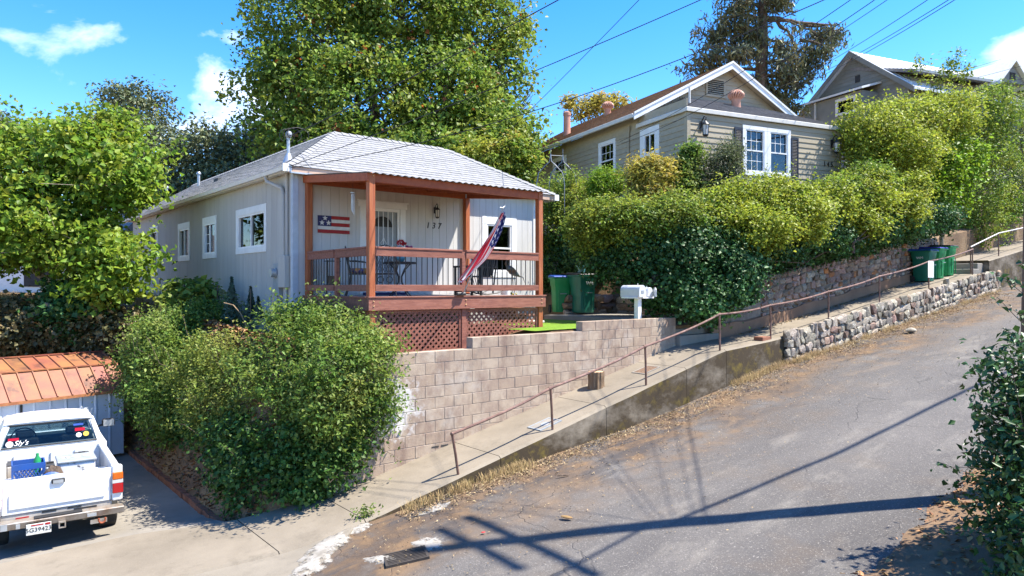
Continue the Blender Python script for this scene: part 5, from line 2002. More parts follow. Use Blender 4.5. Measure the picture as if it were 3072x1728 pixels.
# ------------------------------------------------------------------ mailboxes
pmat('mail_metal', (0.66, 0.67, 0.68), (0.58, 0.59, 0.6), scale=5, rough=0.35, metallic=0.1)
mu, mv = 6.40, -0.88
mp_ = Th('mailbox_post', 'white painted post carrying two mailboxes behind the block wall', 'post', ST, (mu, mv, -0.95))
mp_.part('post', MB().box(mu - 0.06, mu + 0.06, mv - 0.06, mv + 0.06, -1.1, -0.27), 'vinyl_white', bevel=0.005)
mp_.part('platform', MB().box(mu - 0.2, mu + 0.42, mv - 0.13, mv + 0.33, -0.27, -0.235), 'vinyl_white')


def mailbox(label, u, v, z, k, open_door):
    t = Th('mailbox', label, 'mailbox', ST, (u, v, z), group='white mailboxes on one post')
    w_, h_, L_ = 0.10 * k, 0.24 * k, 0.50 * k
    prof = [(-w_, 0), (w_, 0), (w_, h_ * 0.55)] + [(w_ * math.cos(R(a)), h_ * 0.55 + h_ * 0.45 * math.sin(R(a))) for a in range(15, 180, 15)] + [(-w_, h_ * 0.55)]
    t.part('body', MB().prism([(u + x, v - L_ * 0.35, z + q) for x, q in prof], (0, L_, 0)), 'mail_metal', bevel=0.004)
    if open_door:
        mx_ = Matrix.Translation((u + w_, v - L_ * 0.35, z)) @ Matrix.Rotation(R(60), 4, 'Z')
        t.part('door', MB().prism([tuple(mx_ @ Vector((x - w_, -0.01, q))) for x, q in prof], tuple(Matrix.Rotation(R(60), 3, 'Z') @ Vector((0, -0.012, 0)))), 'mail_metal')
    else:
        t.part('door', MB().prism([(u + x * 1.03, v - L_ * 0.35 - 0.016, z + q * 1.01) for x, q in prof], (0, 0.014, 0)), 'mail_metal')
        t.part('label_plate', MB().box(u - w_ * 0.45, u + w_ * 0.35, v - L_ * 0.35 - 0.022, v - L_ * 0.35 - 0.017, z + h_ * 0.3, z + h_ * 0.55), 'metal_grey')
    t.part('flag_arm', MB().box(u + w_ + 0.002, u + w_ + 0.008, v + 0.02, v + 0.04, z + h_ * 0.4, z + h_ * 1.15), 'mail_metal')


mailbox('larger white mailbox, nearer of the pair on the white post', mu - 0.06, mv + 0.02, -0.234, 1.12, False)
mailbox('smaller white mailbox with its door ajar, right of the pair', mu + 0.28, mv + 0.02, -0.234, 0.9, True)

# ------------------------------------------------------------------ wheeled bins
pmat('bin_green', (0.018, 0.26, 0.085), (0.015, 0.22, 0.07), scale=4, rough=0.42)
pmat('bin_darkgreen', (0.012, 0.15, 0.10), (0.01, 0.125, 0.085), scale=4, rough=0.42)
pmat('lid_blue', (0.015, 0.06, 0.30), (0.012, 0.05, 0.25), rough=0.4)
pmat('lid_purple', (0.035, 0.03, 0.30), rough=0.4)
pmat('lid_black', (0.018, 0.018, 0.02), rough=0.5)
pmat('rubber', (0.018, 0.018, 0.018), (0.03, 0.028, 0.026), rough=0.85)


def bin_(label, fr, u, v, z, yaw, body, lid, group, mark=True, k=1.0, text_side='x'):
    t = Th('wheeled_bin', label, 'bin', fr, (u, v, z), rot=yaw, group=group)
    t.base = (0, 0, 0)
    b0, b1, h = 0.23 * k, 0.31 * k, 0.98 * k
    levels = [(0.0, 0.86), (0.06, 0.90), (0.55, 0.96), (0.72, 0.99), (0.78, 1.08), (1.0, 1.14)]
    mb = MB()
    rr = 0.07
    ring = 20
    for f_, s_ in levels:
        for i in range(ring):
            a = 2 * math.pi * i / ring + math.pi / ring
            e = 5.0
            cx, sx = math.cos(a), math.sin(a)
            q = (abs(cx) ** e + abs(sx) ** e) ** (-1 / e)
            mb.v.append((b0 * 1.12 * s_ * cx * q, b1 * 0.95 * s_ * sx * q, 0.04 + f_ * h))
    for j in range(len(levels) - 1):
        for i in range(ring):
            mb.f.append((j * ring + i, j * ring + (i + 1) % ring, (j + 1) * ring + (i + 1) % ring, (j + 1) * ring + i))
    mb.f.append(tuple(range(ring - 1, -1, -1)))
    mb.f.append(tuple(range((len(levels) - 1) * ring, len(levels) * ring)))
    t.part('body', mb, body, smooth=True)
    t.part('rim', MB().box(-0.305 * k, 0.305 * k, -0.345 * k, 0.345 * k, h + 0.0, h + 0.045), body, bevel=0.012)
    t.part('lid', MB().hexa([(-0.31 * k, -0.36 * k, h + 0.046), (0.31 * k, -0.36 * k, h + 0.046), (0.31 * k, 0.37 * k, h + 0.046), (-0.31 * k, 0.37 * k, h + 0.046), (-0.27 * k, -0.32 * k, h + 0.085), (0.27 * k, -0.32 * k, h + 0.085), (0.28 * k, 0.35 * k, h + 0.12), (-0.28 * k, 0.35 * k, h + 0.12)]), lid, bevel=0.012)
    t.part('handle', MB().tube([(-0.25 * k, 0.34 * k, h - 0.02), (-0.25 * k, 0.42 * k, h + 0.02), (0.25 * k, 0.42 * k, h + 0.02), (0.25 * k, 0.34 * k, h - 0.02)], 0.015, 6), body, smooth=True)
    for sx in (-1, 1):
        t.part('wheel', MB().tube([(sx * 0.24 * k, 0.27 * k, 0.12), (sx * 0.29 * k, 0.27 * k, 0.12)], 0.12, 16), 'rubber')
    for x0 in (-0.14, 0.14):
        t.part('grip_recess', MB().box(x0 * k - 0.0, x0 * k + 0.012, -0.318 * k, -0.29 * k, 0.12, 0.66), body)
    t.part('grab_bar', MB().box(-0.09 * k, 0.09 * k, -0.335 * k, -0.30 * k, h * 0.56, h * 0.58), 'metal_grey')
    if mark:
        me = text_mesh('WM', 0.13, 0.002)
        me.transform(Matrix.Rotation(R(90), 4, 'X'))
        if text_side == 'x':
            me.transform(Matrix.Rotation(R(-90), 4, 'Z'))
            loc = (-0.278 * k, 0.0, h * 0.80)
        else:
            loc = (0.0, -0.335 * k, h * 0.82)
        me.materials.append(M['trim_white'])
        t.piece('lettering', me, loc)
    return t


bp = ST.l(Vector((1.46, 20.2, 0)))
bin_('bright green wheeled bin with a blue lid beside the porch steps', ST, bp.x + 0.05, bp.y + 0.15, -0.76, R(-30), 'bin_green', 'lid_blue', 'bins by the porch steps', mark=False)
bp = ST.l(Vector((1.98, 19.9, 0)))
bin_('dark green wheeled bin with a black lid under the ivy', ST, bp.x, bp.y, -0.76, R(-12), 'bin_darkgreen', 'lid_black', 'bins by the porch steps', mark=True, k=1.06, text_side='y')
tp = Th('teal_planter', 'small teal pot standing on the black bin lid', 'pot', ST, (bp.x - 0.05, bp.y, -0.76 + 1.15))
tp.part('pot', MB().lathe([(0.10, 0), (0.12, 0.17), (0.135, 0.17), (0.135, 0.19)], (bp.x - 0.05, bp.y, -0.76 + 1.155), 14), 'teal_glass', smooth=True)
for i, (uu, bmat, lmat, lab) in enumerate(((20.6, 'bin_darkgreen', 'lid_blue', 'dark green bin with a blue lid, nearest of three on the sidewalk'),
                                          (21.5, 'bin_green', 'lid_purple', 'green bin with a purple lid, middle of three on the sidewalk'),
                                          (22.45, 'bin_green', 'lid_black', 'green bin with a dark lid, farthest of three on the sidewalk'))):
    bin_(lab, ST, uu + 0.3, -1.6, zS(uu + 0.3) - 0.02, R(-4), bmat, lmat, 'bins on the upper sidewalk', mark=(i == 0), k=1.08)
# pale edging stones by the lawn
for (u, v, lab) in ((4.95, 1.05, 'pale flat stone at the lawn edge beside the porch steps'), (7.1, -0.45, 'pale flat stone at the lawn edge nearest the mailbox post'), (7.65, -0.55, 'pale flat stone at the head of the entry steps')):
    single('stepping_stone', MB().box(u - 0.2, u + 0.2, v - 0.12, v + 0.12, -0.87, -0.81), 'pale_concrete', lab, 'stone', ST, (u, v, -0.87), group='stones edging the lawn', bevel=0.015)

# ------------------------------------------------------------------ pickup truck
TF = Frame(-6.72, 10.52, math.atan2(0.585, 0.811))
TZ = -3.965
TB = TZ + 0.15            # body rides high on its wheels
pmat('truck_white', (0.74, 0.75, 0.76), (0.68, 0.685, 0.69), scale=2, rough=0.3, coat=0.4, c3=(0.52, 0.48, 0.42), s3=2.6, r3=(0.52, 0.80))
pmat('truck_dirty', (0.46, 0.42, 0.37), (0.33, 0.28, 0.23), scale=5, rough=0.7, bump=0.1)
pmat('bumper', (0.46, 0.43, 0.39), (0.30, 0.23, 0.17), scale=6, rough=0.38, metallic=0.55, c3=(0.22, 0.13, 0.08), s3=3)
pmat('lamp_red', (0.42, 0.008, 0.012), (0.34, 0.006, 0.01), rough=0.15, spec=0.6)
pmat('lamp_amber', (0.62, 0.13, 0.008), (0.5, 0.1, 0.006), rough=0.15, spec=0.6)
pmat('lamp_clear', (0.6, 0.58, 0.56), rough=0.15, spec=0.6)
pmat('black_plastic', (0.02, 0.02, 0.022), (0.028, 0.028, 0.03), rough=0.55)
pmat('seat_fabric', (0.11, 0.10, 0.095), (0.085, 0.08, 0.075), rough=0.9)
pmat('dash', (0.13, 0.17, 0.18), rough=0.8)
pmat('plate_white', (0.66, 0.66, 0.62), (0.58, 0.56, 0.5), scale=9, rough=0.45)
tk = Th('pickup_truck', 'old white pickup truck with an open loaded bed parked in the driveway', 'truck', TF, (0, 0, TZ))


def tz(mb):
    mb.v = [(x, y, z + TB) for x, y, z in mb.v]
    return mb


def tzw(mb):
    mb.v = [(x, y, z + TZ) for x, y, z in mb.v]
    return mb


def arch(y, yc, r=0.43, zc=0.38):
    d = abs(y - yc)
    return zc + math.sqrt(r * r - d * d) if d < r else 0.0


for sx in (-1, 1):
    mb = MB()
    ys = frange(0.13, 2.02, 0.07)
    prev = None
    for y in ys:
        bz = max(0.5, arch(y, 0.98))
        row = [(0.77, bz), (0.825, max(bz, 0.56)), (0.848, max(bz, 0.66)), (0.848, max(bz + 0.01, 0.88)), (0.832, max(bz + 0.02, 0.99)), (0.80, 1.05), (0.76, 1.065), (0.705, 1.06), (0.70, 1.03), (0.735, 1.02), (0.735, max(bz, 0.60))]
        o = len(mb.v)
        mb.v += [(sx * x, y, z) for x, z in row]
        if prev is not None:
            n_ = len(row)
            for k in range(n_):
                q = (prev + k, prev + (k + 1) % n_, o + (k + 1) % n_, o + k)
                mb.f.append(q if sx < 0 else q[::-1])
        else:
            mb.f.append(tuple(range(o, o + len(row))) if sx < 0 else tuple(range(o + len(row) - 1, o - 1, -1)))
        prev = o
    mb.f.append(tuple(range(prev, prev + 11)))
    tk.part('bed_side', tz(mb), 'truck_white', smooth=True)
    # corner post carrying the lamp
    tk.part('corner_post', tz(MB().box(*sorted((sx * 0.70, sx * 0.845)), 0.05, 0.128, 0.50, 1.05)), 'truck_white', bevel=0.02)
    x0, x1 = sorted((sx * 0.705, sx * 0.85))
    lamp = tk.part('tail_lamp', tz(MB().box(x0, x1, 0.022, 0.11, 0.62, 0.775)), 'lamp_red', bevel=0.01)
    tk.part('reverse_lens', tz(MB().box(x0, x1, 0.023, 0.11, 0.778, 0.828)), 'lamp_clear', parent=lamp)
    tk.part('turn_lens', tz(MB().box(x0, x1, 0.022, 0.11, 0.831, 0.94)), 'lamp_amber', parent=lamp, bevel=0.01)
    # wheel house inside the bed
    mb = MB()
    pts = [(0.62, 0.6)] + [(0.98 + 0.42 * math.cos(R(a)), 0.50 + 0.34 * math.sin(R(a))) for a in range(160, 10, -15)] + [(1.38, 0.6)]
    mb.prism([(sx * 0.50, y, z) for y, z in pts], (sx * 0.23, 0, 0))
    tk.part('wheel_house', tz(mb), 'truck_white', bevel=0.02)
    for yw in (0.98, 3.83):
        w_ = MB()
        xc = sx * 0.72
        prof = [(0.20, -0.11), (0.31, -0.13), (0.355, -0.115), (0.37, -0.08), (0.372, 0.08), (0.355, 0.115), (0.31, 0.13), (0.20, 0.11)]
        seg = 30
        for r_, a_ in prof:
            for k in range(seg):
                an = 2 * math.pi * k / seg
                rr = r_ - (0.012 if (r_ > 0.36 and k % 2) else 0)
                w_.v.append((xc + a_, yw + rr * math.cos(an), 0.372 + rr * math.sin(an)))
        for j in range(len(prof) - 1):
            for k in range(seg):
                w_.f.append((j * seg + k, j * seg + (k + 1) % seg, (j + 1) * seg + (k + 1) % seg, (j + 1) * seg + k))
        wh = tk.part('wheel', tzw(w_), 'rubber')
        tk.part('rim', tzw(MB().tube([(xc - 0.1, yw, 0.372), (xc + 0.1, yw, 0.372)], 0.205, 20)), 'galv', parent=wh)
tk.part('bed_floor', tz(MB().box(-0.735, 0.735, 0.10, 2.0, 0.58, 0.615)), 'truck_white')
for k in range(9):
    x = -0.6 + k * 0.15
    tk.part('floor_rib', tz(MB().box(x - 0.03, x + 0.03, 0.12, 1.95, 0.616, 0.63)), 'truck_white')
tk.part('bulkhead', tz(MB().box(-0.735, 0.735, 1.97, 2.03, 0.6, 1.08)), 'truck_white', bevel=0.012)
for x in (-0.42, 0.1, 0.45):
    tk.part('bulkhead_rib', tz(MB().box(x - 0.11, x + 0.11, 1.945, 1.972, 0.68, 1.0)), 'truck_white', bevel=0.015)
# tailgate
tg = tk.part('tailgate', tz(MB().box(-0.688, 0.688, 0.06, 0.115, 0.515, 1.02)), 'truck_white', bevel=0.014)
tk.part('press_line', tz(MB().prism([(-0.60, 0.062, 0.845), (0.60, 0.062, 0.845), (0.60, 0.052, 0.80), (-0.60, 0.052, 0.80), (-0.60, 0.030, 0.795), (0.60, 0.030, 0.795)][:4], (0, 0.01, 0))
              .hexa([(-0.60, 0.044, 0.60), (0.60, 0.044, 0.60), (0.60, 0.062, 0.59), (-0.60, 0.062, 0.59), (-0.60, 0.044, 0.79), (0.60, 0.044, 0.79), (0.60, 0.062, 0.815), (-0.60, 0.062, 0.815)])), 'truck_white', parent=tg)
tk.part('handle', tz(MB().box(-0.085, 0.085, 0.035, 0.062, 0.895, 0.965)), 'black_plastic', parent=tg, bevel=0.01)
tk.part('handle_paddle', tz(MB().box(-0.065, 0.065, 0.028, 0.036, 0.90, 0.945)), 'galv', parent=tg)
sill = tk.part('rear_sill', tz(MB().box(-0.70, 0.70, 0.075, 0.12, 0.40, 0.51)), 'truck_dirty')
tk.part('decal', tz(MB().box(-0.52, -0.36, 0.07, 0.0745, 0.425, 0.465)), 'lamp_red', parent=sill)
tk.part('decal', tz(MB().box(0.20, 0.50, 0.07, 0.0745, 0.45, 0.475)), 'black_plastic', parent=sill)
tk.part('decal', tz(MB().box(-0.2, -0.02, 0.07, 0.0745, 0.48, 0.505)), 'black_plastic', parent=sill)
tk.part('decal', tz(MB().box(0.12, 0.3, 0.07, 0.0745, 0.485, 0.505)), 'black_plastic', parent=sill)
bmp = tk.part('bumper', tz(MB().hexa([(-0.86, -0.06, 0.33), (0.86, -0.06, 0.33), (0.84, 0.07, 0.33), (-0.84, 0.07, 0.33), (-0.86, -0.10, 0.44), (0.86, -0.10, 0.44), (0.84, 0.07, 0.45), (-0.84, 0.07, 0.45)])), 'bumper', bevel=0.012)
tk.part('step_pad', tz(MB().box(-0.3, 0.3, -0.085, 0.05, 0.449, 0.458)), 'black_plastic', parent=bmp)
tk.part('bumper_light', tz(MB().box(0.36, 0.48, -0.106, -0.085, 0.36, 0.40)), 'galv', parent=bmp)
tk.part('bumper_bolt', tz(MB().box(-0.70, -0.62, -0.108, -0.085, 0.35, 0.44).box(-0.52, -0.47, -0.104, -0.085, 0.35, 0.41)), 'galv', parent=bmp)
pl_ = tk.part('license_plate', tz(MB().box(-0.40, -0.095, -0.118, -0.105, 0.235, 0.39)), 'plate_white', bevel=0.004)
me = text_mesh('5G39423', 0.085, 0.001)
me.transform(Matrix.Rotation(R(90), 4, 'X'))
me.materials.append(M['number_black'])
tk.piece('plate_lettering', me, (-0.2475, -0.1205, TB + 0.302), parent=pl_)
tk.part('plate_sticker', tz(MB().box(-0.17, -0.105, -0.1205, -0.1185, 0.355, 0.385).box(-0.34, -0.19, -0.1205, -0.1185, 0.362, 0.378)), 'lamp_red', parent=pl_)
tk.part('hitch', tz(MB().box(-0.005, 0.085, -0.14, 0.4, 0.27, 0.285).box(-0.005, 0.085, -0.14, 0.4, 0.345, 0.36).box(-0.005, 0.01, -0.14, 0.4, 0.286, 0.344).box(0.07, 0.085, -0.14, 0.4, 0.286, 0.344)), 'bumper')
shk = MB().tube([(0.55 + 0.045 * math.cos(R(a)), -0.13, 0.30 + 0.055 * math.sin(R(a))) for a in range(-200, 30, 20)], 0.014, 6)
tk.part('shackle', tz(shk), 'terracotta', smooth=True)
tk.part('tow_plate', tz(MB().box(0.40, 0.62, -0.09, -0.075, 0.24, 0.30)), 'bumper')
tk.part('chassis', tz(MB().box(-0.55, 0.55, 0.1, 4.4, 0.28, 0.5).tube([(-0.7, 0.98, 0.372), (0.7, 0.98, 0.372)], 0.06, 8).tube([(-0.7, 3.83, 0.372), (0.7, 3.83, 0.372)], 0.05, 8)), 'black_plastic')
# cab
tk.part('cab_lower', tz(MB().hexa([(-0.80, 2.06, 0.42), (0.80, 2.06, 0.42), (0.80, 3.45, 0.42), (-0.80, 3.45, 0.42), (-0.80, 2.06, 0.62), (0.80, 2.06, 0.62), (0.80, 3.45, 0.62), (-0.80, 3.45, 0.62)])), 'truck_white')
for sx in (-1, 1):
    xs = sorted((sx * 0.775, sx * 0.845))
    d = tk.part('door', tz(MB().box(*xs, 2.06, 3.5, 0.5, 1.07)), 'truck_white', bevel=0.02)
    tk.part('door_handle', tz(MB().box(*sorted((sx * 0.845, sx * 0.865)), 2.25, 2.4, 0.93, 0.97)), 'black_plastic', parent=d)
    mir = tk.part('mirror', tz(MB().box(*sorted((sx * 0.90, sx * 1.12)), 3.30, 3.42, 1.10, 1.25)), 'black_plastic', bevel=0.03)
    tk.part('mirror_glass', tz(MB().box(*sorted((sx * 0.92, sx * 1.10)), 3.293, 3.299, 1.115, 1.235)), 'galv', parent=mir)
    tk.part('mirror_arm', tz(MB().tube([(sx * 0.80, 3.40, 1.10), (sx * 0.95, 3.38, 1.15)], 0.02, 6)), 'black_plastic', parent=mir)
base_ = {'rl': (-0.785, 2.07, 1.06), 'rr': (0.785, 2.07, 1.06), 'fl': (-0.785, 3.72, 1.05), 'fr': (0.785, 3.72, 1.05)}
top_c = {'rl': (-0.635, 2.26, 1.50), 'rr': (0.635, 2.26, 1.50), 'fl': (-0.63, 3.12, 1.50), 'fr': (0.63, 3.12, 1.50)}


def pillar(b, t, wx, wy):
    bx_, by_, bz_ = b
    tx, ty, t_z = t
    return tz(MB().hexa([(bx_ - wx, by_ - wy, bz_), (bx_ + wx, by_ - wy, bz_), (bx_ + wx, by_ + wy, bz_), (bx_ - wx, by_ + wy, bz_), (tx - wx, ty - wy, t_z), (tx + wx, ty - wy, t_z), (tx + wx, ty + wy, t_z), (tx - wx, ty + wy, t_z)]))


for k_, wx, wy in (('rl', 0.055, 0.06), ('rr', 0.055, 0.06), ('fl', 0.03, 0.03), ('fr', 0.03, 0.03)):
    sgx = 1 if 'l' == k_[1] else -1
    b = base_[k_]
    t_ = top_c[k_]
    tk.part('pillar', pillar((b[0] + sgx * 0.04, b[1] + (0.03 if k_[0] == 'r' else 0), b[2]), (t_[0] + sgx * 0.04, t_[1] + (0.03 if k_[0] == 'r' else 0), t_[2] + 0.01), wx, wy), 'truck_white', bevel=0.02)
rf2 = MB()
gx = [-1, -0.9, -0.7, -0.35, 0, 0.35, 0.7, 0.9, 1]
for (zo, inset) in ((0, 0),):
    rf2.grid(lambda a, q: (a * (0.65 - 0.0 * q), 2.2 + q * 1.0, 1.48 + 0.09 * (1 - abs(a) ** 4) * (1 - abs(q * 2 - 1) ** 6 * 0.75)), gx, frange(0, 1, 0.1))
    rf2.grid(lambda a, q: (a * 0.64, 2.2 + q * 1.0, 1.475), gx, [0, 1])
tk.part('cab_roof', tz(rf2), 'truck_white', smooth=True)
tk.part('cab_back', tz(MB().hexa([(-0.80, 2.05, 0.6), (0.80, 2.05, 0.6), (0.80, 2.09, 0.6), (-0.80, 2.09, 0.6), (-0.775, 2.06, 1.13), (0.775, 2.06, 1.13), (0.775, 2.10, 1.13), (-0.775, 2.10, 1.13)])
          .hexa([(-0.66, 2.215, 1.43), (0.66, 2.215, 1.43), (0.66, 2.26, 1.43), (-0.66, 2.26, 1.43), (-0.63, 2.235, 1.51), (0.63, 2.235, 1.51), (0.63, 2.28, 1.51), (-0.63, 2.28, 1.51)])), 'truck_white', bevel=0.012)


def pane(pts, name, mat, th=0.004):
    a, b, c = Vector(pts[0]), Vector(pts[1]), Vector(pts[2])
    n_ = (b - a).cross(c - a).normalized()
    return tk.part(name, tz(MB().prism(pts, tuple(n_ * th))), mat)


rwin = pane([(-0.68, 2.062, 1.125), (0.68, 2.062, 1.125), (0.585, 2.222, 1.445), (-0.585, 2.222, 1.445)], 'rear_window', 'car_glass')
gk = MB()
q_ = [Vector(p) for p in ((-0.69, 2.052, 1.115), (0.69, 2.052, 1.115), (0.595, 2.216, 1.455), (-0.595, 2.216, 1.455))]
gk.tube(q_, 0.014, 5, closed=True)
tk.part('window_gasket', tz(gk), 'black_plastic', parent=rwin)
pane([(-0.72, 3.70, 1.07), (0.72, 3.70, 1.07), (0.585, 3.13, 1.48), (-0.585, 3.13, 1.48)], 'windshield', 'car_glass')
for sx in (-1, 1):
    pane([(sx * 0.785, 2.2, 1.07), (sx * 0.785, 3.6, 1.07), (sx * 0.645, 3.06, 1.48), (sx * 0.645, 2.34, 1.48)], 'side_window', 'car_glass')
for x in (-0.36, 0.36):
    se = tk.part('seat', tz(MB().hexa([(x - 0.24, 2.3, 0.7), (x + 0.24, 2.3, 0.7), (x + 0.24, 2.5, 0.7), (x - 0.24, 2.5, 0.7), (x - 0.2, 2.22, 1.22), (x + 0.2, 2.22, 1.22), (x + 0.2, 2.34, 1.22), (x - 0.2, 2.34, 1.22)])), 'seat_fabric', bevel=0.03)
    tk.part('headrest', tz(MB().box(x - 0.13, x + 0.13, 2.23, 2.31, 1.23, 1.36)), 'seat_fabric', parent=se, bevel=0.03)
tk.part('dashboard', tz(MB().box(-0.74, 0.74, 3.25, 3.68, 0.85, 1.06)), 'dash', bevel=0.03)
tk.part('steering_wheel', tz(MB().tube([(-0.36 + 0.19 * math.cos(R(a)), 3.1 + 0.07 * math.sin(R(a)), 1.08 + 0.17 * math.sin(R(a))) for a in range(0, 360, 20)], 0.013, 6, closed=True)), 'black_plastic', smooth=True)
tk.part('rear_view_mirror', tz(MB().box(-0.11, 0.11, 3.05, 3.08, 1.43, 1.50)), 'black_plastic')
tk.part('hood', tz(MB().hexa([(-0.82, 3.5, 0.5), (0.82, 3.5, 0.5), (0.80, 4.72, 0.5), (-0.80, 4.72, 0.5), (-0.79, 3.62, 1.05), (0.79, 3.62, 1.05), (0.74, 4.66, 0.93), (-0.74, 4.66, 0.93)])), 'truck_white', bevel=0.05)
# window stickers
nrm = Vector((0, -0.894, 0.447))


def sticker(x, f, w, h, mat, round_=False):
    c = Vector((x, 2.062 + 0.16 * f, 1.125 + 0.32 * f)) + nrm * 0.007
    up_ = Vector((0, 0.447, 0.894))
    if round_:
        pts = [c + Vector((1, 0, 0)) * (w * math.cos(R(a))) + up_ * (w * math.sin(R(a))) for a in range(0, 360, 24)]
    else:
        pts = [c + Vector((sx * w, 0, 0)) + up_ * (sy * h) for sx, sy in ((-1, -1), (1, -1), (1, 1), (-1, 1))]
    tk.part('sticker', tz(MB().prism(pts, tuple(nrm * 0.002))), mat, parent=rwin)


sticker(-0.52, 0.36, 0.075, 0.022, 'lamp_red')
sticker(-0.575, 0.14, 0.055, 0, 'lamp_clear', True)
sticker(0.42, 0.80, 0.075, 0.018, 'lid_blue')
sticker(0.44, 0.55, 0.075, 0.028, 'lamp_red')
sticker(0.42, 0.27, 0.042, 0, 'vinyl_white', True)
sticker(0.53, 0.30, 0.045, 0, 'petal_yellow', True)
me = text_mesh("Sly's", 0.12, 0.001, shear=0.4)
me.transform(Matrix.Rotation(R(63.4), 4, 'X'))
me.materials.append(M['vinyl_white'])
tk.piece('sticker', me, (-0.42, 2.062 + 0.16 * 0.15 - 0.007, TB + 1.125 + 0.32 * 0.15 + 0.004), parent=rwin)

# cargo in the bed
pmat('crate_blue', (0.02, 0.085, 0.33), (0.03, 0.08, 0.25), rough=0.45)
pmat('tool_black', (0.035, 0.036, 0.04), (0.06, 0.06, 0.06), rough=0.6)
pmat('foam_white', (0.7, 0.7, 0.7), (0.55, 0.55, 0.56), scale=6, rough=0.8, c3=(0.06, 0.06, 0.07), s3=5, r3=(0.58, 0.62))
BZ = TB + 0.632
ct = Th('milk_crate', 'blue plastic lattice crate in the truck bed', 'crate', TF, (-0.36, 1.0, BZ))
cx0, cx1, cy0, cy1, ch = -0.56, -0.12, 0.92, 1.30, 0.42
fr_ = MB()
for (x0, x1, y0, y1) in ((cx0, cx1, cy0, cy0 + 0.02), (cx0, cx1, cy1 - 0.02, cy1), (cx0, cx0 + 0.02, cy0 + 0.02, cy1 - 0.02), (cx1 - 0.02, cx1, cy0 + 0.02, cy1 - 0.02)):
    for (z0, z1) in ((0, 0.04), (ch - 0.09, ch)):
        fr_.box(x0, x1, y0, y1, BZ + z0, BZ + z1)
for x in (cx0, cx1 - 0.03):
    for y in (cy0, cy1 - 0.03):
        fr_.box(x + 0.001, x + 0.029, y + 0.001, y + 0.029, BZ + 0.04, BZ + ch - 0.09)
ct.part('rim', fr_, 'crate_blue')
lt = MB()
for k in range(9):
    for (p, q) in (((k - 4) * 0.05, 1), ((k - 4) * 0.05, -1)):
        xa, xb = max(cx0 + 0.02, min(cx1 - 0.02, -0.34 + p - 0.1 * q)), max(cx0 + 0.02, min(cx1 - 0.02, -0.34 + p + 0.1 * q))
        lt.tube([(xa, cy0 + 0.01, BZ + 0.04), (xb, cy0 + 0.01, BZ + ch - 0.09)], 0.007, 4)
ct.part('lattice', lt, 'crate_blue')
lt2 = MB().add([(x, y + cy1 - cy0 - 0.02, z) for x, y, z in lt.v], lt.f)
ct.part('lattice', lt2, 'crate_blue')
gb = Th('bottle', 'green capped bottle and rags sticking out of the blue crate', 'bottle', TF, (-0.26, 1.0, BZ))
gb.part('body', MB().lathe([(0.05, 0.0), (0.05, 0.42), (0.02, 0.48), (0.02, 0.52)], (-0.22, 1.12, BZ + 0.01), 12), 'bin_green', smooth=True)
bb = Th('tool_box', 'small black box on the truck bed floor behind the tailgate', 'box', TF, (-0.40, 0.45, BZ))
bb.part('case', MB().box(-0.55, -0.25, 0.40, 0.65, BZ, BZ + 0.27), 'tool_black', bevel=0.012)
bb.part('label_plate', MB().box(-0.46, -0.33, 0.394, 0.399, BZ + 0.15, BZ + 0.22), 'lamp_clear')
ck = Th('cooler_box', 'grey and white cooler box with black markings in the truck bed', 'cooler', TF, (0.3, 1.15, BZ))
ck.part('body', MB().box(0.05, 0.56, 0.9, 1.4, BZ, BZ + 0.36), 'foam_white', bevel=0.03)
ck.part('lid', MB().box(0.03, 0.58, 0.88, 1.42, BZ + 0.362, BZ + 0.40), 'metal_grey', bevel=0.012)
for k in range(3):
    ck.part('lid_recess', MB().lathe([(0.06, 0), (0.06, 0.006)], (0.16 + k * 0.15, 1.15, BZ + 0.401), 14), 'foam_white')
sk = Th('sack', 'crumpled dark sack between the crate and the cooler', 'sack', TF, (-0.03, 0.95, BZ))
sb_ = MB()
sb_.ball((0, 0, 0), 1.0, 14, 9)
sb_.v = [(-0.02 + 0.14 * x * (1 + 0.3 * noise.noise(Vector((x * 2, y * 2, z * 2)))), 0.88 + 0.17 * y, BZ + 0.165 + 0.19 * z * (1 + 0.4 * noise.noise(Vector((y * 3, x * 2, z))))) for x, y, z in sb_.v]
sk.part('cloth', sb_, 'bark', smooth=True)
bkt = Th('bucket_lid', 'blue round lid leaning in the truck bed by the tailgate', 'lid', TF, (0.0, 0.55, BZ))
o_ = MB().lathe([(0.17, 0), (0.17, 0.02), (0.13, 0.03)], (0, 0, 0), 20)
mx_ = Matrix.Translation((-0.06, 0.6, BZ + 0.15)) @ Matrix.Rotation(R(62), 4, 'X')
o_.v = [tuple(mx_ @ Vector(p)) for p in o_.v]
bkt.part('disc', o_, 'crate_blue')

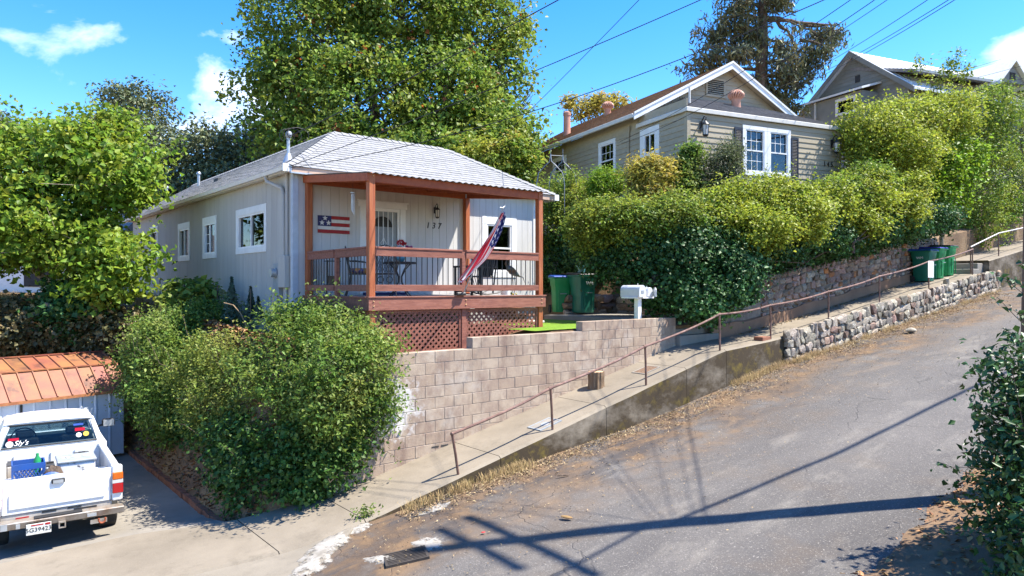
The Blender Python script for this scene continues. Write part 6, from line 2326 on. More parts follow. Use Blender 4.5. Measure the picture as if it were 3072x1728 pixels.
for (lab, nm, x0, x1, y0, y1, h, mt_) in (('flat grey plastic tray lying in the truck bed front', 'plastic_tray', -0.1, 0.05, 1.45, 1.85, 0.22, 'metal_grey'),
                                          ('dented silver fuel can behind the cooler box', 'fuel_can', 0.30, 0.55, 1.48, 1.75, 0.34, 'galv'),
                                          ('brown cardboard box at the front left of the truck bed', 'cardboard_box', -0.62, -0.2, 1.45, 1.85, 0.3, 'truck_dirty'),
                                          ('low grey tool case right of the tailgate handle', 'tool_case', 0.12, 0.46, 0.42, 0.62, 0.24, 'tool_black')):
    t = Th(nm, lab, nm.split('_')[-1], TF, ((x0 + x1) / 2, (y0 + y1) / 2, BZ))
    t.part('body', MB().box(x0, x1, y0, y1, BZ, BZ + h), mt_, bevel=0.02)
    t.part('lid', MB().box(x0 + 0.015, x1 - 0.015, y0 + 0.015, y1 - 0.015, BZ + h, BZ + h + 0.015), 'tool_black' if mt_ != 'tool_black' else 'metal_grey')
    t.part('grip', MB().box((x0 + x1) / 2 - 0.05, (x0 + x1) / 2 + 0.05, (y0 + y1) / 2 - 0.01, (y0 + y1) / 2 + 0.01, BZ + h + 0.016, BZ + h + 0.04), 'black_plastic')
# ------------------------------------------------------------------ metal shed
SF = Frame(-8.82, 16.05, R(55))
SZ = -3.76
pmat('shed_wall', (0.60, 0.65, 0.72), (0.52, 0.57, 0.64), scale=2, rough=0.45, objrand=0.05, c3=(0.42, 0.40, 0.38), s3=2.4, r3=(0.66, 0.8))
pmat('shed_roof', (0.225, 0.075, 0.045), (0.29, 0.115, 0.045), scale=1.6, rough=0.6, objrand=0.2, hue_rand=0.015, ramp=(0.4, 0.6), c3=(0.11, 0.045, 0.03), s3=2.6, r3=(0.53, 0.70), bump=0.15, bscale=20)
pmat('rust', (0.36, 0.15, 0.06), (0.24, 0.09, 0.04), scale=6, rough=0.8)
sh = Th('metal_shed', 'small blue white metal shed with a rusty orange gambrel roof', 'shed', SF, (-1.5, 0.9, SZ))
SWd, SD, SH = 3.0, 2.2, 1.48
np_ = 10
for i in range(np_):
    x0, x1 = -SWd + SWd * i / np_, -SWd + SWd * (i + 1) / np_
    mb = MB()
    pr = [(x0 + 0.002, 0.0), (x0 + 0.03, -0.022), (x0 + 0.05, -0.022), (x0 + 0.075, 0.0), (x1 - 0.002, 0.0), (x1 - 0.002, 0.02), (x0 + 0.002, 0.02)]
    mb.prism([(x, y, SZ) for x, y in pr], (0, 0, SH))
    sh.part('wall_panel', mb, 'shed_wall')
sh.part('corner_trim', MB().box(-0.03, 0.02, -0.04, 0.0 - 0.025, SZ, SZ + SH).box(0.0, 0.02, -0.02, 0.1, SZ, SZ + SH), 'shed_wall')
sh.part('side_wall', MB().prism([(-0.02, 0.03, SZ), (-0.02, SD, SZ), (-0.02, SD, SZ + SH), (-0.02, SD - 0.45, SZ + SH + 0.48), (-0.02, SD / 2, SZ + SH + 0.72), (-0.02, 0.45, SZ + SH + 0.48), (-0.02, 0.03, SZ + SH)], (-0.02, 0, 0)), 'shed_wall')
sh.part('side_wall', MB().prism([(-SWd + 0.04, 0.03, SZ + SH + 0.002), (-SWd + 0.04, SD, SZ + SH + 0.002), (-SWd + 0.04, SD - 0.45, SZ + SH + 0.48), (-SWd + 0.04, SD / 2, SZ + SH + 0.72), (-SWd + 0.04, 0.45, SZ + SH + 0.48)], (-0.02, 0, 0)), 'shed_wall')
sh.part('rear_wall', MB().box(-SWd, -0.05, SD - 0.03, SD, SZ, SZ + SH).box(-SWd, -SWd + 0.03, 0.03, SD - 0.04, SZ, SZ + SH), 'shed_wall')
prf = [(-0.10, SH - 0.04), (0.40, SH + 0.49), (SD / 2, SH + 0.73), (SD - 0.40, SH + 0.49), (SD + 0.10, SH - 0.04)]
nr = 11
rw_ = SWd + 0.16
for sidx in range(4):
    (ya, za), (yb, zb_) = prf[sidx], prf[sidx + 1]
    d = Vector((0, yb - ya, zb_ - za)).normalized()
    n_ = Vector((0, -d.z, d.y))
    for i in range(nr):
        x0, x1 = 0.09 - rw_ * (i + 1) / nr, 0.09 - rw_ * i / nr
        mb = MB()
        sect = [(x0 + 0.001, 0), (x1 - 0.001, 0), (x1 - 0.001, 0.02), (x1 - 0.012, 0.045), (x1 - 0.03, 0.045), (x1 - 0.04, 0.016), (x0 + 0.001, 0.016)]
        vs_ = [Vector((x, ya, SZ + za)) + n_ * h for x, h in sect] + [Vector((x, yb, SZ + zb_)) + n_ * h for x, h in sect]
        k = len(sect)
        mb.add(vs_, [tuple(range(k - 1, -1, -1)), tuple(range(k, 2 * k))] + [(q, (q + 1) % k, k + (q + 1) % k, k + q) for q in range(k)])
        sh.part('roof_panel', mb, 'shed_roof')
for y, z in ((0.40, SH + 0.52), (SD / 2, SH + 0.765)):
    sh.part('ridge_strip', MB().box(-SWd - 0.07, 0.09, y - 0.04, y + 0.04, SZ + z - 0.012, SZ + z + 0.012), 'shed_roof')
sh.part('eave_trim', MB().box(-SWd - 0.07, 0.085, -0.12, -0.085, SZ + SH - 0.09, SZ + SH - 0.03), 'rust')
sh.part('door_slot', MB().box(-2.02, -1.98, -0.027, -0.005, SZ + SH - 0.32, SZ + SH - 0.12), 'interior_dark')

# ------------------------------------------------------------------ taupe house up the street
HF = Frame(5.43, 22.0, R(25))
pmat('lap_taupe', (0.37, 0.32, 0.235), (0.32, 0.277, 0.2), scale=2, rough=0.75, bump=0.08, bscale=25, objrand=0.05, stretch=(0.6, 3, 6))
pmat('shingle_brown', (0.36, 0.215, 0.14), (0.28, 0.165, 0.11), scale=9, rough=0.9, bump=0.3, bscale=90, islrand=0.14)
pmat('shingle_dark', (0.25, 0.235, 0.23), (0.19, 0.18, 0.178), scale=9, rough=0.9, bump=0.3, bscale=90, islrand=0.14)
pmat('gutter_cream', (0.60, 0.585, 0.54), (0.53, 0.515, 0.475), scale=4, rough=0.55)
pmat('shutter_navy', (0.018, 0.026, 0.045), (0.014, 0.02, 0.036), rough=0.55)
pmat('vent_clay', (0.47, 0.25, 0.18), (0.40, 0.20, 0.14), scale=5, rough=0.55)
h2_ = Th('taupe_house', 'taupe clapboard house with white framed windows above the hedge', 'house', HF, (3.5, 5, 2.0))
Z0, ZE = 1.3, 5.42
FWd, FD, ML = 6.65, 2.6, 13.5


def lap(t, axis, plane, a0, a1, z0, z1, out, ops, mat, parent=None, clipz=None, expo=0.178):
    z = z0
    while z < z1 - 0.02:
        ze = min(z1, z + expo)
        b0, b1 = a0, a1
        if clipz:
            b0, b1 = clipz(z)
            if b1 - b0 < 0.1:
                break
        for (p0, p1, q0, q1) in wall_cells(b0, b1, z, ze, ops):
            mb = MB()
            f0, f1 = (ze - q0) / expo, (ze - q1) / expo
            sec = [(0.0, q0), (out * (0.006 + 0.02 * f0), q0), (out * (0.006 + 0.02 * f1), q1), (0.0, q1)]
            if axis == 0:
                mb.prism([(p0, plane + d, q) for d, q in sec], (p1 - p0, 0, 0))
            else:
                mb.prism([(plane + d, p0, q) for d, q in sec], (0, p1 - p0, 0))
            t.part('siding_board', mb, mat, parent=parent)
        z = ze


zz = 5.23
fwin = (2.2, 4.29, 3.62, 5.23)
# front double window: two hung units in one white surround
op = []
tr_ = MB()
mid = (fwin[0] + fwin[1]) / 2
for (a, b, kk) in ((fwin[0], mid + 0.03, 0), (mid - 0.03, fwin[1], 1)):
    pass
i_ = window(h2_, 0, -0.028, fwin[0], mid + 0.0, fwin[2], fwin[3], -1, trim=0.13, kind='hung', grid=(3, 2, None), curtain=[(0.0, 1.0, 0.0, 0.5)] if False else [(0.0, 0.3, 0, 1)])
op.append(i_)
i_ = window(h2_, 0, -0.028, mid + 0.002, fwin[1], fwin[2], fwin[3], -1, trim=0.13, kind='hung', grid=(3, 2, (1,)), curtain=[(0.0, 1.0, 0.0, 0.5)])
op.append(i_)
fops2 = [(fwin[0] + 0.05, fwin[1] - 0.05, fwin[2] + 0.05, fwin[3] - 0.05)]
sops = []
for (a, b, c, d, kind, gr) in ((1.38, 2.44, 4.25, 5.32, 'slider', None), (3.95, 5.1, 3.9, 5.36, 'hung', (3, 2, (1,))), (7.58, 8.7, 4.2, 5.36, 'hung', (3, 2, None))):
    window(h2_, 1, -0.028, a, b, c, d, -1, trim=0.22 if kind == 'slider' else 0.12, kind=kind, grid=gr)
    sops.append((a + 0.05, b - 0.05, c + 0.05, d - 0.05))
bk = MB()
for (a, b, c, d) in wall_cells(0, FWd, Z0, ZE, fops2):
    bk.box(a, b, 0.0, 0.02, c, d)
fwl = h2_.part('front_wall', bk, 'lap_taupe')
bk = MB()
for (a, b, c, d) in wall_cells(0.02, ML, Z0, 5.85, sops):
    bk.box(0.0, 0.02, a, b, c, d)
swl = h2_.part('side_wall', bk, 'lap_taupe')
lap(h2_, 0, -0.001, 0.10, FWd - 0.1, 2.4, ZE, -1, fops2, 'lap_taupe', parent=fwl)
lap(h2_, 1, -0.001, 0.10, ML, 2.4, ZE, -1, sops, 'lap_taupe', parent=swl)
h2_.part('corner_board', MB().box(-0.03, 0.10, -0.034, -0.002, Z0, ZE).box(-0.034, -0.002, -0.001, 0.1, Z0, ZE), 'lap_taupe')
h2_.part('corner_board', MB().box(FWd - 0.1, FWd + 0.02, -0.034, -0.002, Z0, ZE), 'lap_taupe')
h2_.part('far_wall', MB().box(FWd, FWd + 0.04, 0.0, FD, Z0, ZE).box(7.7, 7.74, FD, ML, Z0, 5.85).box(FWd + 0.04, 7.7, FD, FD + 0.04, Z0, 5.85).box(0.02, 7.7, ML - 0.04, ML - 0.001, Z0, 5.85), 'lap_taupe')
for x0, x1 in ((fwin[0] - 0.34, fwin[0] - 0.01), (fwin[1] + 0.01, fwin[1] + 0.34)):
    zt_ = 5.12 if x0 < 3 else 5.0
    shu = h2_.part('shutter', MB().box(x0, x0 + 0.05, -0.062, -0.03, 3.66, zt_).box(x1 - 0.05, x1, -0.062, -0.03, 3.66, zt_).box(x0 + 0.05, x1 - 0.05, -0.06, -0.03, 3.66, 3.74).box(x0 + 0.05, x1 - 0.05, -0.06, -0.03, zt_ - 0.08, zt_), 'shutter_navy')
    z = 3.76
    while z < zt_ - 0.1:
        h2_.part('louvre', MB().hexa([(x0 + 0.05, -0.058, z), (x1 - 0.05, -0.058, z), (x1 - 0.05, -0.034, z + 0.02), (x0 + 0.05, -0.034, z + 0.02), (x0 + 0.05, -0.058, z + 0.012), (x1 - 0.05, -0.058, z + 0.012), (x1 - 0.05, -0.034, z + 0.04), (x0 + 0.05, -0.034, z + 0.04)]), 'shutter_navy', parent=shu)
        z += 0.05
# low hip roof of the front room
e0, eZ2, tZ2, ty = -0.04, 5.56, 6.72, 2.62
A_, B_, C_, D_ = (e0, e0, eZ2), (FWd + 0.35, e0, eZ2), (5.3, ty, tZ2), (2.0, ty, tZ2)
froof = h2_.part('roof', MB().add([A_, B_, C_, D_, (e0, ty, eZ2), (FWd + 0.35, ty, eZ2)], [(0, 1, 2, 3), (0, 3, 4), (1, 5, 2), (0, 4, 5, 1), (4, 3, 2, 5)]), 'roof_under')
sh_ = MB()
s1 = math.hypot(ty - e0, tZ2 - eZ2)
for a, mb in shingles((e0 - 0.02, e0 - 0.03, eZ2 - 0.01), (1, 0, 0), (0, ty - e0, tZ2 - eZ2), [(0, 0), (FWd + 0.69, 0), (5.3 - e0, s1), (2.0 - e0, s1)], 0.145, 0.33, 0.022, seed=9):
    sh_.add(mb.v, mb.f)
s2 = math.hypot(2.0 - e0, tZ2 - eZ2)
for a, mb in shingles((e0 - 0.03, ty, eZ2 - 0.01), (0, -1, 0), (2.0 - e0, 0, tZ2 - eZ2), [(0, 0), (ty - e0, 0), (0, s2)], 0.145, 0.33, 0.022, seed=10):
    sh_.add(mb.v, mb.f)
h2_.part('shingles', sh_, 'shingle_dark', parent=froof, kind='stuff')
h2_.part('gutter', MB().box(e0 - 0.06, FWd + 0.41, e0 - 0.06, e0 - 0.005, eZ2 - 0.14, eZ2 + 0.0), 'gutter_cream', bevel=0.012)
h2_.part('gutter', MB().box(e0 - 0.07, e0 - 0.005, e0 - 0.003, ty - 0.02, eZ2 - 0.14, eZ2 + 0.0), 'gutter_cream', bevel=0.012)
# main gable
rx, rz_ = 3.87, 8.12
eL2, eR2, eZm = -0.38, 8.12, 5.84
y0g, y1g = 2.28, ML + 0.35
pit = (rz_ - eZm) / (rx - eL2)
wallz = lambda x: rz_ - 0.14 - abs(x - rx) * pit
g_ = MB().prism([(0.0, FD, 5.4), (7.7, FD, 5.4), (7.7, FD, wallz(7.7)), (rx, FD, wallz(rx)), (0.0, FD, wallz(0))], (0, 0.04, 0))
gw = h2_.part('gable_wall', g_, 'lap_taupe')
lap(h2_, 0, FD - 0.001, 0, 7.7, 5.6, wallz(rx) - 0.1, -1, [], 'lap_taupe', parent=gw, clipz=lambda z: (max(0.0, rx - (wallz(rx) - z - 0.18) / pit), min(7.7, rx + (wallz(rx) - z - 0.18) / pit)))
mr_ = h2_.part('roof', MB().add([(eL2, y0g, eZm), (eL2, y1g, eZm), (rx, y1g, rz_), (rx, y0g, rz_), (eR2, y0g, eZm), (eR2, y1g, eZm),
                                 (eL2, y0g, eZm - 0.1), (eL2, y1g, eZm - 0.1), (rx, y1g, rz_ - 0.12), (rx, y0g, rz_ - 0.12), (eR2, y0g, eZm - 0.1), (eR2, y1g, eZm - 0.1)],
                                [(1, 0, 3, 2), (3, 4, 5, 2), (6, 7, 8, 9), (9, 8, 11, 10), (0, 6, 9, 3), (3, 9, 10, 4), (0, 1, 7, 6), (4, 10, 11, 5), (1, 2, 8, 7), (2, 5, 11, 8)]), 'lap_taupe')
sh_ = MB()
s3_ = math.hypot(rx - eL2, rz_ - eZm)
for a, mb in shingles((eL2 - 0.03, y1g, eZm - 0.01), (0, -1, 0), (rx - eL2, 0, rz_ - eZm), [(0, 0), (y1g - y0g + 0.02, 0), (y1g - y0g + 0.02, s3_ + 0.02), (0, s3_ + 0.02)], 0.16, 0.4, 0.02, seed=12):
    sh_.add(mb.v, mb.f)
for a, mb in shingles((eR2 + 0.03, y0g, eZm - 0.01), (0, 1, 0), (rx - eR2, 0, rz_ - eZm), [(0, 0), (y1g - y0g + 0.02, 0), (y1g - y0g + 0.02, s3_ + 0.02), (0, s3_ + 0.02)], 0.3, 0.9, 0.02, seed=13):
    sh_.add(mb.v, mb.f)
h2_.part('shingles', sh_, 'shingle_brown', parent=mr_, kind='stuff')
for sx in (-1, 1):
    ex = eL2 - 0.03 if sx < 0 else eR2 + 0.03
    h2_.part('barge_board', MB().prism([(rx, y0g - 0.035, rz_ - 0.24), (rx, y0g - 0.035, rz_ + 0.03), (ex, y0g - 0.035, eZm + 0.03), (ex, y0g - 0.035, eZm - 0.22)][::sx], (0, 0.03, 0)), 'trim_white')
    h2_.part('barge_trim', MB().prism([(rx, y0g - 0.06, rz_ - 0.03), (rx, y0g - 0.06, rz_ + 0.045), (ex, y0g - 0.06, eZm + 0.045), (ex, y0g - 0.06, eZm - 0.03)][::sx], (0, 0.024, 0)), 'trim_white')
h2_.part('gutter', MB().box(eL2 - 0.1, eL2 - 0.005, y0g, y1g, eZm - 0.15, eZm - 0.01), 'gutter_cream', bevel=0.012)
# louvred gable vent
vx0, vx1, vz0, vz1 = 2.98, 3.72, 6.95, 7.48
gv = h2_.part('gable_vent', MB().box(vx0 - 0.08, vx0, FD - 0.06, FD - 0.028, vz0 - 0.08, vz1 + 0.08).box(vx1, vx1 + 0.08, FD - 0.06, FD - 0.028, vz0 - 0.08, vz1 + 0.08)
              .box(vx0, vx1, FD - 0.06, FD - 0.028, vz1, vz1 + 0.08).box(vx0, vx1, FD - 0.06, FD - 0.028, vz0 - 0.08, vz0), 'lap_taupe')
h2_.part('vent_void', MB().box(vx0, vx1, FD - 0.034, FD - 0.03, vz0, vz1), 'interior_dark', parent=gv)
for k in range(7):
    z = vz0 + 0.02 + k * 0.073
    h2_.part('louvre', MB().hexa([(vx0, FD - 0.07, z), (vx1, FD - 0.07, z), (vx1, FD - 0.036, z + 0.03), (vx0, FD - 0.036, z + 0.03), (vx0, FD - 0.07, z + 0.014), (vx1, FD - 0.07, z + 0.014), (vx1, FD - 0.036, z + 0.044), (vx0, FD - 0.036, z + 0.044)]), 'lap_taupe', parent=gv)


def turbine(x, y, z, k, lab):
    t = h2_.part('turbine_vent', MB().lathe([(0.19 * k, -0.35 * k), (0.16 * k, 0.10 * k), (0.20 * k, 0.22 * k)], (x, y, z), 16), 'vent_clay', smooth=True)
    for i in range(18):
        a = 2 * math.pi * i / 18
        pts = []
        for q in range(7):
            f_ = q / 6
            r_ = k * (0.10 + 0.18 * math.sin(math.pi * (0.15 + 0.8 * f_)))
            pts.append((x + r_ * math.cos(a + 0.3 * f_), y + r_ * math.sin(a + 0.3 * f_), z + k * (0.2 + 0.30 * f_)))
        h2_.part('turbine_vane', MB().tube(pts, 0.032 * k, 4), 'vent_clay', parent=t, smooth=True)
    h2_.part('turbine_cap', MB().lathe([(0.16 * k, 0.48 * k), (0.11 * k, 0.53 * k), (0.02 * k, 0.545 * k)], (x, y, z), 16), 'vent_clay', parent=t, smooth=True)
    h2_.part('turbine_core', MB().lathe([(0.13 * k, 0.2 * k), (0.2 * k, 0.34 * k), (0.13 * k, 0.48 * k)], (x, y, z), 14), 'rust', parent=t, smooth=True)


turbine(3.65, 1.85, 6.48, 0.95, '')
turbine(3.0, 9.2, 7.75, 0.9, '')
h2_.part('flue_pipe', MB().lathe([(0.22, -0.5), (0.16, -0.32), (0.15, 0.75), (0.17, 0.75), (0.17, 0.88), (0.10, 0.93)], (1.15, 9.6, 6.75), 14), 'vent_clay', smooth=True)
h2_.part('vent_pipe', MB().tube([(0.9, 1.0, 5.9), (0.9, 1.0, 6.55)], 0.035, 8), 'gutter_cream', smooth=True)
h2_.part('downspout', MB().tube([(-0.07, 3.05, 5.6), (-0.06, 3.1, 5.2), (-0.06, 3.1, 2.2)], 0.035, 8), 'lap_taupe', smooth=True)
for (x, lab) in ((0.52, 'black hanging lantern at the left corner of the taupe house front'), (FWd - 0.42, 'black hanging lantern at the right corner of the taupe house front')):
    l_ = Th('wall_lantern', lab, 'lantern', HF, (x, 0, 4.5), group='lanterns on the taupe house')
    lantern(l_, x, -0.03, 4.93 if x < 3 else 4.86, 1.55)
hn = Th('house_number', 'black house number 145 on the taupe clapboards by the right lantern', 'house number', HF, (FWd - 0.62, -0.03, 4.1))
for i, chh in enumerate('145'):
    me = text_mesh(chh, 0.25, 0.006)
    me.transform(Matrix.Rotation(R(90), 4, 'X'))
    me.materials.append(M['number_black'])
    hn.piece('digit', me, (FWd - 0.78 + i * 0.17, -0.04, 4.22))
# wire trellis arch and plant trellis
pmat('trellis_iron', (0.30, 0.31, 0.33), rough=0.4, metallic=0.5)
ar = Th('garden_arch', 'thin curved metal garden arch rising behind the clipped shrub', 'arch', WORLD, tuple(at(1680, 560, 21.5)))
for dx, dd in ((0, 0), (0.42, 0.5)):
    c = at(1652, 560, 21.5 + dd) + Vector((dx * 0.9, 0, 0))
    mbx = MB()
    for sx in (-1, 1):
        mbx.tube([c + Vector((sx * 0.42, 0, -0.9)), c + Vector((sx * 0.42, 0, 0.1)), c + Vector((sx * 0.36, 0, 0.42)), c + Vector((sx * 0.16, 0, 0.64)), c + Vector((sx * 0.03, 0, 0.76)), c + Vector((0, 0, 0.98)), c + Vector((0, 0, 1.16))], 0.014, 6)
    ar.part('hoop', mbx, 'trellis_iron', smooth=True)
c0 = at(1652, 560, 21.5)
ar.part('tie_bar', MB().tube([c0 + Vector((0, 0, 0.95)), at(1652, 560, 22) + Vector((0.378, 0, 0.95))], 0.009, 5), 'trellis_iron')
tr2 = Th('plant_trellis', 'narrow black trellis beside the climbing shrub at the house corner', 'trellis', HF, (0.65, -0.4, 2.4))
for x in (0.45, 0.65, 0.85):
    tr2.part('upright', MB().tube([(x, -0.3, 2.2), (x, -0.3, 4.15 - abs(x - 0.65) * 0.6)], 0.012, 5), 'iron_black')
for z in (3.2, 3.6, 3.95):
    tr2.part('rung', MB().tube([(0.42, -0.3, z), (0.88, -0.3, z)], 0.009, 5), 'iron_black')

# ------------------------------------------------------------------ far grey house with the white metal roof
pmat('lap_green', (0.23, 0.235, 0.215), (0.195, 0.2, 0.18), scale=2, rough=0.8, objrand=0.05)
pmat('metal_white', (0.74, 0.76, 0.78), (0.66, 0.68, 0.7), scale=2, rough=0.4, islrand=0.04)
GF = Frame(17.36, 36.0, R(24))
h3 = Th('gabled_house', 'grey gabled house with a bright white metal roof on the hill', 'house', GF, (4, 0, 4.5))
GU, GV_, PK, HWd, PT = 0.0, 0.0, 11.9, 3.3, 0.76
EZ3 = PK - HWd * PT
gw = h3.part('gable_wall', MB().prism([(GU, GV_ - HWd + 0.3, 4.0), (GU, GV_ + HWd - 0.3, 4.0), (GU, GV_ + HWd - 0.3, EZ3 + 0.15), (GU, GV_, PK - 0.15), (GU, GV_ - HWd + 0.3, EZ3 + 0.15)], (0.06, 0, 0)), 'lap_green')
lap(h3, 1, GU - 0.001, 0, 0, 6.5, PK - 0.4, -1, [], 'lap_green', parent=gw, clipz=lambda z: (max(GV_ - HWd + 0.3, GV_ - (PK - 0.35 - z) / PT), min(GV_ + HWd - 0.3, GV_ + (PK - 0.35 - z) / PT)), expo=0.2)
h3.part('street_wall', MB().box(GU + 0.06, GU + 11, GV_ - HWd + 0.3, GV_ - HWd + 0.36, 4, EZ3 + 0.1), 'lap_green')
h3.part('rear_wall', MB().box(GU + 0.06, GU + 11, GV_ + HWd - 0.36, GV_ + HWd - 0.3, 4, EZ3 + 0.1).box(GU + 10.94, GU + 11, GV_ - HWd + 0.37, GV_ + HWd - 0.37, 4, EZ3 + 0.1), 'lap_green')
for sy in (-1, 1):
    rp = h3.part('roof', MB().hexa([(GU - 0.35, GV_, PK - 0.1), (GU + 11.4, GV_, PK - 0.1), (GU + 11.4, GV_ + sy * (HWd + 0.25), EZ3 - 0.29), (GU - 0.35, GV_ + sy * (HWd + 0.25), EZ3 - 0.29),
                                    (GU - 0.35, GV_, PK), (GU + 11.4, GV_, PK), (GU + 11.4, GV_ + sy * (HWd + 0.25), EZ3 - 0.19), (GU - 0.35, GV_ + sy * (HWd + 0.25), EZ3 - 0.19)]), 'metal_white')
    for k in range(28):
        x = GU - 0.3 + k * 0.42
        h3.part('roof_seam', MB().tube([(x, GV_, PK + 0.01), (x, GV_ + sy * (HWd + 0.25), EZ3 - 0.18)], 0.018, 4), 'metal_white', parent=rp)
    h3.part('barge_board', MB().prism([(GU - 0.39, GV_, PK - 0.26), (GU - 0.39, GV_, PK + 0.01), (GU - 0.39, GV_ + sy * (HWd + 0.26), EZ3 - 0.18), (GU - 0.39, GV_ + sy * (HWd + 0.26), EZ3 - 0.44)], (0.035, 0, 0)), 'lap_green')
h3.part('gable_vent', MB().box(GU - 0.05, GU - 0.025, GV_ - 0.36, GV_ - 0.08, 10.3, 10.65), 'interior_dark')
# lean-to on the gable end
h3.part('porch_roof', MB().hexa([(-1.4, -1.6, 9.5), (-0.04, -1.6, 9.9), (-0.04, 2.3, 9.9), (-1.4, 2.3, 9.5), (-1.4, -1.6, 9.6), (-0.04, -1.6, 10.0), (-0.04, 2.3, 10.0), (-1.4, 2.3, 9.6)]), 'metal_white')
pwin = (-1.1, 0.1, 8.5, 9.35)
bk = MB()
for (a, b, c, d) in wall_cells(-1.4, 2.1, 4, 9.5, [(pwin[0] + 0.05, pwin[1] - 0.05, pwin[2] + 0.05, pwin[3] - 0.05)]):
    bk.box(-1.2, -1.16, a, b, c, d)
h3.part('porch_wall', bk, 'lap_green')
window(h3, 1, -1.2, *pwin, -1, trim=0.1, kind='fixed')
h3.part('porch_wall', MB().box(-1.15, -0.05, -1.4, -1.35, 4, 9.5).box(-1.15, -0.05, 2.05, 2.1, 4, 9.5), 'lap_green')
h3.part('porch_post', MB().box(-1.26, -1.21, 1.3, 1.4, 5, 9.5), 'gutter_cream')
# lower grey house beside it
KF = Frame(18.7, 33.0, R(21))
kh = Th('grey_bungalow', 'grey house with a long dark eave and small dormer at the top right', 'house', KF, (4.5, 2, 4.5))
kh.part('wall', MB().box(0.4, 13.0, 0.5, 0.56, 4.0, 9.95).box(0.4, 0.46, 0.57, 6.0, 4.0, 9.95).box(12.9, 12.96, 0.57, 6.0, 4.0, 9.95), 'lap_green')
krf = kh.part('roof', MB().hexa([(-0.2, -0.2, 9.9), (13.4, -0.2, 9.9), (13.4, 4.4, 11.3), (-0.2, 4.4, 11.3), (-0.2, -0.2, 10.06), (13.4, -0.2, 10.06), (13.4, 4.4, 11.46), (-0.2, 4.4, 11.46)]), 'shingle_dark')
kh.part('gutter', MB().box(-0.2, 13.4, -0.3, -0.205, 9.92, 10.05), 'metal_grey')
for k in range(4):
    window(kh, 0, 0.5, 1.6 + k * 2.6, 2.7 + k * 2.6, 8.6, 9.7, -1, trim=0.1, kind='fixed')
kd = kh.part('dormer', MB().prism([(5.0, -0.5, 9.95), (6.9, -0.5, 9.95), (5.95, -0.5, 10.95)], (0, 2.4, 0)), 'lap_green')
for sx in (-1, 1):
    kh.part('dormer_roof', MB().prism([(5.95, -0.7, 10.98), (5.95, -0.7, 11.14), (5.95 + sx * 1.15, -0.7, 9.93), (5.95 + sx * 1.15, -0.7, 9.77)], (0, 2.7, 0)), 'trim_white', parent=kd)
kh.part('dormer_vent', MB().box(5.75, 6.15, -0.52, -0.503, 10.1, 10.45), 'interior_dark', parent=kd)
# white outbuilding behind the maple
wb = Th('white_outbuilding', 'white walled outbuilding half hidden behind the left maple', 'building', WORLD, (-21, 31, -1.0))
wb.part('wall', MB().box(-27, -17.5, 30, 36, -1.5, 1.6), 'trim_white')
wb.part('roof', MB().prism([(-27.4, 29.6, 1.6), (-27.4, 36.4, 1.6), (-27.4, 33, 3.4)], (10.3, 0, 0)), 'shingle_dark')
wb.part('window', MB().box(-20.6, -19.4, 29.96, 29.995, 0.0, 1.0), 'interior_dark')

# ------------------------------------------------------------------ utility poles and wires
def upole(label, base, top, lean=(0, 0), arms=()):
    t = Th('utility_pole', label, 'pole', WORLD, base, group='wooden utility poles')
    b, tp_ = Vector(base), Vector((base[0] + lean[0], base[1] + lean[1], top))
    t.part('shaft', MB().tube([b - Vector((0, 0, 0.3)), b.lerp(tp_, 0.5), tp_], 0.17, 14, 0.11), 'pole_wood', smooth=True)
    for (z, L_, ang) in arms:
        f_ = (z - base[2]) / (top - base[2])
        c = b.lerp(tp_, f_)
        d = Vector((math.cos(ang), math.sin(ang), 0))
        mx__ = Matrix.Translation(c) @ Matrix.Rotation(ang, 4, 'Z')
        arm = t.part('crossarm', MB().box(-L_ / 2, L_ / 2, -0.19, -0.09, -0.06, 0.06, mx__), 'pole_wood')
        for k in (-0.45, -0.2, 0.2, 0.45):
            t.part('insulator', MB().lathe([(0.03, 0.06), (0.05, 0.1), (0.03, 0.16)], tuple(mx__ @ Vector((k * L_, -0.14, 0))), 8), 'curtain', parent=arm)
    return t


PB = Vector((6.765, 9.22, -2.55))
PT_ = Vector((7.0, 9.22, 10.6))
upole('tall wooden utility pole at the right edge of the photo behind the shrub', tuple(PB), PT_.z, lean=(0.235, 0), arms=((8.1, 2.6, R(-52)), (9.1, 1.8, R(-52))))
P2 = Vector((27.6, 23.3, 0.6))
upole('second wooden utility pole farther up the street beyond the far house', tuple(P2), 12.4, arms=((11.6, 2.4, R(-50)),))


def pole_at(z):
    f_ = (z - PB.z) / (PT_.z - PB.z)
    return PB.lerp(PT_, f_) + Vector((0, -0.1, 0))


def wire(label, a, b, sag, r=0.009, n=28):
    a, b = Vector(a), Vector(b)
    pts = [a.lerp(b, i / n) - Vector((0, 0, sag * 4 * (i / n) * (1 - i / n))) for i in range(n + 1)]
    base = tuple(a)
    o = single('overhead_wire', MB().tube(pts, r, 5), 'cable', label, 'wire', WORLD, base, group='overhead wires', smooth=True)
    return o


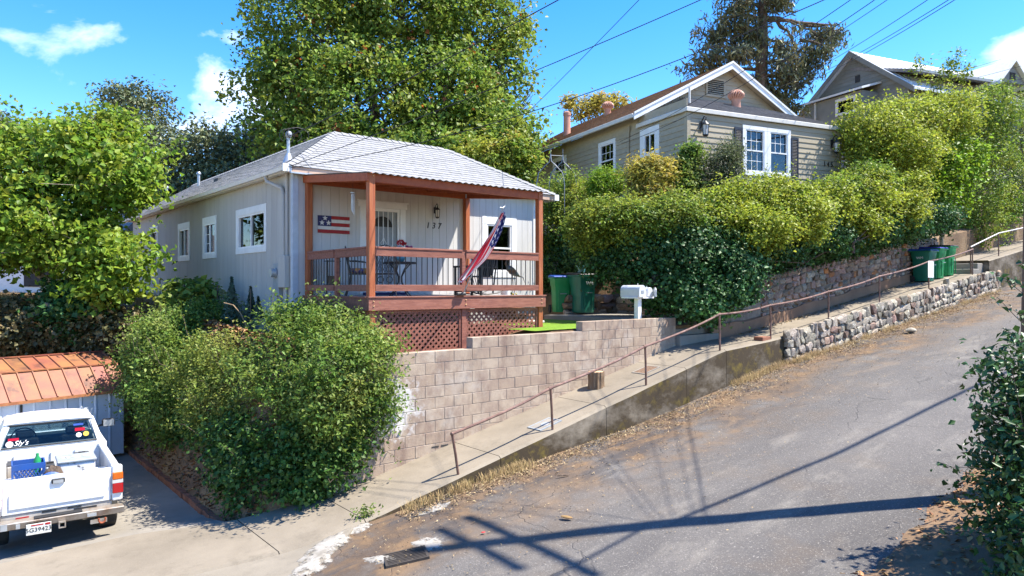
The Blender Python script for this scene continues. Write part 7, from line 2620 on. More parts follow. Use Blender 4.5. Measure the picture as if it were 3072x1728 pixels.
mast = ST.w((-0.05, 3.62, mz + 0.5))
corner = ST.w((-0.52, 2.55, 2.47))
wire('black service drop from the roof mast over the maple to the pole top', mast, pole_at(7.35), 0.22, 0.010)
wire('thin wire from the porch eave corner, upper of two crossing the shingles', corner, pole_at(5.75), 0.18, 0.0075)
wire('thin wire from the porch eave corner, lower of two crossing the shingles', corner + Vector((0.03, 0, -0.02)), pole_at(5.05), 0.55, 0.0075)
wire('steep wire passing in front of the big maple right edge', at(1405, 510, 24), pole_at(9.4), 0.2, 0.008)
h2a = HF.w((-0.35, 3.2, 5.05))
wire('left service wire to the side wall of the taupe house', h2a, pole_at(5.5), 0.25, 0.0075)
wire('right service wire to the side wall of the taupe house', h2a + Vector((0.06, 0, -0.06)), pole_at(5.3), 0.42, 0.0075)
wire('wire running behind the conifer toward the pole, uppermost', at(2230, 262, 31), pole_at(5.15), 0.2, 0.0075)
wire('wire running behind the conifer toward the pole, middle', at(2330, 265, 31), pole_at(4.75), 0.2, 0.0075)
wire('paired wire right of the conifer, lower', at(2360, 270, 32), pole_at(4.45), 0.22, 0.0075)
wire('paired wire right of the conifer, upper', at(2366, 260, 32), pole_at(4.5), 0.2, 0.0075)
for k, (py, lab) in enumerate(((240, 'wire above the white metal roof, highest'), (262, 'wire above the white metal roof, middle'), (285, 'wire above the white metal roof, lowest'))):
    wire(lab, at(2790 + 20 * k, py, 36), P2 + Vector((0, 0, 11.0 - 0.9 * k)), 0.25, 0.008)
wire('thick cable bundle along the street above the roadway', pole_at(5.7) + Vector((0.1, 0, 0)), P2 + Vector((0, 0, 8.4)), 0.5, 0.04)
wire('thick cable bundle from the pole down the street behind the viewer', pole_at(5.7) + Vector((-0.1, 0, 0)), PB + Vector((-14, -11.6, 8.0)), 0.6, 0.03)
upole('wooden utility pole down the street behind the viewer', tuple(PB + Vector((-14, -11.6, -1.6))), 6.2)

# ------------------------------------------------------------------ vegetation
def E(px, py, d, rx, rz=None, ry=None):
    c = at(px, py, d)
    rz = rz or rx
    return (tuple(c), (rx, ry or rx, rz))


def SE(u, v, z, ru, rv, rz):
    return (tuple(ST.w((u, v, z))), ((ru + rv) / 2, (ru + rv) / 2, rz))


# --- trees behind
tree('maple_tree', 'yellow green maple tree left of the porch house, multi stemmed', 'tree', tuple(at(205, 915, 18.8)),
     [E(20, 560, 19.5, 1.6, 1.4), E(230, 500, 19, 1.2, 1.2), E(130, 690, 18.3, 1.5, 1.05), E(340, 560, 18.4, 0.75, 0.9), E(0, 730, 18.6, 1.15, 0.75), E(310, 760, 17.6, 0.7, 0.65), E(-160, 620, 19, 1.7, 1.8),
      E(130, 440, 20, 1.1, 0.75), E(340, 400, 20, 0.7, 0.65), E(430, 480, 19, 0.45, 0.5), E(300, 830, 18.0, 0.6, 0.45), E(335, 870, 17.2, 0.55, 0.45), E(400, 775, 17, 0.34, 0.36)],
     'leaf_maple', 1500, 30, 0.42, 0.145, 0.11, trunk_r=0.16, fork=tuple(at(205, 880, 18.8)), bark='bark_pale', seed=2, twigs=60, up=0.8, rough=0.45, droop=0.35, flat=0.42, shell=(0.55, 1.08), shoots=120, shoot_len=0.6)
tree('big_maple_tree', 'huge maple with rusty leaf tips rising behind the porch house', 'tree', tuple(at(1180, 800, 33)),
     [E(960, 120, 33, 2.9, 2.5), E(1200, 60, 33, 3.0, 2.8), E(1420, 110, 33.5, 2.3, 2.3), E(900, 300, 32, 2.5, 2.2), E(1120, 320, 31, 3.0, 2.6), E(1340, 300, 31.5, 2.6, 2.3), E(1500, 240, 33, 1.25, 1.6), E(1530, 90, 34, 0.95, 1.1), E(1460, 400, 31, 1.7, 1.6),
      E(1000, 470, 30.5, 2.4, 1.6), E(1250, 480, 30, 2.4, 1.5), E(850, 200, 34, 1.0, 1.4), E(815, 265, 33.5, 0.6, 0.8), E(1050, -60, 34, 3.2, 2.4), E(1350, -80, 34, 2.6, 2.2), E(1500, 450, 29.5, 1.3, 1.3), E(850, 420, 31, 1.3, 1.1), E(1570, 440, 28.5, 0.75, 0.9)],
     'leaf_bigmaple', 3700, 26, 0.55, 0.185, 0.145, trunk_r=0.5, fork=tuple(at(1180, 520, 33)), seed=4, mats2='leaf_rust', frac2=0.013, shoots=160, shoot_len=0.9, twigs=110, up=0.75, rough=0.34, droop=0.35, shell=(0.62, 1.04))
tree('small_maple_tree', 'yellow green small tree between the porch roof and the taupe house', 'tree', tuple(at(1500, 720, 27)),
     [E(1440, 490, 26.5, 0.95, 0.8), E(1530, 470, 27, 0.9, 0.85), E(1570, 510, 27, 0.5, 0.6), E(1380, 450, 28, 0.8, 0.6), E(1530, 400, 28, 0.7, 0.55), E(1590, 455, 27.5, 0.4, 0.4)],
     'leaf_hedge', 420, 20, 0.33, 0.17, 0.11, trunk_r=0.12, fork=tuple(at(1490, 600, 27)), seed=31, twigs=30, mats2='leaf_gold', frac2=0.06)
for i, (lab, b, el, n) in enumerate((
        ('dark grey green oak with the tallest crown behind the left maple', (400, 780, 40), [E(390, 330, 40, 1.5, 1.5), E(460, 330, 41, 1.0, 1.1), E(350, 290, 41, 0.8, 0.7), E(430, 430, 39, 2.0, 1.4), E(400, 560, 38, 2.4, 1.7)], 620),
        ('dark grey green oak with a broad crown left of the porch roof', (600, 780, 37), [E(590, 460, 37, 1.6, 1.5), E(530, 520, 36, 1.8, 1.6), E(640, 520, 36, 1.5, 1.2), E(560, 610, 35, 2.2, 1.4), E(480, 600, 35.5, 1.8, 1.6), E(620, 400, 37.5, 0.8, 0.7)], 760),
        ('dark grey green oak with ragged top beside the big maple', (740, 780, 36), [E(740, 440, 36, 1.3, 1.0), E(790, 470, 35.5, 1.1, 1.0), E(690, 450, 36.5, 0.9, 0.9), E(710, 540, 35, 1.8, 1.2), E(770, 400, 37, 0.6, 0.5)], 460),
        ('pale distant oak at the left edge behind the maple', (-30, 760, 46), [E(-30, 420, 46, 1.6, 1.8), E(20, 400, 46, 1.0, 0.9), E(70, 420, 45, 1.2, 0.9), E(-10, 360, 46, 0.8, 0.7)], 240))):
    tree('oak_tree', lab, 'tree', tuple(at(*b)), el, 'leaf_oak', n, 22, 0.55, 0.20, 0.12, trunk_r=0.3, fork=tuple(at(b[0], 620, b[2])), seed=40 + i, group='oaks behind the houses', twigs=30, rough=0.36, shell=(0.55, 1.05))
# conifer with drooping sprays: limbs first, sprays hung along them
cbase = at(2282, 620, 36)
co = Th('cedar_tree', 'tall dark cedar with drooping branches behind the taupe house roof', 'tree', WORLD, tuple(cbase))
rc = random.Random(9)
ctop = at(2290, -240, 36)
limb = MB()
limb.tube([cbase, at(2280, 330, 36), at(2288, 120, 36), ctop], [0.48, 0.36, 0.26, 0.12], 10)
Pc, Nc = [], []


def sprays(a, b, n, rad, hang):
    a, b = Vector(a), Vector(b)
    pts = branch_path(a, b, rc, 0.12, 5, sag=0.15)
    limb.tube(pts, 0.10, 6, 0.025)
    for k in range(n):
        t_ = rc.uniform(0.35, 1.02)
        c = a.lerp(b, t_) + Vector((rc.gauss(0, 1), rc.gauss(0, 1), rc.gauss(0, 0.5))) * rad * 0.6
        L_ = hang * rc.uniform(0.5, 1.2)
        limb.tube([c, c + Vector((0, 0, -L_))], 0.014, 4, 0.004)
        m_ = 19
        s_ = RNG.random(m_)
        q = np.array(c) + np.stack([RNG.normal(0, 0.20, m_), RNG.normal(0, 0.20, m_), -s_ * L_ + RNG.normal(0, 0.07, m_)], 1)
        Pc.append(q)
        Nc.append(RNG.normal(size=(m_, 3)) + np.array([0, 0, 0.25]))


for (ax, ay, bx_, by_, n, rad, hang) in ((2290, 30, 2180, 0, 44, 0.8, 0.8), (2290, 60, 2160, 50, 46, 0.7, 0.8), (2288, 110, 2120, 95, 50, 0.7, 0.9), (2285, 165, 2095, 150, 40, 0.6, 0.8), (2283, 160, 2190, 150, 30, 0.6, 0.6),
                                         (2282, 210, 2060, 195, 26, 0.4, 0.5), (2290, 10, 2350, -10, 40, 0.6, 0.6), (2290, -60, 2200, -80, 40, 0.9, 0.8), (2290, -90, 2370, -110, 36, 0.8, 0.8), (2290, 55, 2400, 80, 5, 0.4, 0.5),
                                         (2290, 120, 2370, 140, 26, 0.5, 0.9), (2288, 190, 2380, 190, 34, 0.55, 0.9), (2286, 230, 2400, 240, 36, 0.55, 0.8), (2285, 270, 2360, 290, 26, 0.5, 0.6), (2400, 80, 2520, 95, 42, 0.42, 0.8), (2400, 120, 2480, 150, 34, 0.45, 0.8),
                                         (2330, 60, 2400, 170, 10, 0.4, 0.7), (2360, 180, 2450, 200, 34, 0.5, 0.9), (2282, 250, 2230, 230, 18, 0.45, 0.5), (2290, 90, 2240, 100, 26, 0.6, 0.9), (2288, 200, 2310, 330, 20, 0.5, 0.6), (2300, 300, 2410, 320, 20, 0.4, 0.5)):
    dd = rc.uniform(-1.0, 1.0)
    sprays(at(ax, ay, 36), at(bx_, by_, 36 + dd), n, rad, hang)
limb.tube(branch_path(at(2305, 60, 36), at(2520, 75, 36), rc, 0.06, 7), 0.11, 6, 0.03)
limb.tube(branch_path(at(2400, 80, 36), at(2450, 100, 35.5), rc, 0.1, 4), 0.06, 5, 0.02)
for k in range(22):
    p = at(2350 + k * 7.5, 68 + rc.uniform(-3, 8), 36)
    limb.tube(branch_path(p, p + Vector((rc.uniform(-0.4, 0.4), rc.uniform(-0.4, 0.4), -rc.uniform(0.5, 1.6))), rc, 0.3, 4), 0.022, 4, 0.006)
co.part('trunk', limb_ := MB().add([(x, y, z) for x, y, z in limb.v], limb.f), 'bark', smooth=True)
Pc = np.concatenate(Pc) - np.array(cbase)
co.part('crown', leaf_mesh('crown', Pc, unit(np.concatenate(Nc)), 0.30, 0.075, 'leaf_conifer', droop=0.9), 'leaf_conifer')
tree('distant_tree', 'golden tree top peeking over the brown roof ridge', 'tree', tuple(at(1750, 500, 44)), [E(1740, 330, 44, 0.9, 0.6), E(1800, 310, 44, 0.8, 0.5), E(1710, 300, 44, 0.4, 0.3), E(1850, 310, 45, 0.7, 0.45)],
     'leaf_gold', 170, 18, 0.4, 0.22, 0.10, trunk_r=0.15, fork=tuple(at(1770, 420, 44)), seed=77, twigs=10)
# bare twigs at the maple's right edge
bt = Th('bare_branch', 'bare leafless twigs sticking out right of the big maple', 'branch', WORLD, tuple(at(1540, 330, 32)))
mbt = MB()
rb_ = random.Random(6)
for k in range(9):
    a = at(1545, 330 + rb_.uniform(-25, 25), 32)
    mid_ = at(1585 + rb_.uniform(-10, 20), 270 + rb_.uniform(-30, 60), 32 + rb_.uniform(-0.4, 0.4))
    mbt.tube([a, a.lerp(mid_, 0.5) + Vector((0, 0, -0.08)), mid_, mid_ + Vector((rb_.uniform(-0.1, 0.35), 0, rb_.uniform(-0.2, 0.25)))], 0.022, 4, 0.005)
bt.part('twigs', mbt, 'bark')

# --- right hand greenery up the street
tree('lime_shrub_tree', 'tall yellow green shrub tree in front of the far gabled house', 'tree', tuple(ST.w((22.6, -0.2, 0.9))),
     [E(2620, 390, 24.5, 1.0, 0.85), E(2750, 365, 25.5, 1.0, 0.8), E(2585, 440, 24.5, 0.6, 0.5), E(2850, 345, 26, 0.9, 0.8), E(2700, 460, 24.5, 1.2, 0.85), E(2600, 490, 24, 0.6, 0.5), E(2690, 350, 26, 0.6, 0.5)],
     'leaf_lime', 1300, 28, 0.32, 0.10, 0.06, trunk_r=0.1, fork=tuple(at(2720, 600, 25)), seed=51, twigs=40, rough=0.4, shoots=90, shoot_len=0.5)
tree('young_tree', 'bright green young tree with a pale trunk behind the sidewalk bins', 'tree', tuple(ST.w((23.6, -0.9, 0.6))),
     [E(2780, 500, 25.8, 1.1, 0.9), E(2850, 560, 26.2, 0.8, 0.8), E(2870, 480, 26.6, 0.85, 0.75), E(2790, 590, 25.4, 0.75, 0.65), E(2740, 560, 25.4, 0.6, 0.55)],
     'leaf_bright', 760, 22, 0.3, 0.13, 0.085, trunk_r=0.085, fork=tuple(at(2862, 600, 26.4)), bark='bark_pale', seed=52, twigs=30, shoots=50, shoot_len=0.4)
tree('tall_privet', 'tall dark green hedge with a light top at the right edge', 'hedge', tuple(ST.w((29.5, -0.2, 1.6))),
     [E(2960, 335, 31.5, 1.35, 1.1), E(3060, 400, 34.5, 1.35, 1.5), E(2950, 450, 31.5, 1.25, 1.25), E(3040, 560, 33.5, 1.35, 1.35), E(2940, 585, 30.8, 1.0, 1.1), E(2950, 670, 30.3, 0.85, 0.85), E(3010, 630, 32.5, 0.85, 1.0), E(3130, 480, 37, 1.7, 2.2)],
     'leaf_hedge', 1600, 28, 0.32, 0.105, 0.062, trunk_r=0.14, seed=53, twigs=30, rough=0.34, shoots=80, shoot_len=0.5)
tree('climbing_sprigs', 'loose leafy sprigs standing above the far house eave', 'plant', tuple(ST.w((31, 0.0, 6.0))),
     [E(2860, 175, 30, 0.35, 0.35), E(2880, 215, 30, 0.4, 0.4), E(2760, 200, 30, 0.3, 0.35), E(2830, 230, 30, 0.5, 0.4), E(2790, 255, 30, 0.5, 0.35), E(2980, 290, 30, 0.6, 0.5)],
     'leaf_hedge', 90, 14, 0.25, 0.14, 0.07, trunk_r=0.04, fork=tuple(at(2840, 300, 30)), seed=54, twigs=20)
hedge_list = (
    ('rounded_shrub', 'clipped rounded green shrub right of the porch under the garden arch', [E(1690, 600, 22.6, 0.9, 0.8), E(1650, 690, 22.6, 0.75, 0.85), E(1730, 660, 22.0, 0.75, 0.75)], 'leaf_hedge', 560, 0.075, 0.05, (1680, 830, 22.6)),
    ('rounded_shrub', 'long low green shrub with a flat lit top above the ivy', [E(1820, 660, 18.3, 0.85, 0.5), E(1930, 662, 17.8, 0.85, 0.5), E(2030, 655, 17.8, 0.8, 0.55), E(1780, 690, 18.3, 0.6, 0.6)], 'leaf_hedge', 800, 0.075, 0.05, (1920, 800, 18)),
    ('rounded_shrub', 'lime green mounded shrub below the front window of the taupe house', [E(2240, 608, 18.8, 0.75, 0.55), E(2330, 600, 19.3, 0.7, 0.55), E(2160, 635, 18.4, 0.7, 0.5), E(2390, 640, 18.8, 0.8, 0.65), E(2260, 690, 18.0, 0.9, 0.55)], 'leaf_lime', 950, 0.085, 0.055, (2270, 780, 19)),
    ('rounded_shrub', 'pale yellow green shrub bulging over the rubble wall', [E(2480, 620, 20.9, 0.8, 0.6), E(2580, 590, 21.8, 0.85, 0.65), E(2680, 620, 22.6, 0.8, 0.6), E(2560, 670, 21.4, 0.85, 0.42), E(2720, 570, 23.0, 0.6, 0.5)], 'leaf_lime', 950, 0.09, 0.058, (2560, 760, 20.5)),
    ('rounded_shrub', 'mid green shrub at the right corner of the taupe house', [E(2540, 580, 21.5, 0.65, 0.45), E(2465, 590, 21.0, 0.55, 0.4), E(2610, 540, 22.0, 0.6, 0.45)], 'leaf_hedge', 380, 0.09, 0.055, (2520, 700, 21.5)),
    ('leafy_bush', 'yellow leaved bush standing against the side of the taupe house', [E(1950, 560, 20.5, 0.5, 0.5), E(1930, 520, 20.6, 0.35, 0.35), E(1985, 525, 20.6, 0.35, 0.35), E(1955, 495, 20.7, 0.22, 0.2)], 'leaf_gold', 210, 0.15, 0.045, (1955, 700, 20.5)),
    ('leafy_bush', 'glossy green climber at the front corner of the taupe house', [E(2060, 520, 21.0, 0.32, 0.4), E(2075, 470, 21.1, 0.26, 0.28), E(2050, 560, 20.8, 0.4, 0.35)], 'leaf_bush', 190, 0.09, 0.06, (2060, 700, 21)),
    ('leafy_bush', 'airy grey green shrub left of the taupe house front window', [E(2170, 500, 20.8, 0.5, 0.42), E(2150, 560, 20.6, 0.45, 0.4), E(2185, 450, 21, 0.32, 0.3)], 'leaf_greygreen', 250, 0.07, 0.03, (2160, 700, 20.8)),
    ('leafy_bush', 'small feathery dark green bush between the arch and the yellow bush', [E(1815, 560, 21.5, 0.45, 0.4), E(1830, 545, 21.5, 0.35, 0.32)], 'leaf_bright', 190, 0.10, 0.028, (1820, 700, 21.5)),
)
for i, (nm, lab, el, mt_, n, L_, W_, b) in enumerate(hedge_list):
    tree(nm, lab, 'shrub', tuple(at(*b)), el, mt_, int(n * 1.15), 34, 0.24, L_ * 1.0, W_ * 1.0, trunk_r=0.05, seed=60 + i, twigs=16, rough=0.3, shell=(0.66, 1.04), group=None, shoots=45, shoot_len=0.32)
# ivy drapery over the bank and rubble wall
iv = []
for (px, py, d, rx, rz) in ((1660, 790, 22.6, 0.8, 0.85), (1760, 760, 21.6, 0.8, 0.85), (1850, 770, 18.6, 0.8, 0.75), (1930, 760, 18.1, 0.8, 0.7), (1980, 850, 17.7, 0.75, 0.7), (2060, 760, 17.6, 0.8, 0.7), (2080, 880, 17.2, 0.6, 0.55), (2160, 860, 17.3, 0.6, 0.6),
                           (2160, 760, 17.9, 0.8, 0.6), (2210, 810, 17.5, 0.55, 0.5), (2270, 735, 18.8, 0.75, 0.48), (2370, 722, 19.9, 0.75, 0.5), (2470, 716, 21.0, 0.78, 0.5), (2580, 700, 22.3, 0.8, 0.5), (2690, 680, 23.6, 0.85, 0.5), (2790, 662, 24.8, 0.85, 0.5), (2100, 690, 18.6, 0.9, 0.6), (2420, 690, 20.6, 0.85, 0.5), (2530, 690, 21.7, 0.85, 0.5), (2640, 670, 22.9, 0.85, 0.5), (2000, 700, 18.4, 0.8, 0.6), (2100, 925, 16.9, 0.5, 0.3), (2230, 840, 17.4, 0.4, 0.5)):
    iv.append(E(px, py, d, rx, rz))
for k in range(12):
    uu_ = 10.6 + k * 1.05
    iv.append(SE(uu_, -0.55, zS(uu_) + 1.62, 0.8, 0.55, 0.36))
tree('ivy_hedge', 'dense dark ivy hanging over the bank and rubble wall', 'ivy', tuple(at(2030, 930, 17.4)), iv, 'leaf_ivy', 3900, 30, 0.24, 0.085, 0.075, trunk_r=0.05, seed=71, twigs=30, up=0.35, out=0.9, rnd=0.6, rough=0.16, shell=(0.8, 1.02), core=0.7)

# --- greenery left of the porch
bush = (
    ('viburnum_bush', 'big leafy green bush spilling over the left end of the block wall', [E(990, 1060, 12.2, 0.85, 0.72), E(1085, 1130, 11.6, 0.5, 0.6), E(900, 1020, 13.2, 0.65, 0.62), E(975, 1210, 11.9, 0.85, 0.75), E(1030, 1260, 11.75, 0.55, 0.6), E(880, 1160, 12.4, 0.8, 0.8), E(930, 955, 13.3, 0.42, 0.28), E(1100, 1050, 11.9, 0.4, 0.35), E(1005, 1110, 11.2, 0.42, 0.42), E(985, 1215, 11.05, 0.42, 0.5), E(1110, 1230, 11.7, 0.35, 0.4)], 'leaf_bush', 1500, 0.10, 0.055),
    ('vine_mound', 'pale yellow green vine mounded between the two big bushes', [E(700, 1080, 13.9, 0.75, 0.5), E(780, 1120, 13.2, 0.7, 0.6), E(640, 1160, 13.9, 0.75, 0.6), E(700, 1230, 13.2, 0.75, 0.7), E(800, 1250, 12.6, 0.65, 0.7)], 'leaf_vine', 900, 0.085, 0.05),
    ('laurel_bush', 'broad green bush between the metal shed and the vine', [E(520, 1030, 15.6, 0.85, 0.7), E(475, 1110, 15.7, 0.72, 0.75), E(475, 1190, 15.8, 0.5, 0.6), E(560, 1130, 14.8, 0.85, 0.8), E(565, 1225, 14.6, 0.75, 0.7), E(620, 970, 16.2, 0.75, 0.5)], 'leaf_bush', 1250, 0.10, 0.058),
    ('ivy_skirt', 'dark green ivy at the foot of the big bush above the sidewalk', [E(880, 1350, 11.9, 0.75, 0.6), E(960, 1370, 11.5, 0.55, 0.5), E(800, 1400, 12.0, 0.7, 0.55), E(740, 1345, 13.0, 0.55, 0.55), E(670, 1285, 13.8, 0.55, 0.5), E(760, 1330, 12.4, 0.7, 0.6), E(900, 1450, 11.4, 0.45, 0.35), E(800, 1480, 11.6, 0.45, 0.3), E(590, 1250, 14.6, 0.5, 0.42), E(1020, 1330, 11.55, 0.35, 0.35), E(760, 1440, 12.0, 0.4, 0.3)], 'leaf_ivy_lit', 1500, 0.11, 0.085),
)
for i, (nm, lab, el, mt_, n, L_, W_) in enumerate(bush):
    b = Vector(el[0][0])
    p = ST.l(b)
    tree(nm, lab, 'bush', (b.x, b.y, min(b.z - 0.8, HT(p.x, p.y))), el, mt_, int(n * 1.1), 40, 0.22, L_ * 0.68, W_ * 0.68, trunk_r=0.05, seed=80 + i, twigs=24, rough=0.4, shell=(0.6, 1.05), droop=0.25, shoots=130, shoot_len=0.34)
tree('broadleaf_shrub', 'dark broad leaved shrub against the side wall of the porch house', 'shrub', tuple(at(590, 980, 16.9)), [E(575, 890, 17.2, 0.5, 0.42), E(620, 900, 17.0, 0.4, 0.35), E(545, 930, 17, 0.4, 0.35)], 'leaf_bush', 170, 18, 0.2, 0.17, 0.10, trunk_r=0.04, seed=91, up=0.8)
for (px, h0, d, r_, lab) in ((695, 118, 15.6, 0.24, 'taller slim dark cypress seedling by the side wall'), (752, 90, 15.1, 0.17, 'shorter slim dark cypress seedling near the fence post'), (775, 60, 15.0, 0.13, 'smallest cypress seedling beside the crawl vent')):
    b = at(px, 955, d)
    tp_ = at(px, 955 - h0 * 1.05, d)
    Pn, Nn_ = [], []
    for k in range(900):
        t_ = RNG.random() ** 1.3
        rr = r_ * (1 - t_) * math.sqrt(RNG.random())
        an = RNG.random() * 6.283
        Pn.append((rr * math.cos(an), rr * math.sin(an), t_ * (tp_.z - b.z)))
        Nn_.append((math.cos(an) + RNG.normal() * 0.4, math.sin(an) + RNG.normal() * 0.4, 0.3))
    t = Th('cypress_seedling', lab, 'shrub', WORLD, tuple(b), group='cypress seedlings by the wall')
    t.part('crown', leaf_mesh('crown', np.array(Pn), unit(np.array(Nn_)), 0.075, 0.03, 'leaf_cypress', droop=-0.8), 'leaf_cypress')
    t.part('trunk', MB().tube([b - Vector((0, 0, 0.15)), tp_ - Vector((0, 0, 0.05))], 0.015, 5, 0.004), 'bark')
tree('brown_ivy_mound', 'dull half dry ivy mound behind the metal shed', 'ivy', tuple(at(190, 1070, 18.2)),
     [E(60, 990, 18.0, 1.2, 0.7), E(190, 980, 18.2, 1.1, 0.75), E(300, 1000, 17.8, 0.9, 0.65), E(380, 1010, 17.2, 0.65, 0.5), E(-60, 1000, 18, 1.2, 0.8)], 'leaf_brownivy', 1300, 24, 0.26, 0.12, 0.09, trunk_r=0.05, seed=95, twigs=20, up=0.3)
tree('ivy_stump', 'ivy covered trunk foot of the left maple with sawn branch ends', 'ivy', tuple(at(215, 1000, 17.9)), [E(215, 900, 18.1, 0.65, 0.6), E(250, 960, 17.6, 0.7, 0.6), E(180, 960, 17.8, 0.6, 0.5)], 'leaf_ivy', 420, 24, 0.24, 0.12, 0.10, trunk_r=0.3, fork=tuple(at(205, 860, 18.5)), seed=96, twigs=10)
for (px, py, r_, lab) in ((135, 914, 0.05, 'pale sawn branch end, highest and leftmost in the ivy'), (180, 955, 0.055, 'pale sawn branch end, largest and lowest in the ivy'), (198, 945, 0.045, 'pale sawn branch end, rightmost in the ivy')):
    p = at(px, py, 17.15)
    t = Th('sawn_branch', lab, 'branch', WORLD, tuple(p), group='sawn branch ends in the ivy')
    t.part('cut_face', MB().tube([p + Vector((0.0, -0.01, 0.0)), p + Vector((0.01, 0.02, 0.0))], r_, 12), 'cut_wood')
    t.part('stub', MB().tube([p + Vector((0.01, 0.021, 0.0)), p + Vector((0.1, 0.6, -0.05))], r_ * 0.99, 10), 'bark_pale')
# wire fence beside the house
wf = Th('wire_fence', 'low wire mesh garden fence on thin stakes along the side wall', 'fence', ST, (-1.0, 8, -0.7))
fpts = []
for (px, py, pyb, d) in ((752, 866, 962, 15.0), (653, 855, 940, 16.6), (553, 850, 905, 18.3), (480, 837, 905, 20.3), (428, 840, 905, 21.8)):
    a, b = sat(px, py, d), sat(px, pyb, d)
    wf.part('stake', MB().tube([(b.x, b.y, b.z - 0.3), (a.x, a.y, a.z)], 0.014, 6), 'iron_black')
    fpts.append((b.x, b.y, b.z, a.z))
wm = MB()
for (p, q) in zip(fpts[:-1], fpts[1:]):
    nn_ = int(math.hypot(q[0] - p[0], q[1] - p[1]) / 0.1)
    for k in range(nn_):
        t_ = k / nn_
        x, y, z0, z1 = [p[i] + (q[i] - p[i]) * t_ for i in range(4)]
        wm.tube([(x, y, z0 - 0.2), (x, y, z1 - 0.06)], 0.0018, 3, cap=False)
    for f_ in (0.1, 0.3, 0.5, 0.7, 0.9):
        wm.tube([(p[0], p[1], p[2] + (p[3] - p[2]) * f_), (q[0], q[1], q[2] + (q[3] - q[2]) * f_)], 0.0018, 3, cap=False)
wf.part('mesh', wm, 'galv')
# arching dry cane
single('dry_cane', MB().tube([at(672, 908, 14.6), at(700, 915, 14.5), at(722, 940, 14.4), at(738, 975, 14.3), at(748, 1010, 14.2)], 0.012, 5, 0.006), 'leaf_pale', 'arching pale dry cane in front of the wire fence', 'cane', WORLD, tuple(at(748, 1010, 14.2)))

# --- foreground shrub on the bank at the right edge
tree('camellia_shrub', 'glossy dark green shrub in the foreground at the right edge', 'shrub', (5.6, 7.35, -2.9),
     [E(3085, 1130, 7.6, 0.36, 0.4), E(3120, 1300, 7.4, 0.52, 0.55), E(3030, 1230, 7.6, 0.24, 0.33), E(3130, 1480, 7.2, 0.52, 0.55), E(3040, 1420, 7.3, 0.3, 0.38), E(3110, 1640, 7.0, 0.48, 0.5), E(3220, 1200, 7.8, 0.6, 0.8), E(3050, 1600, 7.0, 0.24, 0.24)],
     'leaf_camellia', 560, 17, 0.20, 0.085, 0.046, trunk_r=0.05, seed=97, twigs=60, up=0.7, rough=0.3, shell=(0.5, 1.1), droop=0.3)
sp = Th('camellia_sprigs', 'thin glossy leaved sprigs hanging beside the utility pole', 'branch', WORLD, tuple(at(3110, 900, 8.2)))
mb = MB()
P_, N_ = [], []
rs_ = random.Random(12)
for (x0, y0, x1, y1) in ((3110, 870, 2975, 815), (3110, 900, 3020, 840), (3110, 1000, 2990, 890), (3110, 1030, 3010, 985), (3110, 960, 3040, 930), (3100, 1060, 3030, 1010), (3110, 800, 3060, 790)):
    a, b = at(x0, y0, 8.0), at(x1, y1, 7.9)
    mb.tube([at(3125, 960, 8.1), a, a.lerp(b, 0.5) + Vector((0, 0, -0.03)), b], 0.006, 5, 0.003)
    for k in range(11):
        t_ = rs_.uniform(0.1, 1.05)
        p = a.lerp(b, t_) + Vector((rs_.gauss(0, 0.022), rs_.gauss(0, 0.022), rs_.gauss(-0.01, 0.022)))
        P_.append(tuple(p - at(3110, 900, 8.2)))
        N_.append((rs_.gauss(0, 0.6), rs_.gauss(-0.5, 0.5), rs_.gauss(0.6, 0.5)))
sp.part('twigs', mb, 'bark')
sp.part('leaves', leaf_mesh('leaves', np.array(P_), unit(np.array(N_)), 0.085, 0.048, 'leaf_camellia'), 'leaf_camellia')
spr = Th('camellia_sprigs', 'single leafy sprig reaching left over the road from the foreground shrub', 'branch', WORLD, tuple(at(2960, 1460, 7.2)))
mb = MB()
P_, N_ = [], []
for (x0, y0, x1, y1) in ((3015, 1470, 2810, 1385), (3020, 1420, 2840, 1400), (3025, 1300, 2905, 1210), (3030, 1220, 2920, 1180), (3025, 1370, 2910, 1330), (3035, 1100, 2970, 1060), (3030, 1500, 2930, 1480)):
    a, b = at(x0, y0, 7.2), at(x1, y1, 7.1)
    mb.tube([at(3080, 1330, 7.25), a, a.lerp(b, 0.5) + Vector((0, 0, 0.02)), b], 0.005, 5, 0.002)
    for k in range(13):
        t_ = rs_.uniform(0.0, 1.03)
        p = a.lerp(b, t_) + Vector((rs_.gauss(0, 0.018), rs_.gauss(0, 0.02), rs_.gauss(0, 0.018)))
        P_.append(tuple(p - at(2960, 1460, 7.2)))
        N_.append((rs_.gauss(0, 0.6), rs_.gauss(-0.5, 0.5), rs_.gauss(0.6, 0.5)))
spr.part('twigs', mb, 'bark')
spr.part('leaves', leaf_mesh('leaves', np.array(P_), unit(np.array(N_)), 0.06, 0.034, 'leaf_camellia'), 'leaf_camellia')

# ------------------------------------------------------------------ litter, dry grass, small debris (uncountable: stuff)
def scatter(name, pts, nrm_up, L_, W_, mat, label):
    P = np.array(pts)
    n = len(P)
    Nn = unit(np.stack([RNG.normal(0, 0.35, n), RNG.normal(0, 0.35, n), np.ones(n)], 1)) if nrm_up else unit(RNG.normal(size=(n, 3)))
    me = leaf_mesh(name, P, Nn, L_, W_, mat)
    o = bpy.data.objects.new(name, me)
    COL.objects.link(o)
    o.location = ST.w((0, 0, 0))
    o.rotation_euler = (0, 0, ST.yaw)
    setp(o, label, None, None, 'stuff')
    return o


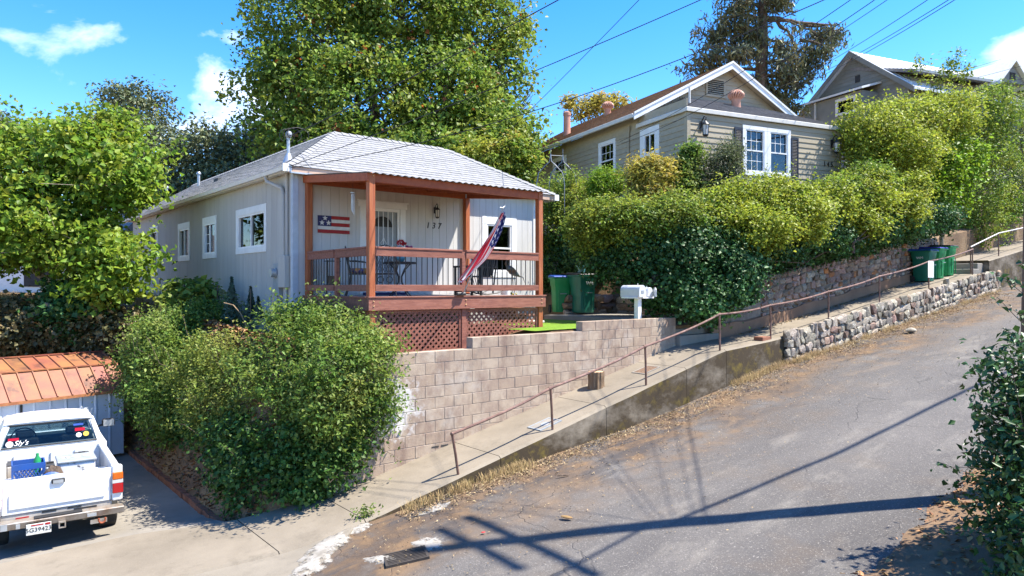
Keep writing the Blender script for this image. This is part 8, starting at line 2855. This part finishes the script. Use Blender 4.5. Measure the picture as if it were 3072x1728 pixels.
rl_ = random.Random(44)
pts = []
for _ in range(13000):
    u = rl_.uniform(-1.0, 24)
    dens = 0.35 + 0.65 * max(0, noise.noise(Vector((u * 0.45, 0, 3))) + 0.45)
    if rl_.random() > dens:
        continue
    w_ = abs(rl_.gauss(0, 0.26 if u < 4 else 0.42))
    v = -2.58 - w_ if u < 9.9 else -2.72 - w_
    pts.append((u, v, zR(u, v) + 0.022 + rl_.random() * 0.02))
scatter('gutter_litter', pts, True, 0.05, 0.016, 'leaf_pale', 'pale dry leaves and straw along the foot of the kerb')
pts = []
for _ in range(4200):
    u, v = rl_.uniform(-2, 22), -2.6 - abs(rl_.gauss(0, 1.5))
    if v < -8.2:
        continue
    pts.append((u, v, zR(u, v) + 0.026))
scatter('road_litter', pts, True, 0.03, 0.013, 'leaf_pale', 'small scattered leaf bits on the road')
pts = []
for _ in range(5200):
    u = rl_.uniform(-2.6, -1.35)
    v = rl_.uniform(-0.75, 8.0)
    if v < 0.2 and u > -1.5:
        continue
    pts.append((u, v, HT(u, v) + 0.05 + rl_.random() * 0.05))
scatter('leaf_litter', pts, True, 0.12, 0.07, 'leaf_litter', 'brown fallen leaves between the driveway bricks and the bush')
pts = []
for _ in range(7500):
    u = rl_.uniform(-1, 11)
    v = -8.1 - abs(rl_.gauss(0, 1.2))
    if rl_.random() > 0.35 + noise.noise(Vector((u, v, 0))):
        continue
    x, y, z = bank(u, v)
    pts.append((x, y - 0.05, z + 0.02 + rl_.random() * 0.02))
scatter('leaf_litter', pts, True, 0.075, 0.045, 'leaf_litter', 'reddish brown fallen leaves on the dirt bank under the foreground shrub')
pts = []
for _ in range(700):
    u = rl_.uniform(9.5, 22.5)
    pts.append((u, -1.3 - abs(rl_.gauss(0, 0.1)), zS(u) + 0.02))
scatter('leaf_litter', pts, True, 0.06, 0.03, 'leaf_pale', 'dry leaf bits along the foot of the rubble wall')


def grass(name, spots, n, h, spread, mat, label):
    mb = MB()
    for (u, v, z) in spots:
        for _ in range(n):
            a = rl_.uniform(0, 6.283)
            r_ = abs(rl_.gauss(0, spread))
            x, y = u + r_ * math.cos(a), v + r_ * math.sin(a)
            hh = h * rl_.uniform(0.5, 1.25)
            dx, dy = rl_.gauss(0, 0.35) * hh, rl_.gauss(0, 0.35) * hh
            w_ = 0.004
            mb.add([(x - w_, y, z - 0.01), (x + w_, y, z - 0.01), (x + dx * 0.4 + w_ * 0.7, y + dy * 0.4, z + hh * 0.6), (x + dx * 0.4 - w_ * 0.7, y + dy * 0.4, z + hh * 0.6), (x + dx, y + dy, z + hh)], [(0, 1, 2, 3), (3, 2, 4)])
    return struct(name, mb, mat, kind='stuff', label=label)


sp_ = []
for _ in range(230):
    u = rl_.choice([rl_.uniform(-0.8, 1.6), rl_.uniform(7.5, 11.2), rl_.uniform(9.8, 16), rl_.uniform(16, 25)])
    v = -2.6 - abs(rl_.gauss(0, 0.05)) - (0.14 if u > 9.9 else 0)
    sp_.append((u, v, zR(u, v)))
grass('dry_grass', sp_, 26, 0.14, 0.08, 'grass_dry', 'straw coloured dry grass tufts at the foot of the kerb')
sp_ = []
for _ in range(420):
    px, d = rl_.uniform(-60, 340), rl_.uniform(17.6, 22)
    p = sat(px, 900, d)
    sp_.append((p.x, p.y, HT(p.x, p.y)))
for _ in range(60):
    u, v = rl_.uniform(-1.6, -0.5), rl_.uniform(9, 15)
    sp_.append((u, v, HT(u, v)))
grass('dry_grass', sp_, 24, 0.3, 0.16, 'grass_dry', 'tall dry grass on the bank behind the metal shed')
u, v, z = on_surface(1098, 1558, zRb)
wd = Th('weed', 'small green weed growing at the end of the kerb', 'weed', ST, (u, v, z))
Pw = RNG.normal(size=(130, 3)) * np.array([0.09, 0.07, 0.055]) + np.array([0, 0.03, 0.09])
wd.part('leaves', leaf_mesh('leaves', Pw, unit(RNG.normal(size=(130, 3)) + np.array([0, 0, 0.6])), 0.055, 0.025, 'leaf_bush'), 'leaf_bush')
wd.part('stalks', MB().tube([(u, v, z - 0.02), (u + 0.03, v + 0.03, z + 0.12)], 0.004, 4).tube([(u, v, z - 0.02), (u - 0.05, v + 0.02, z + 0.1)], 0.004, 4), 'stem_green')
# loose things on the road
for (px, py, lx, ly, lz, mt_, nm, lab, cat, rot) in (
        (1690, 1428, 0.11, 0.018, 0.012, 'bark', 'stick', 'dark short stick lying on the asphalt', 'stick', 0.2),
        (1700, 1555, 0.09, 0.035, 0.018, 'leaf_litter', 'curled_leaf', 'curled tan leaf lying in the middle of the road', 'leaf', -0.5),
        (1450, 1598, 0.03, 0.018, 0.006, 'petal_red', 'red_wrapper', 'tiny red scrap of litter on the road', 'litter', 0.3),
        (2733, 998, 0.16, 0.12, 0.07, 'rock_grey', 'loose_rock', 'grey rock lying loose in the road below the fieldstone wall', 'rock', 0.4)):
    u, v, z = on_surface(px, py, zRb, 10)
    mb = MB()
    mb.ball((0, 0, 0), 1, 9, 6)
    mx_ = Matrix.Translation((u, v, z + lz)) @ Matrix.Rotation(rot - ST.yaw, 4, 'Z')
    mb.v = [tuple(mx_ @ Vector((x * lx * (1 + 0.2 * noise.noise(Vector((x * 3, y * 3, z_)))), y * ly, z_ * lz))) for x, y, z_ in mb.v]
    single(nm, mb, mt_, lab, cat, ST, (u, v, z), smooth=True)
